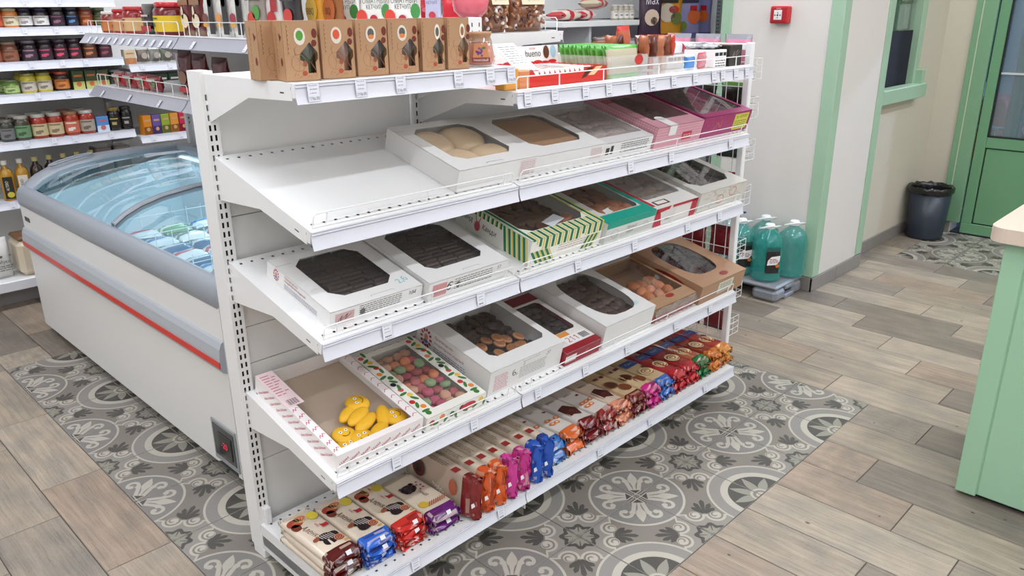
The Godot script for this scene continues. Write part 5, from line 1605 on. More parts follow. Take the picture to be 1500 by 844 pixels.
func lying_print(t: Node3D, w: float, l: float, h: float, style: int, word: String) -> void:
	# print on the upper side; x across the packet, y along it, top of the picture at the back
	var f := face(Vector3(0, h + 0.0012, 0), Vector3.RIGHT, Vector3(0, 0, -1))
	var b := mb(Color.WHITE, f)
	var hl := l * 0.36
	match style:
		0:  # roll biscuits: cream ground, flowers at the back, dark rolls in front
			b.col = rgb(164, 62, 44); b.oval(-w * 0.26, hl * 0.80, 0.024, 0.020); b.col = rgb(120, 52, 34); b.oval(-w * 0.34, hl * 0.58, 0.014, 0.017); b.col = rgb(206, 120, 84); b.oval(-w * 0.05, hl * 0.92, 0.018, 0.012)
			b.col = rgb(226, 186, 130)
			for k in 7: b.line([Vector2(-w * 0.1, hl * 0.7), Vector2(-w * 0.1, hl * 0.7) + Vector2.from_angle(0.2 + k * 0.4) * 0.026], 0.0016, 0.0002)
			b.col = rgb(222, 200, 66); b.oval(w * 0.30, hl * 0.80, 0.016, 0.020)
			b.col = rgb(84, 40, 30); text(b, word, Vector2(-w * 0.14, hl * 0.10), 0.020, true, true, -PI / 2 + 0.15, 0.8)
			b.col = rgb(190, 70, 100); text(b, "кекс", Vector2(w * 0.14, hl * 0.28), 0.008, true, false, -PI / 2)
			b.col = rgb(180, 40, 50); b.rect(w * 0.22, hl * 0.08, w * 0.42, hl * 0.24, 0.0002); b.flat(PackedVector2Array([Vector2(w * 0.2, hl * 0.3), Vector2(w * 0.27, hl * 0.24), Vector2(w * 0.22, hl * 0.2)]), 0.0002)
			roll_picture(b, w * 0.10, -hl * 0.50, 1.6, rgb(40, 32, 34), rgb(210, 204, 200))
			b.col = rgb(150, 84, 54); b.oval(-w * 0.25, -hl * 0.3, 0.012, 0.008, 0.0002, 12, 0.5)
			b.col = rgb(196, 160, 96); b.oval(w * 0.36, -hl * 0.86, 0.007, 0.005, 0.0002)
		1:  # wafers: dark berries
			b.col = rgb(48, 38, 44); b.oval(-w * 0.1, hl * 0.35, 0.026, 0.022)
			for k in 12:
				b.col = rgb(74, 58, 66) if k % 2 else rgb(30, 24, 28)
				b.oval(-w * 0.1 + 0.02 * cos(k * 1.9), hl * 0.35 + 0.018 * sin(k * 2.7), 0.006, 0.006, 0.0003, 10)
			b.col = rgb(150, 60, 110)
			for k in 8: b.oval(w * 0.2 + 0.012 * cos(k * 2.0), hl * 0.3 + 0.02 * sin(k * 1.3), 0.004, 0.004, 0.0002, 8)
			b.col = rgb(96, 50, 66); text(b, word, Vector2(w * 0.1, -hl * 0.12), 0.012, true, true, -PI / 2 + 0.25, 0.8)
			b.col = rgb(214, 176, 60); b.oval(-w * 0.28, -hl * 0.62, 0.016, 0.016)
			b.col = rgb(176, 84, 44)
			for k in 8: b.line([Vector2(-w * 0.2 + k * 0.008, -hl * 0.8), Vector2(-w * 0.05 + k * 0.008, -hl * 0.62)], 0.003, 0.0003)
		2:  # soft cakes with orange pieces
			b.col = rgb(96, 70, 60); text(b, word, Vector2(-w * 0.1, hl * 0.55), 0.012, true, false, 0.0, 0.75)
			b.col = rgb(120, 30, 34); b.oval(w * 0.2, hl * 0.28, 0.012, 0.006)
			for k in 5:
				b.col = rgb(222, 120, 66); b.oval(-w * 0.24 + (k % 3) * 0.022, -hl * 0.25 - (k / 3) * 0.025, 0.012, 0.010, 0.0002)
				b.col = rgb(244, 214, 170); b.oval(-w * 0.24 + (k % 3) * 0.022, -hl * 0.25 - (k / 3) * 0.025, 0.006, 0.005, 0.0004)
		3:  # chocolate slab picture
			b.col = rgb(96, 70, 60); text(b, word, Vector2(-w * 0.1, hl * 0.6), 0.012, true, false, 0.0, 0.75)
			b.col = rgb(78, 30, 28)
			b.flat(PackedVector2Array([Vector2(-w * 0.4, hl * 0.0), Vector2(w * 0.1, hl * 0.15), Vector2(w * 0.38, -hl * 0.25), Vector2(w * 0.2, -hl * 0.7), Vector2(-w * 0.1, -hl * 0.55), Vector2(-w * 0.38, -hl * 0.62)]))
			b.col = rgb(120, 56, 44); b.oval(w * 0.05, -hl * 0.3, 0.012, 0.007, 0.0003)
		4:  # two round brown cakes
			b.col = rgb(108, 34, 34); b.rect(-w * 0.4, hl * 0.5, -w * 0.1, hl * 0.66); b.rect(w * 0.05, hl * 0.5, w * 0.35, hl * 0.66)
			b.col = rgb(122, 66, 36); b.oval(-w * 0.16, -hl * 0.1, 0.028, 0.028); b.oval(w * 0.16, -hl * 0.55, 0.026, 0.026, 0.0002); b.col = rgb(92, 46, 26); b.oval(-w * 0.16, -hl * 0.1, 0.02, 0.02, 0.0003)
		5:  # sliced swirl roll
			b.col = rgb(40, 70, 130); b.rect(-w * 0.45, hl * 0.3, w * 0.45, hl * 0.75); b.col = rgb(214, 226, 236); text(b, word, Vector2(0, hl * 0.52), 0.014, true, true, 0.0, 0.8)
			swirl(b, 0.0, -hl * 0.35, 0.032, rgb(232, 206, 160), rgb(140, 76, 44))
			b.col = rgb(120, 40, 36); b.oval(w * 0.3, -hl * 0.05, 0.012, 0.016)
	part("print", b, mat.coated, t)

func make_packets() -> void:
	var cream := rgb(222, 206, 186)
	# four stacks lying flat
	var stacks := [[0.036, 0.262, 3, rgb(88, 26, 26), "dark brown", 0], [0.140, 0.276, 3, rgb(46, 98, 196), "blue", 0], [0.246, 0.285, 3, rgb(206, 52, 44), "red", 0], [0.358, 0.295, 2, rgb(104, 38, 116), "purple", 1]]
	for s in stacks:
		for k in s[2]:
			var hh: float = 0.0265 if s[2] == 3 else 0.034
			var t := thing("biscuit_packet", "roll biscuit packet with %s ends, %s in its stack" % [s[4], (["lowest", "second", "topmost"] if s[2] == 3 else ["lower", "upper"])[k]], "packet", Vector3(s[0], 0.1205 + k * (hh + 0.0005), s[1] + 0.006 * (k % 2)), 0.012 * sin(k * 3.0 + s[0] * 40), "biscuit packets on the bottom shelf")
			packet(t, 0.098 if s[5] == 0 else 0.108, 0.27, hh, cream, s[3], mat.gloss, 0.008, false)
			if k == s[2] - 1: lying_print(t, 0.098, 0.27, hh, s[5], "Аленка" if s[5] == 0 else "Рондо")
			var b := mb(rgb(226, 226, 230)); b.xf = face(Vector3(0.012, hh * 0.5 + 0.007, 0.127), Vector3.RIGHT, Vector3(0, 0.8, -0.6)); b.rect(-0.008, -0.006, 0.008, 0.006); part("seal_label", b, mat.card, t)
	# packets standing on edge
	var st := [[0.452, "dark red", rgb(134, 34, 34), rgb(196, 176, 158)], [0.507, "orange", rgb(220, 92, 42), cream], [0.556, "orange", rgb(222, 98, 46), cream], [0.606, "magenta", rgb(208, 62, 150), cream], [0.662, "magenta", rgb(204, 58, 142), cream], [0.722, "blue", rgb(40, 92, 190), cream], [0.772, "blue", rgb(38, 86, 182), cream]]
	for i in st.size():
		var q: Array = st[i]
		var th := 0.046
		var t := thing("standing_packet", "cream packet with %s crimped end standing on its edge%s" % [q[1], ", beside the lying stacks" if i == 0 else (", left of its pair" if i % 2 else ", right of its pair")], "packet", Vector3(q[0], 0.1215 + 0.071, 0.30))
		t.rotation = Vector3(0, 0, 0.0)
		var inner := Node3D.new(); inner.name = "turned"
		# wrapper on its long edge: roll the lying packet by a quarter turn
		packet(t, 0.138, 0.335, th, q[3], q[2], mat.gloss, 0.007, false)
		for ch in t.get_children():
			ch.rotation.z = PI / 2 - 0.10
			ch.position = Vector3(th * 0.5, 0, 0)
		inner.free()
		var b := mb(rgb(60, 40, 36))
		b.xf = face(Vector3(0.0, 0.0715, -0.02), Vector3(0, 0, 1), Vector3(1, 0, 0)); b.xf.origin += Vector3(-0.008, 0, 0)
		b.col = rgb(104, 78, 66); fine_print(b, -0.02, 0.006, 0.08, 3, 0.007, 0.0022)
		b.col = rgb(150, 48, 44); b.rect(0.085, -0.012, 0.11, 0.012); part("print", b, mat.coated, t)
		if i == 0:
			b = mb(rgb(234, 228, 220), face(Vector3(-0.0272, 0.0, -0.02), Vector3(0, 0, 1), Vector3(0.1, 1, 0)))
			b.col = rgb(96, 38, 34); b.oval(-0.06, 0.02, 0.03, 0.028); b.col = rgb(52, 30, 28); b.oval(-0.06, 0.02, 0.016, 0.016, 0.0003); b.col = rgb(240, 234, 226); text(b, "маффин", Vector2(0.04, -0.01), 0.016, true, true, -0.3, 0.8)
			b.col = rgb(184, 96, 66); b.oval(0.10, 0.02, 0.018, 0.026); b.col = rgb(206, 160, 60); b.oval(0.10, -0.04, 0.016, 0.02); part("side_print", b, mat.coated, t)
		b = mb(rgb(230, 230, 232)); b.xf = face(Vector3(0.0, -0.01, 0.158), Vector3.RIGHT, Vector3(0, 1, -0.1)); b.rect(-0.022, -0.01, 0.02, 0.004); part("seal_label", b, mat.card, t)
		b = mb(q[2])   # the crimped fin, hanging over the front edge
		var rows := []
		for k in 9:
			var y := -0.066 + k * 0.0165
			rows.append([Vector3(-0.014 + 0.006 * sin(k * 1.9), y, 0.150), Vector3(-0.006 + 0.004 * sin(k * 2.7 + 1), y, 0.162), Vector3(0.002 + 0.005 * sin(k * 1.4), y, 0.155), Vector3(0.010 + 0.004 * sin(k * 2.2), y, 0.166), Vector3(0.019, y, 0.150)])
		b.sheet(rows); part("crimped_end", b, mat.gloss, t)
	# packets leaning in rows on the right-hand bay
	var ln := [[0.852, 2, "orange cakes and a blue end", rgb(222, 214, 206), rgb(54, 116, 190), 2, "МИЛКА"], [0.948, 2, "orange ends", rgb(222, 214, 206), rgb(214, 104, 52), 2, "МАККА"], [1.045, 2, "a chocolate slab and dark red end", rgb(222, 212, 206), rgb(120, 32, 36), 3, "МАККА"], [1.14, 2, "cake fingers and a dark red end", rgb(224, 214, 206), rgb(150, 52, 48), 2, "МАККА"], [1.228, 2, "an apricot end", rgb(224, 200, 180), rgb(222, 142, 110), 3, "МАККА"], [1.318, 2, "round brown cakes and a maroon end", rgb(206, 176, 136), rgb(112, 32, 34), 4, ""], [1.412, 2, "round brown cakes and a magenta end", rgb(208, 182, 142), rgb(196, 40, 126), 4, ""], [1.502, 2, "a cut swirl roll and a blue end", rgb(206, 178, 140), rgb(60, 110, 190), 5, "Рулет"], [1.59, 2, "a cut swirl roll and a red end", rgb(168, 50, 50), rgb(176, 34, 44), 5, "Рулет"], [1.678, 2, "a cut swirl roll and crimson ends", rgb(150, 44, 44), rgb(190, 40, 48), 5, "Рулет"], [1.766, 2, "a cut swirl roll and a green end", rgb(170, 92, 56), rgb(30, 110, 60), 5, "Рулет"], [1.856, 2, "a cut swirl roll and an orange end", rgb(150, 60, 46), rgb(208, 120, 44), 5, "Рулет"], [1.94, 2, "a cut swirl roll and a golden end", rgb(168, 60, 50), rgb(204, 132, 48), 5, "Рулет"]]
	for i in ln.size():
		var q: Array = ln[i]
		for k in q[1]:
			var hh := 0.040
			var t := thing("cake_packet", "packet with %s, %s" % [q[2], ["underneath", "on top"][k]], "packet", Vector3(q[0], 0.1225 + k * 0.041, 0.288 - k * 0.006), 0.02 * sin(i * 2.3 + k), "cake packets on the bottom shelf")
			t.rotation.z = 0.05 * sin(i * 1.9 + k * 2.2)
			packet(t, 0.084, 0.285, hh, q[3], q[4], mat.gloss, 0.012, false)
			if k == 1: lying_print(t, 0.086, 0.285, hh, q[5], q[6])


# ---------------------------------------------------------------- goods on the top shelves
func make_top_goods() -> void:
	var kraft := rgb(178, 138, 102); var brown := rgb(110, 60, 40)
	var stickers := [rgb(84, 150, 60), rgb(214, 84, 48), rgb(92, 92, 88), rgb(92, 92, 88), rgb(96, 92, 84), rgb(150, 100, 60), rgb(120, 140, 70)]
	var names := ["with a green cucumber oval, leftmost in front", "with a red pepper oval", "with a dark olive oval, third in the row", "with a dark olive oval, fourth in the row", "with a slim oval, fifth in the row", "with its oval on the right edge, next to the honey jar", "standing behind the first one"]
	for i in 7:
		var back := i == 6
		var x: float = [0.045, 0.137, 0.23, 0.32, 0.41, 0.492, 0.02][i]
		var w := 0.078; var h := 0.124; var d := 0.062
		if i >= 4 and not back: w = 0.066
		var t := thing("kraft_gift_box", "brown kraft box " + names[i], "box", Vector3(x + 0.012, 1.4186, 0.352 if not back else 0.285), -0.20 if i < 4 else -0.12, "kraft boxes on the top shelf")
		var b := mb(kraft)
		# the front has a bottle-shaped window cut out, so it is built round it
		b.box(Vector3(-w / 2, 0, -d / 2), Vector3(w / 2, h, -d / 2 + 0.001)); b.box(Vector3(-w / 2, 0, -d / 2), Vector3(-w / 2 + 0.001, h, d / 2)); b.box(Vector3(w / 2 - 0.001, 0, -d / 2), Vector3(w / 2, h, d / 2)); b.box(Vector3(-w / 2, 0, -d / 2), Vector3(w / 2, 0.001, d / 2)); b.box(Vector3(-w / 2, h - 0.001, -d / 2), Vector3(w / 2, h, d / 2))
		var hole := [Vector2(0.012, 0.108), Vector2(0.030, 0.108), Vector2(0.030, 0.086), Vector2(0.036, 0.078), Vector2(0.036, 0.066), Vector2(0.019, 0.044), Vector2(-0.004, 0.068), Vector2(-0.004, 0.08), Vector2(0.012, 0.088)]
		if w < 0.07: 
			for k in hole.size(): hole[k] = Vector2(hole[k].x * 0.8 + 0.002, hole[k].y)
		var f := mb(kraft, Transform3D(Basis(Vector3.RIGHT, Vector3(0, 0, 1), Vector3(0, -1, 0)), Vector3(0, h / 2, d / 2)))
		var hh := []
		for p in hole: hh.append(Vector2(p.x, p.y - h / 2))
		hh.reverse()
		ring_plate(f, w / 2, h / 2, hh, 0.0, 0.001)
		b.v.append_array(f.v); b.n.append_array(f.n); b.c.append_array(f.c); b.t.append_array(f.t)
		part("carton", b, mat.card, t)
		b = mb(); b.xf = Transform3D(Basis.IDENTITY, Vector3(0, 0, d / 2 - 0.0016)); b.flat(PackedVector2Array(hole)); part("window_film", b, mat.film, t)
		b = mb([rgb(52, 56, 38), rgb(128, 90, 74), rgb(78, 66, 56), rgb(84, 70, 60), rgb(70, 66, 52), rgb(120, 84, 50), rgb(80, 70, 60)][i]); b.xf.origin = Vector3(0.008, 0.002, 0)
		b.lathe([Vector2(0, 0), Vector2(0.026, 0), Vector2(0.028, 0.01), Vector2(0.028, 0.08), Vector2(0.02, 0.09), Vector2(0.02, 0.105), Vector2(0, 0.105)], 14); part("jar_inside", b, mat.gloss, t)
		b = mb(brown, face(Vector3(0, 0, d / 2), Vector3.RIGHT, Vector3.UP))
		if i < 4:
			b.col = rgb(226, 214, 198); b.oval(-0.002, 0.092, 0.0125, 0.018, 0.0004); b.col = stickers[i]; b.oval(-0.002, 0.094, 0.008, 0.0105, 0.0007)
			b.col = rgb(222, 130, 60); if i > 1: b.oval(-0.002, 0.086, 0.007, 0.005, 0.0009)
		elif not back:
			b.col = rgb(236, 228, 214); b.oval(0.012, 0.092, 0.008, 0.018, 0.0004); b.col = stickers[i]; b.oval(0.012, 0.092, 0.005, 0.011, 0.0007)
		b.col = rgb(150, 108, 74)   # drawn turnip and vegetables
		for k in 14: b.line([Vector2(-0.008 + 0.016 * cos(k * 0.45), 0.038 + 0.018 * sin(k * 0.45)), Vector2(-0.008 + 0.016 * cos(k * 0.45 + 0.45), 0.038 + 0.018 * sin(k * 0.45 + 0.45))], 0.0009)
		b.line([Vector2(-0.014, 0.054), Vector2(-0.016, 0.066), Vector2(-0.012, 0.07)], 0.0014); b.line([Vector2(-0.008, 0.022), Vector2(-0.004, 0.054)], 0.0008); b.line([Vector2(0.002, 0.03), Vector2(-0.012, 0.05)], 0.0008)
		b.col = rgb(150, 84, 56); b.oval(0.006, 0.036, 0.005, 0.006); b.col = rgb(176, 78, 54); b.oval(0.004, 0.016, 0.006, 0.0055)
		b.col = rgb(140, 98, 68)
		for k in 9: b.line([Vector2(-0.02 + k * 0.006, 0.010 + 0.004 * sin(k * 2.0)), Vector2(-0.016 + k * 0.006, 0.014 + 0.004 * cos(k * 1.7))], 0.0009)
		b.col = brown
		for k in 7: b.line([Vector2(-0.030, 0.116 - k * 0.009), Vector2(-0.0275, 0.113 - k * 0.009), Vector2(-0.030, 0.110 - k * 0.009)], 0.0009)
		b.line([Vector2(0.018, 0.04), Vector2(0.03, 0.02)], 0.002); b.col = rgb(108, 40, 26); b.oval(0.031, 0.098, 0.006, 0.010, 0.0001); b.oval(0.029, 0.078, 0.006, 0.007, 0.0001)
		b.xf = face(Vector3(-w / 2, 0, -d / 2), Vector3(0, 0, 1), Vector3.UP); b.col = brown
		for k in 9: b.line([Vector2(0.02, 0.112 - k * 0.011), Vector2(0.024, 0.108 - k * 0.011), Vector2(0.02, 0.104 - k * 0.011)], 0.0011)
		b.col = rgb(120, 44, 30); b.flat(PackedVector2Array([Vector2(0.04, 0.10), Vector2(0.055, 0.092), Vector2(0.044, 0.082)]), 0.0001); b.oval(0.046, 0.04, 0.006, 0.009); part("print", b, mat.card, t)
	# honey jar
	var t := thing("honey_jar", "faceted jar of amber preserve with a cloth-covered lid and grape label", "jar", Vector3(0.607, 1.4186, 0.345))
	var b := mb(); b.lathe([Vector2(0, 0), Vector2(0.036, 0), Vector2(0.042, 0.012), Vector2(0.043, 0.028), Vector2(0.034, 0.062), Vector2(0.031, 0.072)], 10); part("glass", b, mat.glass, t)
	b = mb(rgb(196, 104, 62)); b.lathe([Vector2(0, 0.004), Vector2(0.034, 0.004), Vector2(0.0395, 0.013), Vector2(0.0405, 0.028), Vector2(0.032, 0.061), Vector2(0, 0.062)], 10); part("preserve", b, mat.gloss, t)
	b = mb(rgb(170, 130, 98))
	var rows := []
	for i in 6:
		var row := []
		for k in 28:
			var a := TAU * k / 28.0
			var rr: float = [0.033, 0.0315, 0.030, 0.033, 0.034, 0.001][i] + 0.0013 * sin(k * 4.0) * (1.0 if i in [0, 3, 4] else 0.3)
			row.append(Vector3(rr * cos(a), [0.064, 0.068, 0.073, 0.080, 0.087, 0.088][i], rr * sin(a)))
		rows.append(row)
	b.sheet(rows, true, [], true); part("cloth_cover", b, mat.matte, t)
	b = mb(rgb(196, 128, 84)); b.xf = Transform3D(Basis(Vector3.UP, -0.65), Vector3.ZERO) * face(Vector3(0, 0.012, 0.0432), Vector3.RIGHT, Vector3(0, 1, -0.12))
	b.flat(PackedVector2Array([Vector2(-0.022, 0.0), Vector2(0.022, 0.0), Vector2(0.017, 0.046), Vector2(-0.017, 0.046)])); b.col = rgb(126, 40, 34); b.rect(-0.024, 0.0, 0.024, 0.012, 0.0004)
	b.col = rgb(238, 226, 214); b.xf.origin += b.xf.basis.z * 0.0008; text(b, "ГРАНАТОВЫЙ", Vector2(0, 0.006), 0.0055, true, false, 0.0, 0.8)
	b.col = rgb(112, 62, 130)
	for k in 10: b.oval(-0.004 + 0.007 * sin(k * 2.3), 0.031 - 0.0012 * k + 0.004 * cos(k), 0.003, 0.003, 0.0, 8)
	b.col = rgb(70, 110, 50); b.oval(0.008, 0.036, 0.005, 0.003); part("label", b, mat.card, t)
	# white card behind the jar
	# ---- right-hand bay: display box of chocolate bars and the loose goods
	var y := 1.3506
	t = thing("chocolate_bar_display", "red and white display box of chocolate bars with its lid raised", "box", Vector3(0.935, y, 0.275))
	b = mb(rgb(208, 46, 38)); tray(b, 0.36, 0.20, 0.045); part("tray", b, mat.coated, t)
	b = mb(rgb(238, 236, 232), face(Vector3(-0.18, 0, 0.10), Vector3.RIGHT, Vector3.UP))
	for k in 10: b.flat(PackedVector2Array([Vector2(0.03 + k * 0.022, 0.045), Vector2(0.052 + k * 0.022, 0.045), Vector2(0.052 + k * 0.022, 0.036), Vector2(0.041 + k * 0.022, 0.032)]))
	b.col = rgb(70, 34, 24); b.flat(PackedVector2Array([Vector2(0.24, 0.012), Vector2(0.265, 0.04), Vector2(0.30, 0.045), Vector2(0.262, 0.016)])); b.col = rgb(232, 196, 150); b.flat(PackedVector2Array([Vector2(0.27, 0.02), Vector2(0.31, 0.044), Vector2(0.34, 0.044), Vector2(0.30, 0.02)])); part("print", b, mat.coated, t)
	b = mb(rgb(238, 238, 236))
	b.xf = Transform3D(Basis.from_euler(Vector3(-0.12, 0, 0)), Vector3(0, 0.045, -0.10)); b.box(Vector3(-0.10, 0, -0.0015), Vector3(0.185, 0.056, 0.0)); var lid := part("raised_lid", b, mat.coated, t)
	b = mb(rgb(30, 28, 30), b.xf * face(Vector3(0.065, 0.030, 0.0), Vector3.RIGHT, Vector3.UP)); b.xf.origin.z += 0.001; text(b, "bueno", Vector2(0, 0.003), 0.018); b.xf.origin.z -= 0.001; b.col = rgb(204, 40, 34); text(b, "kinder", Vector2(0.0, 0.018), 0.007)
	b.col = rgb(206, 40, 34)
	for k in 8: b.oval(-0.15 + k * 0.034, -0.027 + 0.003 * (k % 2), 0.02, 0.006, 0.0002)
	b.col = rgb(96, 52, 36); b.oval(-0.075, 0.008, 0.016, 0.018, 0.0003); b.oval(0.062, 0.005, 0.014, 0.02, 0.0003); b.col = rgb(170, 205, 224); b.oval(-0.105, 0.0, 0.018, 0.022, 0.0002); b.oval(0.095, 0.006, 0.014, 0.02, 0.0002); part("lid_print", b, mat.coated, t)
	b = mb(rgb(206, 206, 202), Transform3D(Basis.from_euler(Vector3(-0.95, 0.0, 0)), Vector3(-0.12, 0.05, 0.085))); b.box(Vector3(-0.085, 0, 0), Vector3(0.0, 0.115, 0.0012))
	b.xf.origin += b.xf.basis.z * 0.0018; b.col = rgb(120, 120, 124); fine_print(b, -0.075, 0.10, 0.065, 8, 0.010, 0.003); part("side_flap", b, mat.coated, t, "printed flap folded over the left end")
	for k in 7:
		var o := thing("chocolate_bar", "wrapped chocolate bar in the display box, %s from the front" % ["first", "second", "third", "fourth", "fifth", "sixth", "seventh"][k], "bar", Vector3(0.945, y + 0.012, 0.355 - k * 0.026), PI / 2, "chocolate bars in the display box")
		b = mb()
		packet(o, 0.024, 0.30, 0.036, rgb(236, 232, 230), rgb(206, 44, 40), mat.gloss, 0.004)
		b = mb(rgb(206, 44, 40), face(Vector3(0, 0.0375, 0), Vector3(0, 0, -1), Vector3(-1, 0, 0)))
		for j in 6: b.oval(-0.10 + j * 0.04, 0.004 * sin(j * 2.0 + k), 0.012, 0.005)
		b.col = rgb(110, 66, 48); b.oval(0.02, 0.0, 0.014, 0.006, 0.0003); part("print", b, mat.coated, o)
	b = mb(rgb(226, 158, 64)); b.cbox(Vector3(-0.055, 0, -0.02), Vector3(0.0, 0.058, 0.02), 0.003); b.col = rgb(216, 138, 90); b.cbox(Vector3(0.0, 0, -0.02), Vector3(0.045, 0.05, 0.02), 0.003)
	t = thing("biscuit_carton", "small orange biscuit carton at the right bay's left corner", "carton", Vector3(0.722, y, 0.36)); part("carton", b, mat.coated, t)
	# green sachets standing in a clear box
	t = thing("clear_sachet_box", "clear plastic box holding bright green sachets", "box", Vector3(1.215, y, 0.27))
	b = mb(); tray(b, 0.19, 0.24, 0.07, 0.0015); part("box", b, mat.box_clear, t)
	b = mb(rgb(196, 46, 40), face(Vector3(0.045, 0.055, 0.121), Vector3.RIGHT, Vector3.UP)); b.oval(0, 0, 0.022, 0.016); part("label", b, mat.card, t)
	for k in 11:
		var o := thing("green_sachet", "bright green sachet in the clear box, %s from the front" % ORD[k], "sachet", Vector3(1.215 + 0.004 * sin(k * 2.0), y + 0.002, 0.365 - k * 0.019), 0.05 * sin(k * 1.7), "green sachets")
		o.rotation.x = -0.12
		pillow(o, 0.17, 0.098, 0.016, rgb(196, 186, 160) if k == 0 else rgb(110, 176, 80), rgb(84, 178, 66))
	# brown lollipops and chocolate in a clear tub, tall orange wrapped sweets
	t = thing("clear_sweet_tub", "clear tub crammed with brown wrapped sweets", "tub", Vector3(1.42, y, 0.29))
	b = mb(); tray(b, 0.20, 0.2, 0.06, 0.0015); part("tub", b, mat.box_clear, t)
	var r := RandomNumberGenerator.new(); r.seed = 91
	for k in 22:
		var c: Color = [rgb(168, 92, 60), rgb(96, 48, 34), rgb(190, 116, 78), rgb(120, 64, 44), rgb(196, 70, 46)][k % 5]
		var o := thing("wrapped_sweet", "%s wrapped sweet in the clear tub" % ["copper", "dark brown", "tan", "brown", "red"][k % 5], "sweet", Vector3(1.346 + (k % 5) * 0.037, y + 0.006 + (k / 11) * 0.048, 0.215 + ((k / 5) % 4) * 0.045), r.randf() * 6.0, "wrapped sweets in the clear tub")
		o.rotation.x = r.randf_range(-0.25, 0.25)
		pillow(o, 0.042, 0.07, 0.024, c, Color(c.r * 1.3, c.g * 1.1, c.b))
	for k in 3:
		var o := thing("orange_sweet_bag", ["orange sweet bag leaning by the tub's right side", "red-topped sweet bag standing behind the tub", "brown sweet bag with a twisted top behind the tub"][k], "bag", Vector3([1.535, 1.47, 1.36][k], y + 0.001, [0.29, 0.17, 0.17][k]), [0.5, 0.1, -0.2][k])
		o.rotation.z = [-0.15, 0.05, 0.1][k]
		pillow(o, 0.085, [0.115, 0.15, 0.12][k], 0.03, [rgb(214, 150, 88), rgb(196, 96, 60), rgb(150, 84, 58)][k], [rgb(206, 120, 70), rgb(206, 46, 38), rgb(70, 34, 28)][k])
	# white cartons with black marks, blue and pink packets
	var cart := [[1.68, 0.16, 0.20, 0.045, 0.24, rgb(236, 234, 232), "long low white carton with black marks"], [1.80, 0.30, 0.085, 0.062, 0.13, rgb(236, 234, 232), "white carton with black letters along its top"], [1.90, 0.30, 0.09, 0.075, 0.14, rgb(40, 36, 38), "black carton with pale handwriting at the shelf end"]]
	for i in 3:
		var q: Array = cart[i]
		t = thing("sweet_carton", q[6], "carton", Vector3(q[0], y, q[1]))
		b = mb(q[5]); b.cbox(Vector3(-q[2] / 2, 0, -q[4] / 2), Vector3(q[2] / 2, q[3], q[4] / 2), 0.002); part("carton", b, mat.coated, t)
		b = mb(rgb(30, 28, 30) if i < 2 else rgb(170, 160, 165), face(Vector3(0, q[3] * 0.75 if i < 2 else q[3] * 0.4, q[4] / 2), Vector3.RIGHT, Vector3.UP)); 
		if i == 2: scribble(b, -0.03, 0.0, 2.0)
		else: fine_print(b, -q[2] * 0.45, 0.006, q[2] * 0.9, 1, 0.014, 0.012)
		if i == 1: fine_print(b, -q[2] * 0.4, -0.012, q[2] * 0.8, 4, 0.009, 0.003)
		if i < 2: 
			b.xf = face(Vector3(0, q[3], 0), Vector3.RIGHT, Vector3(0, 0, -1)); fine_print(b, -q[2] * 0.4, q[4] * 0.3, q[2] * 0.8, 3, 0.03, 0.008)
		part("print", b, mat.card, t)
		if i == 2: 
			b = mb(rgb(120, 72, 72), face(Vector3(0, q[3], 0), Vector3.RIGHT, Vector3(0, 0, -1))); b.rect(-0.044, -0.069, 0.044, 0.069); part("top_print", b, mat.coated, t)
	for q in [[1.625, 0.345, 0.06, 0.05, rgb(60, 130, 196), rgb(220, 232, 240), "blue and white sweet packet behind the wire fence", 0.0], [1.705, 0.345, 0.075, 0.055, rgb(196, 120, 128), rgb(206, 70, 90), "pink sweet packet behind the wire fence", 0.2], [1.66, 0.25, 0.05, 0.05, rgb(214, 224, 226), rgb(90, 150, 190), "pale blue sweet packet behind the wire fence", 0.1]]:
		t = thing("sweet_packet", q[6], "packet", Vector3(q[0], y + 0.001, q[1]), q[7]); pillow(t, q[2], q[3], 0.022, q[4], q[5])
	# wrapped sweet lying on the low carton
	t = thing("drum_packet", "white, blue and orange packet lying on the long white carton", "packet", Vector3(1.70, y + 0.046, 0.20), PI / 2 - 0.1); packet(t, 0.055, 0.15, 0.04, rgb(226, 226, 226), rgb(206, 60, 96), mat.gloss, 0.004)
	b = mb(rgb(214, 96, 44), face(Vector3(0.027, 0.012, 0), Vector3(0, 0, -1), Vector3.UP)); b.rect(-0.045, -0.008, 0.035, 0.014, 0.0008); b.col = rgb(54, 110, 190); b.rect(-0.05, 0.014, 0.04, 0.022, 0.0008); part("print", b, mat.coated, t)
	t = thing("grey_foil_bag", "crumpled grey foil bag lying on the white letter carton", "bag", Vector3(1.80, y + 0.063, 0.29), 0.3); flat_bag(t, 0.08, 0.12, 0.02, rgb(188, 188, 190), rgb(150, 150, 154))


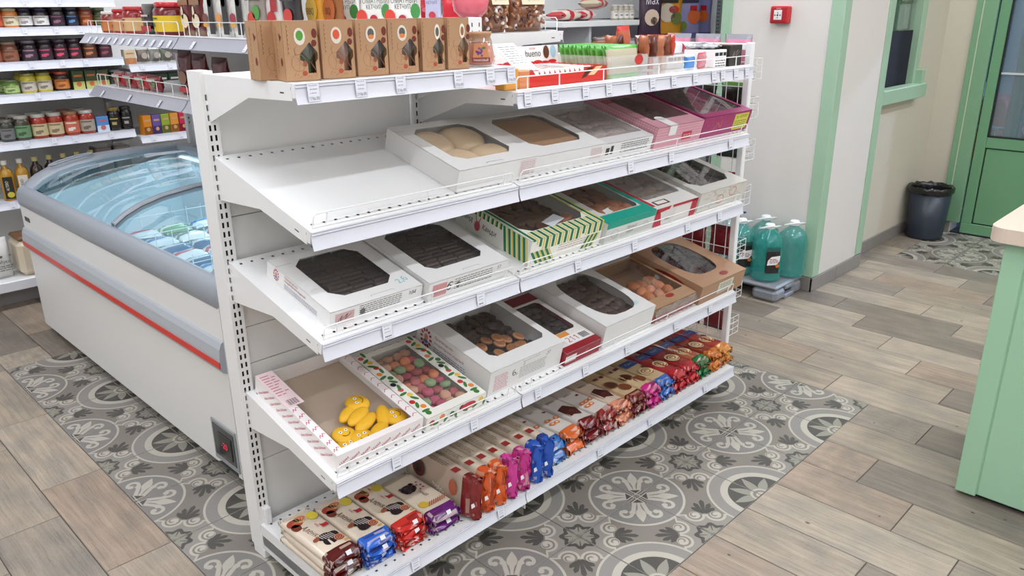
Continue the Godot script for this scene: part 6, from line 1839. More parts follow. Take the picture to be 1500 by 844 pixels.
# ---------------------------------------------------------------- the gondola behind the freezer
func make_rear_gondola() -> void:
	var g := thing("rear_gondola", "white gondola standing behind the freezer, full of sauces", "shelving")
	var grey := rgb(168, 168, 178)
	for z in [-0.12, -1.35, -2.42]:
		var b := mb(white()); b.cbox(Vector3(0.985, 0.0, z - 0.016), Vector3(1.045, 1.535, z + 0.016), 0.003); part("upright", b, mat.paint, g)
		b = mb(rgb(46, 46, 46))  # thin dark slabs stand in for the shade inside the slots
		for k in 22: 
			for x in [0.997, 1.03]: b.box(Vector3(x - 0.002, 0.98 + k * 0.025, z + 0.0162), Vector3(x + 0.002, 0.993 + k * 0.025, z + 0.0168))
		part("slot_shade_marks", b, mat.matte, g)
	for s in [[-1.334, -0.136], [-2.404, -1.366]]:
		for k in 4:
			var b := mb(rgb(226, 224, 222)); b.cbox(Vector3(1.005, 0.05 + k * 0.36, s[0]), Vector3(1.025, 0.408 + k * 0.36, s[1]), 0.002); part("back_panel", b, mat.paint, g)
	# shelves facing left (over the freezer) and right; local x along -z
	for s in [[-1.345, -0.125, 1.463], [-2.41, -1.355, 1.463], [-1.345, -0.125, 1.213], [-2.41, -1.355, 1.213]]:
		var sh := part("shelf", shelf_tray(0.0, s[1] - s[0], 0.45), mat.paint, g)
		sh.transform = Transform3D(Basis(Vector3(0, 0, 1), Vector3.UP, Vector3(-1, 0, 0)), Vector3(1.0, s[2], s[0]))
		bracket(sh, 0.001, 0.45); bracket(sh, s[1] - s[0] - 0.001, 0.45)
		price_strip(sh, 0.0, s[1] - s[0], 0.002, 0.45, 0.045, 0.035, grey)
		var far: bool = s[0] < -2.0
		var n := (12 if far else 2) if s[2] > 1.4 else 3
		for k in n:
			var x: float = (0.10 + k * 0.082) if n == 12 else 0.15 + k * (0.42 if n == 2 else 0.33)
			price_tag(sh, x, 0.0, 0.452, "", 0.024, 0.034, 0.035)
		wire_fence(sh, 0.02, s[1] - s[0] - 0.02, 0.44, 0.058, [0.04, 0.11, 0.26, 0.4, 0.55, 0.7, 0.86])
	for s in [[-1.345, -0.125, 1.478], [-1.345, -0.125, 1.18]]:
		var sh := part("shelf", shelf_tray(0.0, s[1] - s[0], 0.45), mat.paint, g)
		sh.transform = Transform3D(Basis(Vector3(0, 0, -1), Vector3.UP, Vector3(1, 0, 0)), Vector3(1.03, s[2], s[1]))
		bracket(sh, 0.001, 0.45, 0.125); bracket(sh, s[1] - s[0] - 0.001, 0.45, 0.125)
		price_strip(sh, 0.0, s[1] - s[0], 0.002, 0.45)
		wire_fence(sh, 0.02, s[1] - s[0] - 0.02, 0.44, 0.05, [0.05, 0.3, 0.6, 0.9])
	make_sauces()

func jar(called: String, label: String, cat: String, at: Vector3, r: float, h: float, body: Color, lab: Color, lid: Color, group := "", glassy := true, dark: Color = Color(-1, 0, 0), picture := 0) -> Node3D:
	var t := thing(called, label, cat, at, 0.0, group)
	var b := mb(body)
	b.lathe([Vector2(0, 0), Vector2(r * 0.9, 0), Vector2(r, h * 0.05), Vector2(r, h * 0.72), Vector2(r * 0.93, h * 0.80), Vector2(r * 0.80, h * 0.85), Vector2(r * 0.80, h * 0.88)], 16)
	part("jar", b, mat.gloss if glassy else mat.coated, t)
	b = mb(lid); b.lathe([Vector2(r * 0.86, h * 0.86), Vector2(r * 0.88, h * 0.87), Vector2(r * 0.88, h * 0.97), Vector2(r * 0.82, h), Vector2(0, h)], 16); part("lid", b, mat.gloss, t)
	b = mb(lab)
	var y0 := h * 0.12; var y1 := h * 0.60
	b.lathe([Vector2(r * 1.012, y0), Vector2(r * 1.012, y1)], 16)
	b.col = dark if dark.r >= 0 else Color(lab.r * 0.4, lab.g * 0.35, lab.b * 0.35)
	# a picture and a line of print on the side that faces the aisle
	for q in ([[0.0, 0.32, 0.5, 0.12], [0.0, 0.52, 0.9, 0.05]] if picture == 0 else [[-0.15, 0.26, 0.45, 0.13], [0.2, 0.30, 0.4, 0.10], [0.0, 0.52, 1.0, 0.06]]):
		var rows := []
		for i in 2:
			var row := []
			for k in 6:
				var a: float = PI / 2 + 0.35 - (q[0] + (k / 5.0 - 0.5) * q[2] * 1.4)
				row.append(Vector3(cos(a) * r * 1.025, (q[1] + q[3] * (0.5 if i else -0.5)) * h, sin(a) * r * 1.025))
			rows.append(row)
		b.sheet(rows, false, [], true)
	part("label", b, mat.card, t)
	return t

func carton(called: String, label: String, cat: String, at: Vector3, w: float, h: float, d: float, c: Color, c2: Color, c3: Color, group := "", turn := 0.0) -> Node3D:
	var t := thing(called, label, cat, at, turn, group)
	var b := mb(c); b.cbox(Vector3(-w / 2, 0, -d / 2), Vector3(w / 2, h, d / 2), 0.002); part("carton", b, mat.coated, t)
	b = mb(c2, face(Vector3(0, 0, d / 2), Vector3.RIGHT, Vector3.UP))
	b.rect(-w * 0.5, 0, w * 0.5, h * 0.42); b.col = c3; b.oval(0, h * 0.28, w * 0.22, w * 0.22, 0.0004); b.rect(-w * 0.35, h * 0.68, w * 0.35, h * 0.78, 0.0004)
	part("print", b, mat.coated, t)
	return t

# a doypack or bag facing local +z with simple printed shapes
func pouch(called: String, label: String, cat: String, at: Vector3, turn: float, w: float, h: float, c: Color, edge: Color, shapes: Array, group := "") -> Node3D:
	var t := thing(called, label, cat, at, turn, group)
	pillow(t, w, h, w * 0.34, c, edge)
	var b := mb(Color.WHITE, face(Vector3(0, 0, w * 0.17 + 0.0015), Vector3.RIGHT, Vector3.UP))
	for s in shapes:
		b.col = s[1]
		match s[0]:
			"o": b.oval(s[2] * w, s[3] * h, s[4] * w, s[5] * w, 0.0002 * (s[6] if s.size() > 6 else 1))
			"r": b.rect((s[2] - s[4] / 2) * w, (s[3] - s[5] / 2) * h, (s[2] + s[4] / 2) * w, (s[3] + s[5] / 2) * h, 0.0002 * (s[6] if s.size() > 6 else 1))
			"t": 
				b.xf.origin += b.xf.basis.z * 0.001
				text(b, s[5], Vector2(s[2] * w, s[3] * h), s[4] * w, true, false, 0.0, 0.8)
				b.xf.origin -= b.xf.basis.z * 0.001
	part("print", b, mat.coated, t)
	return t

func make_sauces() -> void:
	var y := 1.4636; var L := -PI / 2
	var g := "sauces on the upper shelf over the freezer"
	var red := rgb(150, 34, 36)
	var rows := [["dark red tomato paste jar, farthest on the sauce shelf", -2.28, 0.10, 0.045, rgb(126, 34, 28), rgb(196, 120, 66), rgb(214, 206, 196)], ["dark red jar with a cream band, second on the sauce shelf", -2.125, 0.11, 0.05, red, rgb(206, 150, 100), rgb(176, 30, 36)], ["red jar with a pale wave, third on the sauce shelf", -1.995, 0.12, 0.048, rgb(140, 30, 30), rgb(210, 170, 120), rgb(180, 30, 36)]]
	for i in 3:
		for k in 2:
			var q: Array = rows[i]
			jar("tomato_paste_jar", q[0] + ("" if k == 0 else ", behind"), "jar", Vector3(0.63 + k * 0.11, y, q[1] - k * 0.01), q[3], q[2], q[4], q[5], q[6], g, true, rgb(150, 40, 40)).rotation.y = L
	pouch("sauce_pouch", "black pouch with red trim on the sauce shelf", "pouch", Vector3(0.64, y, -1.83), L, 0.15, 0.13, rgb(34, 24, 24), rgb(30, 24, 24), [["r", rgb(206, 196, 180), 0, 0.62, 0.5, 0.06], ["r", rgb(170, 44, 44), 0.0, 0.2, 0.7, 0.18], ["r", rgb(206, 196, 180), 0, 0.42, 0.4, 0.05]], g)
	var j := jar("tomato_paste_jar", "big dark red jar with a bright yellow label", "jar", Vector3(0.65, y, -1.63), 0.075, 0.135, rgb(110, 26, 26), rgb(226, 190, 50), rgb(200, 34, 44), g, true, rgb(90, 120, 40)); j.rotation.y = L
	b_carton_red()
	for k in 2: pouch("sauce_pouch", ["maroon pouch with a cream flame, left", "maroon pouch with a cream flame, right"][k], "pouch", Vector3(0.66 , y, -1.49 + k * 0.105), L, 0.10, 0.20, rgb(96, 28, 26), rgb(120, 84, 60), [["o", rgb(228, 212, 180), 0, 0.30, 0.34, 0.28], ["o", rgb(228, 212, 180), -0.15, 0.46, 0.1, 0.26], ["r", rgb(150, 110, 74), 0, 0.66, 0.9, 0.10]], g)
	var st := [["white and black burger sauce pouch", -1.27], ["white and black cheese sauce pouch", -1.155], ["black and white grill sauce pouch", -1.04]]
	for k in 3: pouch("sauce_pouch", st[k][0], "pouch", Vector3(0.66, y, st[k][1]), L, 0.115, 0.21, rgb(226, 222, 216), rgb(236, 234, 230), [["r", rgb(36, 34, 36), 0.28, 0.5, 0.4, 0.9], ["o", rgb(120, 116, 112), 0.24, 0.62, 0.15, 0.15], ["o", [rgb(120, 70, 60), rgb(222, 150, 80), rgb(160, 40, 60)][k], -0.2, 0.34, 0.2, 0.16], ["o", rgb(214, 160, 70), -0.2, 0.22, 0.2, 0.08]], g)
	pouch("sauce_pouch", "grey pouch with red and green peppers", "pouch", Vector3(0.67, y, -0.915), L, 0.12, 0.22, rgb(150, 140, 130), rgb(40, 40, 42), [["r", rgb(34, 34, 38), 0, 0.78, 0.9, 0.34], ["o", rgb(206, 70, 46), -0.16, 0.32, 0.24, 0.2], ["o", rgb(84, 150, 64), 0.15, 0.42, 0.22, 0.22], ["t", rgb(220, 220, 220), 0, 0.82, 0.12, "ВЕУ"]], g)
	pouch("sauce_pouch", "red and white tomato pouch between dark ones", "pouch", Vector3(0.68, y, -0.81), L, 0.11, 0.21, rgb(214, 204, 198), rgb(176, 40, 46), [["o", rgb(190, 40, 40), 0.0, 0.3, 0.3, 0.3], ["r", rgb(170, 34, 44), 0.2, 0.7, 0.4, 0.5]], g)
	pouch("sauce_pouch", "dark pouch with a red chilli", "pouch", Vector3(0.69, y, -0.71), L, 0.115, 0.22, rgb(44, 42, 46), rgb(110, 100, 96), [["o", rgb(200, 60, 50), 0.0, 0.36, 0.26, 0.22], ["r", rgb(70, 66, 66), 0, 0.74, 0.8, 0.3]], g)
	for k in 2: pouch("sauce_pouch", ["yellow and orange barbecue pouch", "brown and amber barbecue pouch"][k], "pouch", Vector3(0.78, y, -0.70 + k * 0.115), L, 0.11, 0.20, [rgb(216, 150, 52), rgb(140, 84, 44)][k], [rgb(60, 44, 36), rgb(200, 60, 40)][k], [["o", [rgb(232, 186, 70), rgb(176, 96, 50)][k], 0, 0.5, 0.34, 0.4], ["t", rgb(60, 34, 20), -0.05, 0.46, 0.2, "BBQ" if k == 0 else "BQ"]], g)
	for k in 3: pouch("ketchup_pouch", ["white tomato ketchup pouch, left of three", "white tomato ketchup pouch, middle of three", "white tomato ketchup pouch, right of three"][k], "pouch", Vector3(0.86, 1.4636, [-0.635, -0.445, -0.285][k]), L + 0.5, 0.125, 0.185, rgb(232, 230, 224), rgb(214, 210, 204), [["t", rgb(52, 50, 48), 0.02, 0.70, 0.14, "ТОМАТНЫЙ"], ["t", rgb(52, 50, 48), 0.02, 0.58, 0.12, "КЕТЧУП"], ["o", rgb(176, 44, 54), 0.0, 0.36, 0.12, 0.12], ["o", rgb(70, 140, 74), 0.38, 0.5, 0.14, 0.2], ["o", rgb(206, 66, 52), -0.36, 0.4, 0.16, 0.2]], "tomato ketchup pouches")
	pouch("ketchup_pouch", "lilac ketchup pouch beside the white ones", "pouch", Vector3(0.90, 1.4636, -0.185), L + 0.5, 0.06, 0.18, rgb(186, 184, 212), rgb(170, 170, 200), [["t", rgb(70, 70, 110), 0, 0.66, 0.16, "КЕТЧУП"], ["o", rgb(190, 60, 70), 0.0, 0.44, 0.2, 0.2]], "")
	# lower shelf over the freezer
	y = 1.2136
	for k in 3: pouch("dried_fruit_bag", ["maroon bag with a window, far on the lower shelf", "maroon bag with a window, middle of the lower shelf", "maroon bag with a window, nearest on the lower shelf"][k], "bag", Vector3(0.66, y, [-1.58, -1.445, -1.26][k]), L, 0.13, 0.19 - 0.01 * k, rgb(92, 26, 32), rgb(70, 24, 28), [["o", rgb(150, 110, 84), 0.0, 0.4, 0.3, 0.22], ["r", rgb(190, 50, 60), 0.0, 0.12, 0.7, 0.12]], "maroon bags on the lower shelf over the freezer")
	for k in 4: pouch("red_packet", "crimson packet behind the wire fence, %s from the far end" % ["first", "second", "third", "fourth"][k], "packet", Vector3(0.62, y, -2.25 + k * 0.14), L, 0.13, 0.075, [rgb(170, 38, 48), rgb(150, 34, 44), rgb(180, 52, 50), rgb(140, 40, 50)][k], rgb(110, 30, 36), [["r", rgb(196, 190, 180), 0, 0.7, 0.7, 0.2], ["o", rgb(110, 130, 60), 0.2, 0.5, 0.15, 0.12]], "crimson packets over the freezer")
	for k in 3:
		var t := jar("mustard_bottle", "small yellow bottle with a red cap, %s on the lower shelf" % ["left", "middle", "right"][k], "bottle", Vector3(0.70, y, -1.04 + k * 0.075), 0.027, 0.18, rgb(206, 170, 40), rgb(224, 190, 50), rgb(190, 40, 36), "yellow mustard bottles", true, rgb(50, 44, 20)); t.rotation.y = L
	pouch("dark_green_packet", "dark green packet beyond the mustard bottles", "packet", Vector3(0.8, y, -0.86), L, 0.12, 0.14, rgb(44, 66, 52), rgb(30, 44, 36), [["r", rgb(170, 190, 170), 0, 0.7, 0.6, 0.15]], "")
	# right side, nearest end: sweets in bags, and the pieces on top
	for k in 2:
		var t := thing("candy_bag", ["clear bag of brown-wrapped candies by the upright", "clear bag of brown-wrapped candies, wider and nearer the aisle"][k], "bag", Vector3([1.20, 1.37][k], 1.4792, -0.225), 0.0)
		var w: float = [0.13, 0.19][k]
		pillow(t, w, 0.135, 0.10, rgb(122, 76, 50), rgb(150, 110, 84))
		var r := RandomNumberGenerator.new(); r.seed = 7 + k
		var b := mb()
		for i in 46:
			b.col = [rgb(84, 52, 40), rgb(176, 130, 92), rgb(222, 214, 208), rgb(110, 66, 44), rgb(150, 96, 62)][i % 5]
			var a := r.randf_range(-0.45, 0.45); var yy := r.randf_range(0.015, 0.10)
			b.xf = Transform3D(Basis.from_euler(Vector3(0, r.randf() * 6, r.randf() * 6)), Vector3(a * w, yy, 0.048 * sqrt(maxf(0.1, 1.0 - 4.0 * a * a)) * pow(sin(PI * yy / 0.135), 0.5)))
			b.ball(Vector3.ZERO, Vector3(0.016, 0.007, 0.008), 4, 7)
		var cc := part("candies", b, mat.foil, t, "wrapped candies showing through the bag"); cc.set_meta("kind", "stuff")
		b = mb(rgb(222, 212, 184), face(Vector3(0, 0.115, 0.05), Vector3.RIGHT, Vector3(0, 1, -0.2))); b.rect(-w * 0.32, -0.02, w * 0.32, 0.03); b.col = rgb(70, 60, 44); b.xf.origin.z += 0.001; text(b, "Грильяж", Vector2(0, 0.0), 0.014, true, true, 0.0, 0.8); part("label", b, mat.card, t)
	var b := mb(rgb(212, 52, 66))
	for k in 2:
		pouch("red_jelly_bag", ["crimson jelly bag left of the pink tub", "crimson jelly bag right of the pink tub"][k], "bag", Vector3([0.93, 1.145][k], [1.4636, 1.4786][k], [-0.27, -0.36][k]), -0.6, 0.09, 0.16, rgb(206, 44, 60), rgb(180, 30, 46), [["o", rgb(232, 120, 130), 0.1, 0.6, 0.2, 0.1]], "")
	var t := thing("pink_tub", "translucent pink round tub on the rear gondola's upright", "tub", Vector3(1.045, 1.5356, -0.16))
	b = mb(); b.lathe([Vector2(0, 0), Vector2(0.04, 0.0), Vector2(0.058, 0.02), Vector2(0.064, 0.06), Vector2(0.05, 0.10), Vector2(0.04, 0.115)], 20); part("tub", b, mat.pinkglass, t)
	b = mb(rgb(224, 110, 124)); b.lathe([Vector2(0, 0.004), Vector2(0.038, 0.005), Vector2(0.054, 0.022), Vector2(0.06, 0.058), Vector2(0, 0.07)], 18); part("contents", b, mat.food, t)
	b = mb(rgb(232, 226, 224)); b.lathe([Vector2(0, 0.114), Vector2(0.044, 0.114), Vector2(0.044, 0.128), Vector2(0, 0.13)], 18, true); part("lid", b, mat.plastic, t)

func b_carton_red() -> void:
	# burgundy cartons on the lower right shelf, seen over the chocolate bars
	for k in 3:
		carton("tea_carton", "burgundy carton low on the rear gondola, %s of three" % ["left", "middle", "right"][k], "carton", Vector3(1.30 + k * 0.085, 1.1806, -0.21), 0.08, 0.165, 0.06, rgb(112, 24, 52), rgb(96, 20, 44), rgb(190, 90, 120), "burgundy cartons")


# ---------------------------------------------------------------- shelving along the back walls
func wall_shelf(parent: Node3D, x0: float, x1: float, y: float, zf: float, depth: float, tags: int, color := Color(-1, 0, 0)) -> void:
	var b := mb(rgb(228, 228, 228)); b.cbox(Vector3(x0, y - 0.025, zf - depth), Vector3(x1, y, zf), 0.002)
	var sh := part("shelf", b, mat.paint, parent)
	price_strip(sh, x0, x1, y + 0.004, zf, 0.045, 0.014, color)
	for k in tags: price_tag(sh, x0 + 0.03 + (x1 - x0 - 0.09) * (k + 0.4 * sin(k * 2.2) * 0.5 + 0.2) / tags, y + 0.004, zf, "", 0.026, 0.034, 0.014)

func make_wall_shelves() -> void:
	var zf := -3.10
	var a := thing("wall_shelving", "white wall shelving full of jars, left of the lower-set shelves", "shelving")
	for q in [[-0.62, 0.958, 1.63, 6], [-0.62, 0.958, 1.483, 9], [-0.62, 0.958, 1.306, 9], [-0.62, 0.958, 1.138, 9], [-0.62, 0.958, 0.886, 10], [-0.62, 0.958, 0.565, 6]]:
		wall_shelf(a, q[0], q[1], q[2], zf, 0.42, q[3])
	var b := mb(rgb(232, 232, 232)); b.cbox(Vector3(-0.62, 0.12, zf - 0.42), Vector3(0.958, 0.16, zf + 0.16), 0.004); part("base_shelf", b, mat.paint, a)
	b = mb(rgb(226, 226, 230)); b.cbox(Vector3(-0.62, 0.105, zf + 0.16), Vector3(0.958, 0.163, zf + 0.172), 0.004); part("base_strip", b, mat.strip, a)
	b = mb(rgb(150, 148, 148)); b.box(Vector3(-0.62, 0.0, zf - 0.3), Vector3(0.958, 0.105, zf + 0.05)); part("plinth", b, mat.matte, a)
	for x in [-0.64, 0.958]:
		b = mb(rgb(222, 222, 222)); b.cbox(Vector3(x, 0, zf - 0.46), Vector3(x + 0.02, 2.2, zf - 0.40), 0.002); part("upright", b, mat.paint, a)
		for y in [1.458, 1.281, 1.113, 0.861, 0.54]:
			b = mb(rgb(212, 212, 212), Transform3D(Basis(Vector3(0, 0, 1), Vector3.UP, Vector3(-1, 0, 0)), Vector3(x + (0.02 if x < 0 else -0.002), y, zf - 0.42))); b.extrude(PackedVector2Array([Vector2(0, 0), Vector2(0.40, 0), Vector2(0.40, -0.03), Vector2(0, -0.10)]), -0.002, 0.002); part("bracket", b, mat.paint, a)
	for k in 6:
		b = mb(rgb(226, 224, 222)); b.cbox(Vector3(-0.62, 0.16 + k * 0.34, zf - 0.445), Vector3(0.958, 0.497 + k * 0.34, zf - 0.43), 0.002); part("back_panel", b, mat.paint, a)
	var c := thing("wall_shelving", "lower-set white wall shelving right of the jar shelves", "shelving")
	for q in [[0.985, 2.4, 1.262, 9], [0.985, 2.4, 1.085, 9], [0.985, 2.4, 0.84, 9], [0.985, 2.4, 0.52, 5]]:
		wall_shelf(c, q[0], q[1], q[2], zf, 0.42, q[3])
	for k in 6:
		b = mb(rgb(226, 224, 222)); b.cbox(Vector3(0.985, 0.16 + k * 0.34, zf - 0.445), Vector3(2.4, 0.497 + k * 0.34, zf - 0.43), 0.002); part("back_panel", b, mat.paint, c)
	b = mb(rgb(222, 222, 222)); b.cbox(Vector3(2.4, 0, zf - 0.46), Vector3(2.42, 2.2, zf - 0.40), 0.002); part("upright", b, mat.paint, c)
	var dk := rgb(44, 30, 38)
	# shelf by shelf: centre x, radius, height, body, label, lid, words; kinds: j jar, c carton, b bottle
	var first := [[0.355, 0.036, 0.105, rgb(150, 70, 44), rgb(200, 90, 60), rgb(190, 170, 150), "striped orange-red jar"], [0.425, 0.040, 0.10, rgb(214, 130, 56), rgb(226, 212, 178), rgb(206, 190, 150), "cream and orange mushroom tub"], [0.497, 0.036, 0.10, rgb(40, 32, 40), rgb(232, 230, 228), rgb(40, 36, 66), "dark jar with a white label and dark picture"], [0.576, 0.040, 0.10, rgb(46, 34, 40), rgb(234, 232, 228), rgb(44, 40, 70), "dark jar with a white label and orange picture"], [0.66, 0.038, 0.105, dk, rgb(60, 42, 54), rgb(90, 84, 88), "dark jam jar with a mauve label", rgb(150, 96, 120)], [0.737, 0.034, 0.105, rgb(32, 32, 48), rgb(42, 46, 66), rgb(80, 80, 90), "dark jam jar with a blue label", rgb(90, 140, 190)], [0.812, 0.036, 0.105, rgb(140, 66, 34), rgb(150, 76, 44), rgb(130, 110, 92), "orange-brown jam jar", rgb(216, 126, 70)], [0.888, 0.034, 0.10, rgb(60, 70, 44), rgb(110, 120, 70), rgb(120, 130, 100), "olive-green jar"]]
	var second := [[0.315, 0.038, 0.105, rgb(126, 66, 44), rgb(150, 84, 60), rgb(110, 80, 64), "brown jar at the frame's edge"], [0.39, 0.042, 0.105, rgb(120, 70, 50), rgb(150, 96, 70), rgb(140, 110, 90), "brown jar with a small white square"], [0.487, 0.040, 0.11, dk, rgb(58, 40, 52), rgb(110, 100, 110), "dark jar with a mauve berry label", rgb(160, 120, 140)], [0.567, 0.038, 0.11, dk, rgb(60, 38, 48), rgb(60, 50, 56), "dark jar with a pink top label", rgb(206, 70, 110)], [0.645, 0.038, 0.11, rgb(52, 28, 34), rgb(60, 36, 44), rgb(60, 50, 56), "dark jar with a bright pink label", rgb(224, 76, 110)], [0.72, 0.037, 0.11, rgb(50, 28, 34), rgb(58, 34, 42), rgb(60, 50, 56), "dark jar with a rose label", rgb(216, 70, 104)], [0.80, 0.038, 0.11, rgb(80, 44, 34), rgb(88, 50, 38), rgb(60, 50, 50), "brown jar with a nut picture", rgb(196, 124, 84)], [0.885, 0.038, 0.11, rgb(58, 30, 36), rgb(66, 36, 44), rgb(50, 44, 48), "plum-coloured jar", rgb(150, 76, 90)]]
	var third := [[0.365, 0.038, 0.075, rgb(110, 150, 60), rgb(176, 200, 130), rgb(120, 126, 96), "short green pea tin"], [0.45, 0.040, 0.105, rgb(206, 190, 60), rgb(206, 196, 180), rgb(150, 140, 70), "yellow mushroom tin, left of two"], [0.53, 0.040, 0.105, rgb(206, 190, 60), rgb(206, 196, 180), rgb(150, 140, 70), "yellow mushroom tin, right of two"], [0.622, 0.038, 0.105, rgb(60, 44, 34), rgb(214, 132, 66), rgb(190, 74, 54), "jar of orange relish with a red lid"]]
	var fourth := [[0.30, 0.036, 0.12, rgb(60, 60, 50), rgb(120, 120, 120), rgb(120, 116, 104), "dark pickle jar at the frame's edge"], [0.375, 0.041, 0.135, rgb(74, 70, 58), rgb(110, 150, 110), rgb(190, 186, 176), "pickle jar with a green label"], [0.462, 0.041, 0.135, rgb(160, 50, 34), rgb(206, 190, 150), rgb(206, 200, 190), "red sauce jar with a cream label, left of two"], [0.545, 0.041, 0.135, rgb(156, 48, 32), rgb(206, 190, 150), rgb(206, 200, 190), "red sauce jar with a cream label, right of two"], [0.632, 0.041, 0.135, rgb(164, 56, 36), rgb(206, 110, 84), rgb(170, 120, 90), "red sauce jar with an orange-pink label", rgb(230, 216, 206)], [0.715, 0.043, 0.135, rgb(160, 50, 36), rgb(176, 166, 150), rgb(210, 204, 196), "red sauce jar with a grey label"]]
	for row in [[first, 1.483, "top"], [second, 1.306, "second"], [third, 1.138, "third"], [fourth, 0.886, "fourth"]]:
		for q in row[0]:
			for k in 2:
				jar("preserve_jar", "%s on the %s jar shelf%s" % [q[6], row[2], ", behind" if k else ""], "jar", Vector3(q[0], row[1] + 0.0005, zf - 0.06 - k * 0.11), q[1], q[2], q[3], q[4], q[5], "jars on the wall shelving", true, q[7] if q.size() > 7 else Color(-1, 0, 0), 1)
	for k in 3: carton("olive_tin", "green olive tin with a pale olive picture, %s of three" % ["left", "middle", "right"][k], "tin", Vector3([0.705, 0.775, 0.842][k], 1.1385, zf - 0.06), 0.062, 0.105, 0.05, rgb(70, 84, 52), rgb(190, 192, 120), rgb(206, 110, 60), "olive tins")
	jar("preserve_jar", "dark green jar at the right end of the third jar shelf", "jar", Vector3(0.915, 1.1385, zf - 0.06), 0.036, 0.10, rgb(40, 44, 38), rgb(70, 76, 64), rgb(110, 112, 104), "jars on the wall shelving")
	carton("milk_carton", "small blue and white carton on the fourth jar shelf", "carton", Vector3(0.795, 0.8865, zf - 0.06), 0.068, 0.09, 0.05, rgb(96, 140, 206), rgb(206, 220, 236), rgb(196, 110, 120))
	jar("preserve_jar", "tall black tin with a gold lid on the fourth jar shelf", "tin", Vector3(0.87, 0.8865, zf - 0.06), 0.036, 0.135, rgb(36, 32, 24), rgb(30, 28, 22), rgb(150, 130, 66), "", true, rgb(190, 170, 90))
	jar("preserve_jar", "tall black tin with a dark lid on the fourth jar shelf", "tin", Vector3(0.94, 0.8865, zf - 0.06), 0.034, 0.135, rgb(26, 24, 26), rgb(34, 32, 32), rgb(44, 40, 40), "", true, rgb(170, 166, 160))
	# oil bottles
	for k in 7:
		var x: float = [0.245, 0.322, 0.40, 0.475, 0.55, 0.625, 0.70][k]
		var gold := k < 2
		var t := thing("oil_bottle", ["golden oil bottle with a black label, leftmost", "golden oil bottle with a black label, second", "dark oil bottle, first after the golden ones", "dark oil bottle, second after the golden ones", "dark oil bottle, third after the golden ones", "dark oil bottle, fourth after the golden ones", "dark oil bottle, last before the trays"][k], "bottle", Vector3(x, 0.5655, zf - 0.05), -0.22, "oil bottles")
		b = mb(rgb(176, 128, 34) if gold else rgb(40, 28, 20))
		b.lathe([Vector2(0, 0), Vector2(0.034, 0), Vector2(0.036, 0.01), Vector2(0.036, 0.14), Vector2(0.030, 0.165), Vector2(0.014, 0.185), Vector2(0.013, 0.205)], 14); part("bottle", b, mat.gloss, t)
		b = mb(rgb(230, 226, 216) if gold else rgb(196, 180, 120)); b.lathe([Vector2(0.0145, 0.198), Vector2(0.0155, 0.2), Vector2(0.0155, 0.222), Vector2(0, 0.224)], 12, true); part("cap", b, mat.plastic, t)
		b = mb(rgb(40, 34, 24) if gold else rgb(20, 18, 20), face(Vector3(0, 0, 0.0362), Vector3.RIGHT, Vector3.UP))
		if k == 1: b.col = rgb(214, 206, 196)
		b.rect(-0.024, 0.012, 0.024, 0.135)
		if gold:
			b.col = rgb(206, 190, 60); b.oval(0.004, 0.035, 0.018, 0.016, 0.0003); b.col = rgb(232, 228, 210) if k == 0 else rgb(60, 50, 40); b.xf.origin.z += 0.0008; text(b, "ALTERO", Vector2(-0.006, 0.085), 0.014, true, true, PI / 2, 0.8)
		part("label", b, mat.card, t)
	for k in 2:
		for i in 3:
			var t := thing("clear_food_tray", "clear plastic food tray behind the freezer, %s of the %s pile" % [["lowest", "middle", "topmost"][i], ["left", "right"][k]], "tray", Vector3([0.785, 0.892][k], 0.5655 + i * 0.085, zf - 0.13), 0.0, "clear trays behind the freezer")
			b = mb(rgb(120, 108, 100)); b.cbox(Vector3(-0.046, 0, -0.06), Vector3(0.046, 0.055, 0.06), 0.006); part("food", b, mat.food, t)
			b = mb(rgb(176, 172, 170)); b.cbox(Vector3(-0.051, 0.0551, -0.07), Vector3(0.051, 0.084, 0.07), 0.008); part("lid", b, mat.box_clear, t)
	# things on the floor-level shelf
	var t := thing("flour_bag", "white paper flour bag with grey print on the lowest shelf", "bag", Vector3(0.075, 0.1605, zf + 0.055), 0.1)
	pillow(t, 0.16, 0.23, 0.10, rgb(228, 226, 222), rgb(222, 220, 216), mat.card)
	b = mb(rgb(90, 90, 94), face(Vector3(0.03, 0.0, 0.052), Vector3.RIGHT, Vector3.UP)); text(b, "Мука", Vector2(0, 0.10), 0.018); b.rect(-0.03, 0.125, -0.005, 0.138); fine_print(b, -0.045, 0.08, 0.09, 3, 0.012, 0.004); part("print", b, mat.card, t)
	t = thing("plastic_container", "cream plastic container on the lowest shelf by the freezer", "container", Vector3(0.28, 0.1605, zf + 0.03))
	b = mb(rgb(214, 200, 176)); b.cbox(Vector3(-0.10, 0, -0.10), Vector3(0.10, 0.20, 0.10), 0.025); part("container", b, mat.plastic, t)
	b = mb(rgb(120, 84, 56)); b.cbox(Vector3(-0.09, 0.20, -0.09), Vector3(0.09, 0.225, 0.09), 0.01); part("contents", b, mat.food, t)
	# right unit goods
	carton("bread_pack", "small tan pack with a brown loaf picture", "packet", Vector3(1.015, 1.2625, zf - 0.06), 0.065, 0.085, 0.05, rgb(206, 190, 160), rgb(176, 120, 80), rgb(196, 130, 84))
	for k in 5: pouch("seed_bag", "grey and brown seed bag, %s from the loaf pack" % ORD[k], "bag", Vector3(1.10 + k * 0.072, 1.2625, zf - 0.07), 0.15 * sin(k * 2.0), 0.075, 0.09, [rgb(110, 92, 84), rgb(120, 120, 110), rgb(96, 100, 84), rgb(120, 104, 112), rgb(130, 120, 116)][k], rgb(196, 196, 192), [["o", rgb(170, 160, 150), 0.1, 0.5, 0.25, 0.25], ["r", rgb(80, 70, 66), 0.0, 0.2, 0.5, 0.2]], "seed bags")
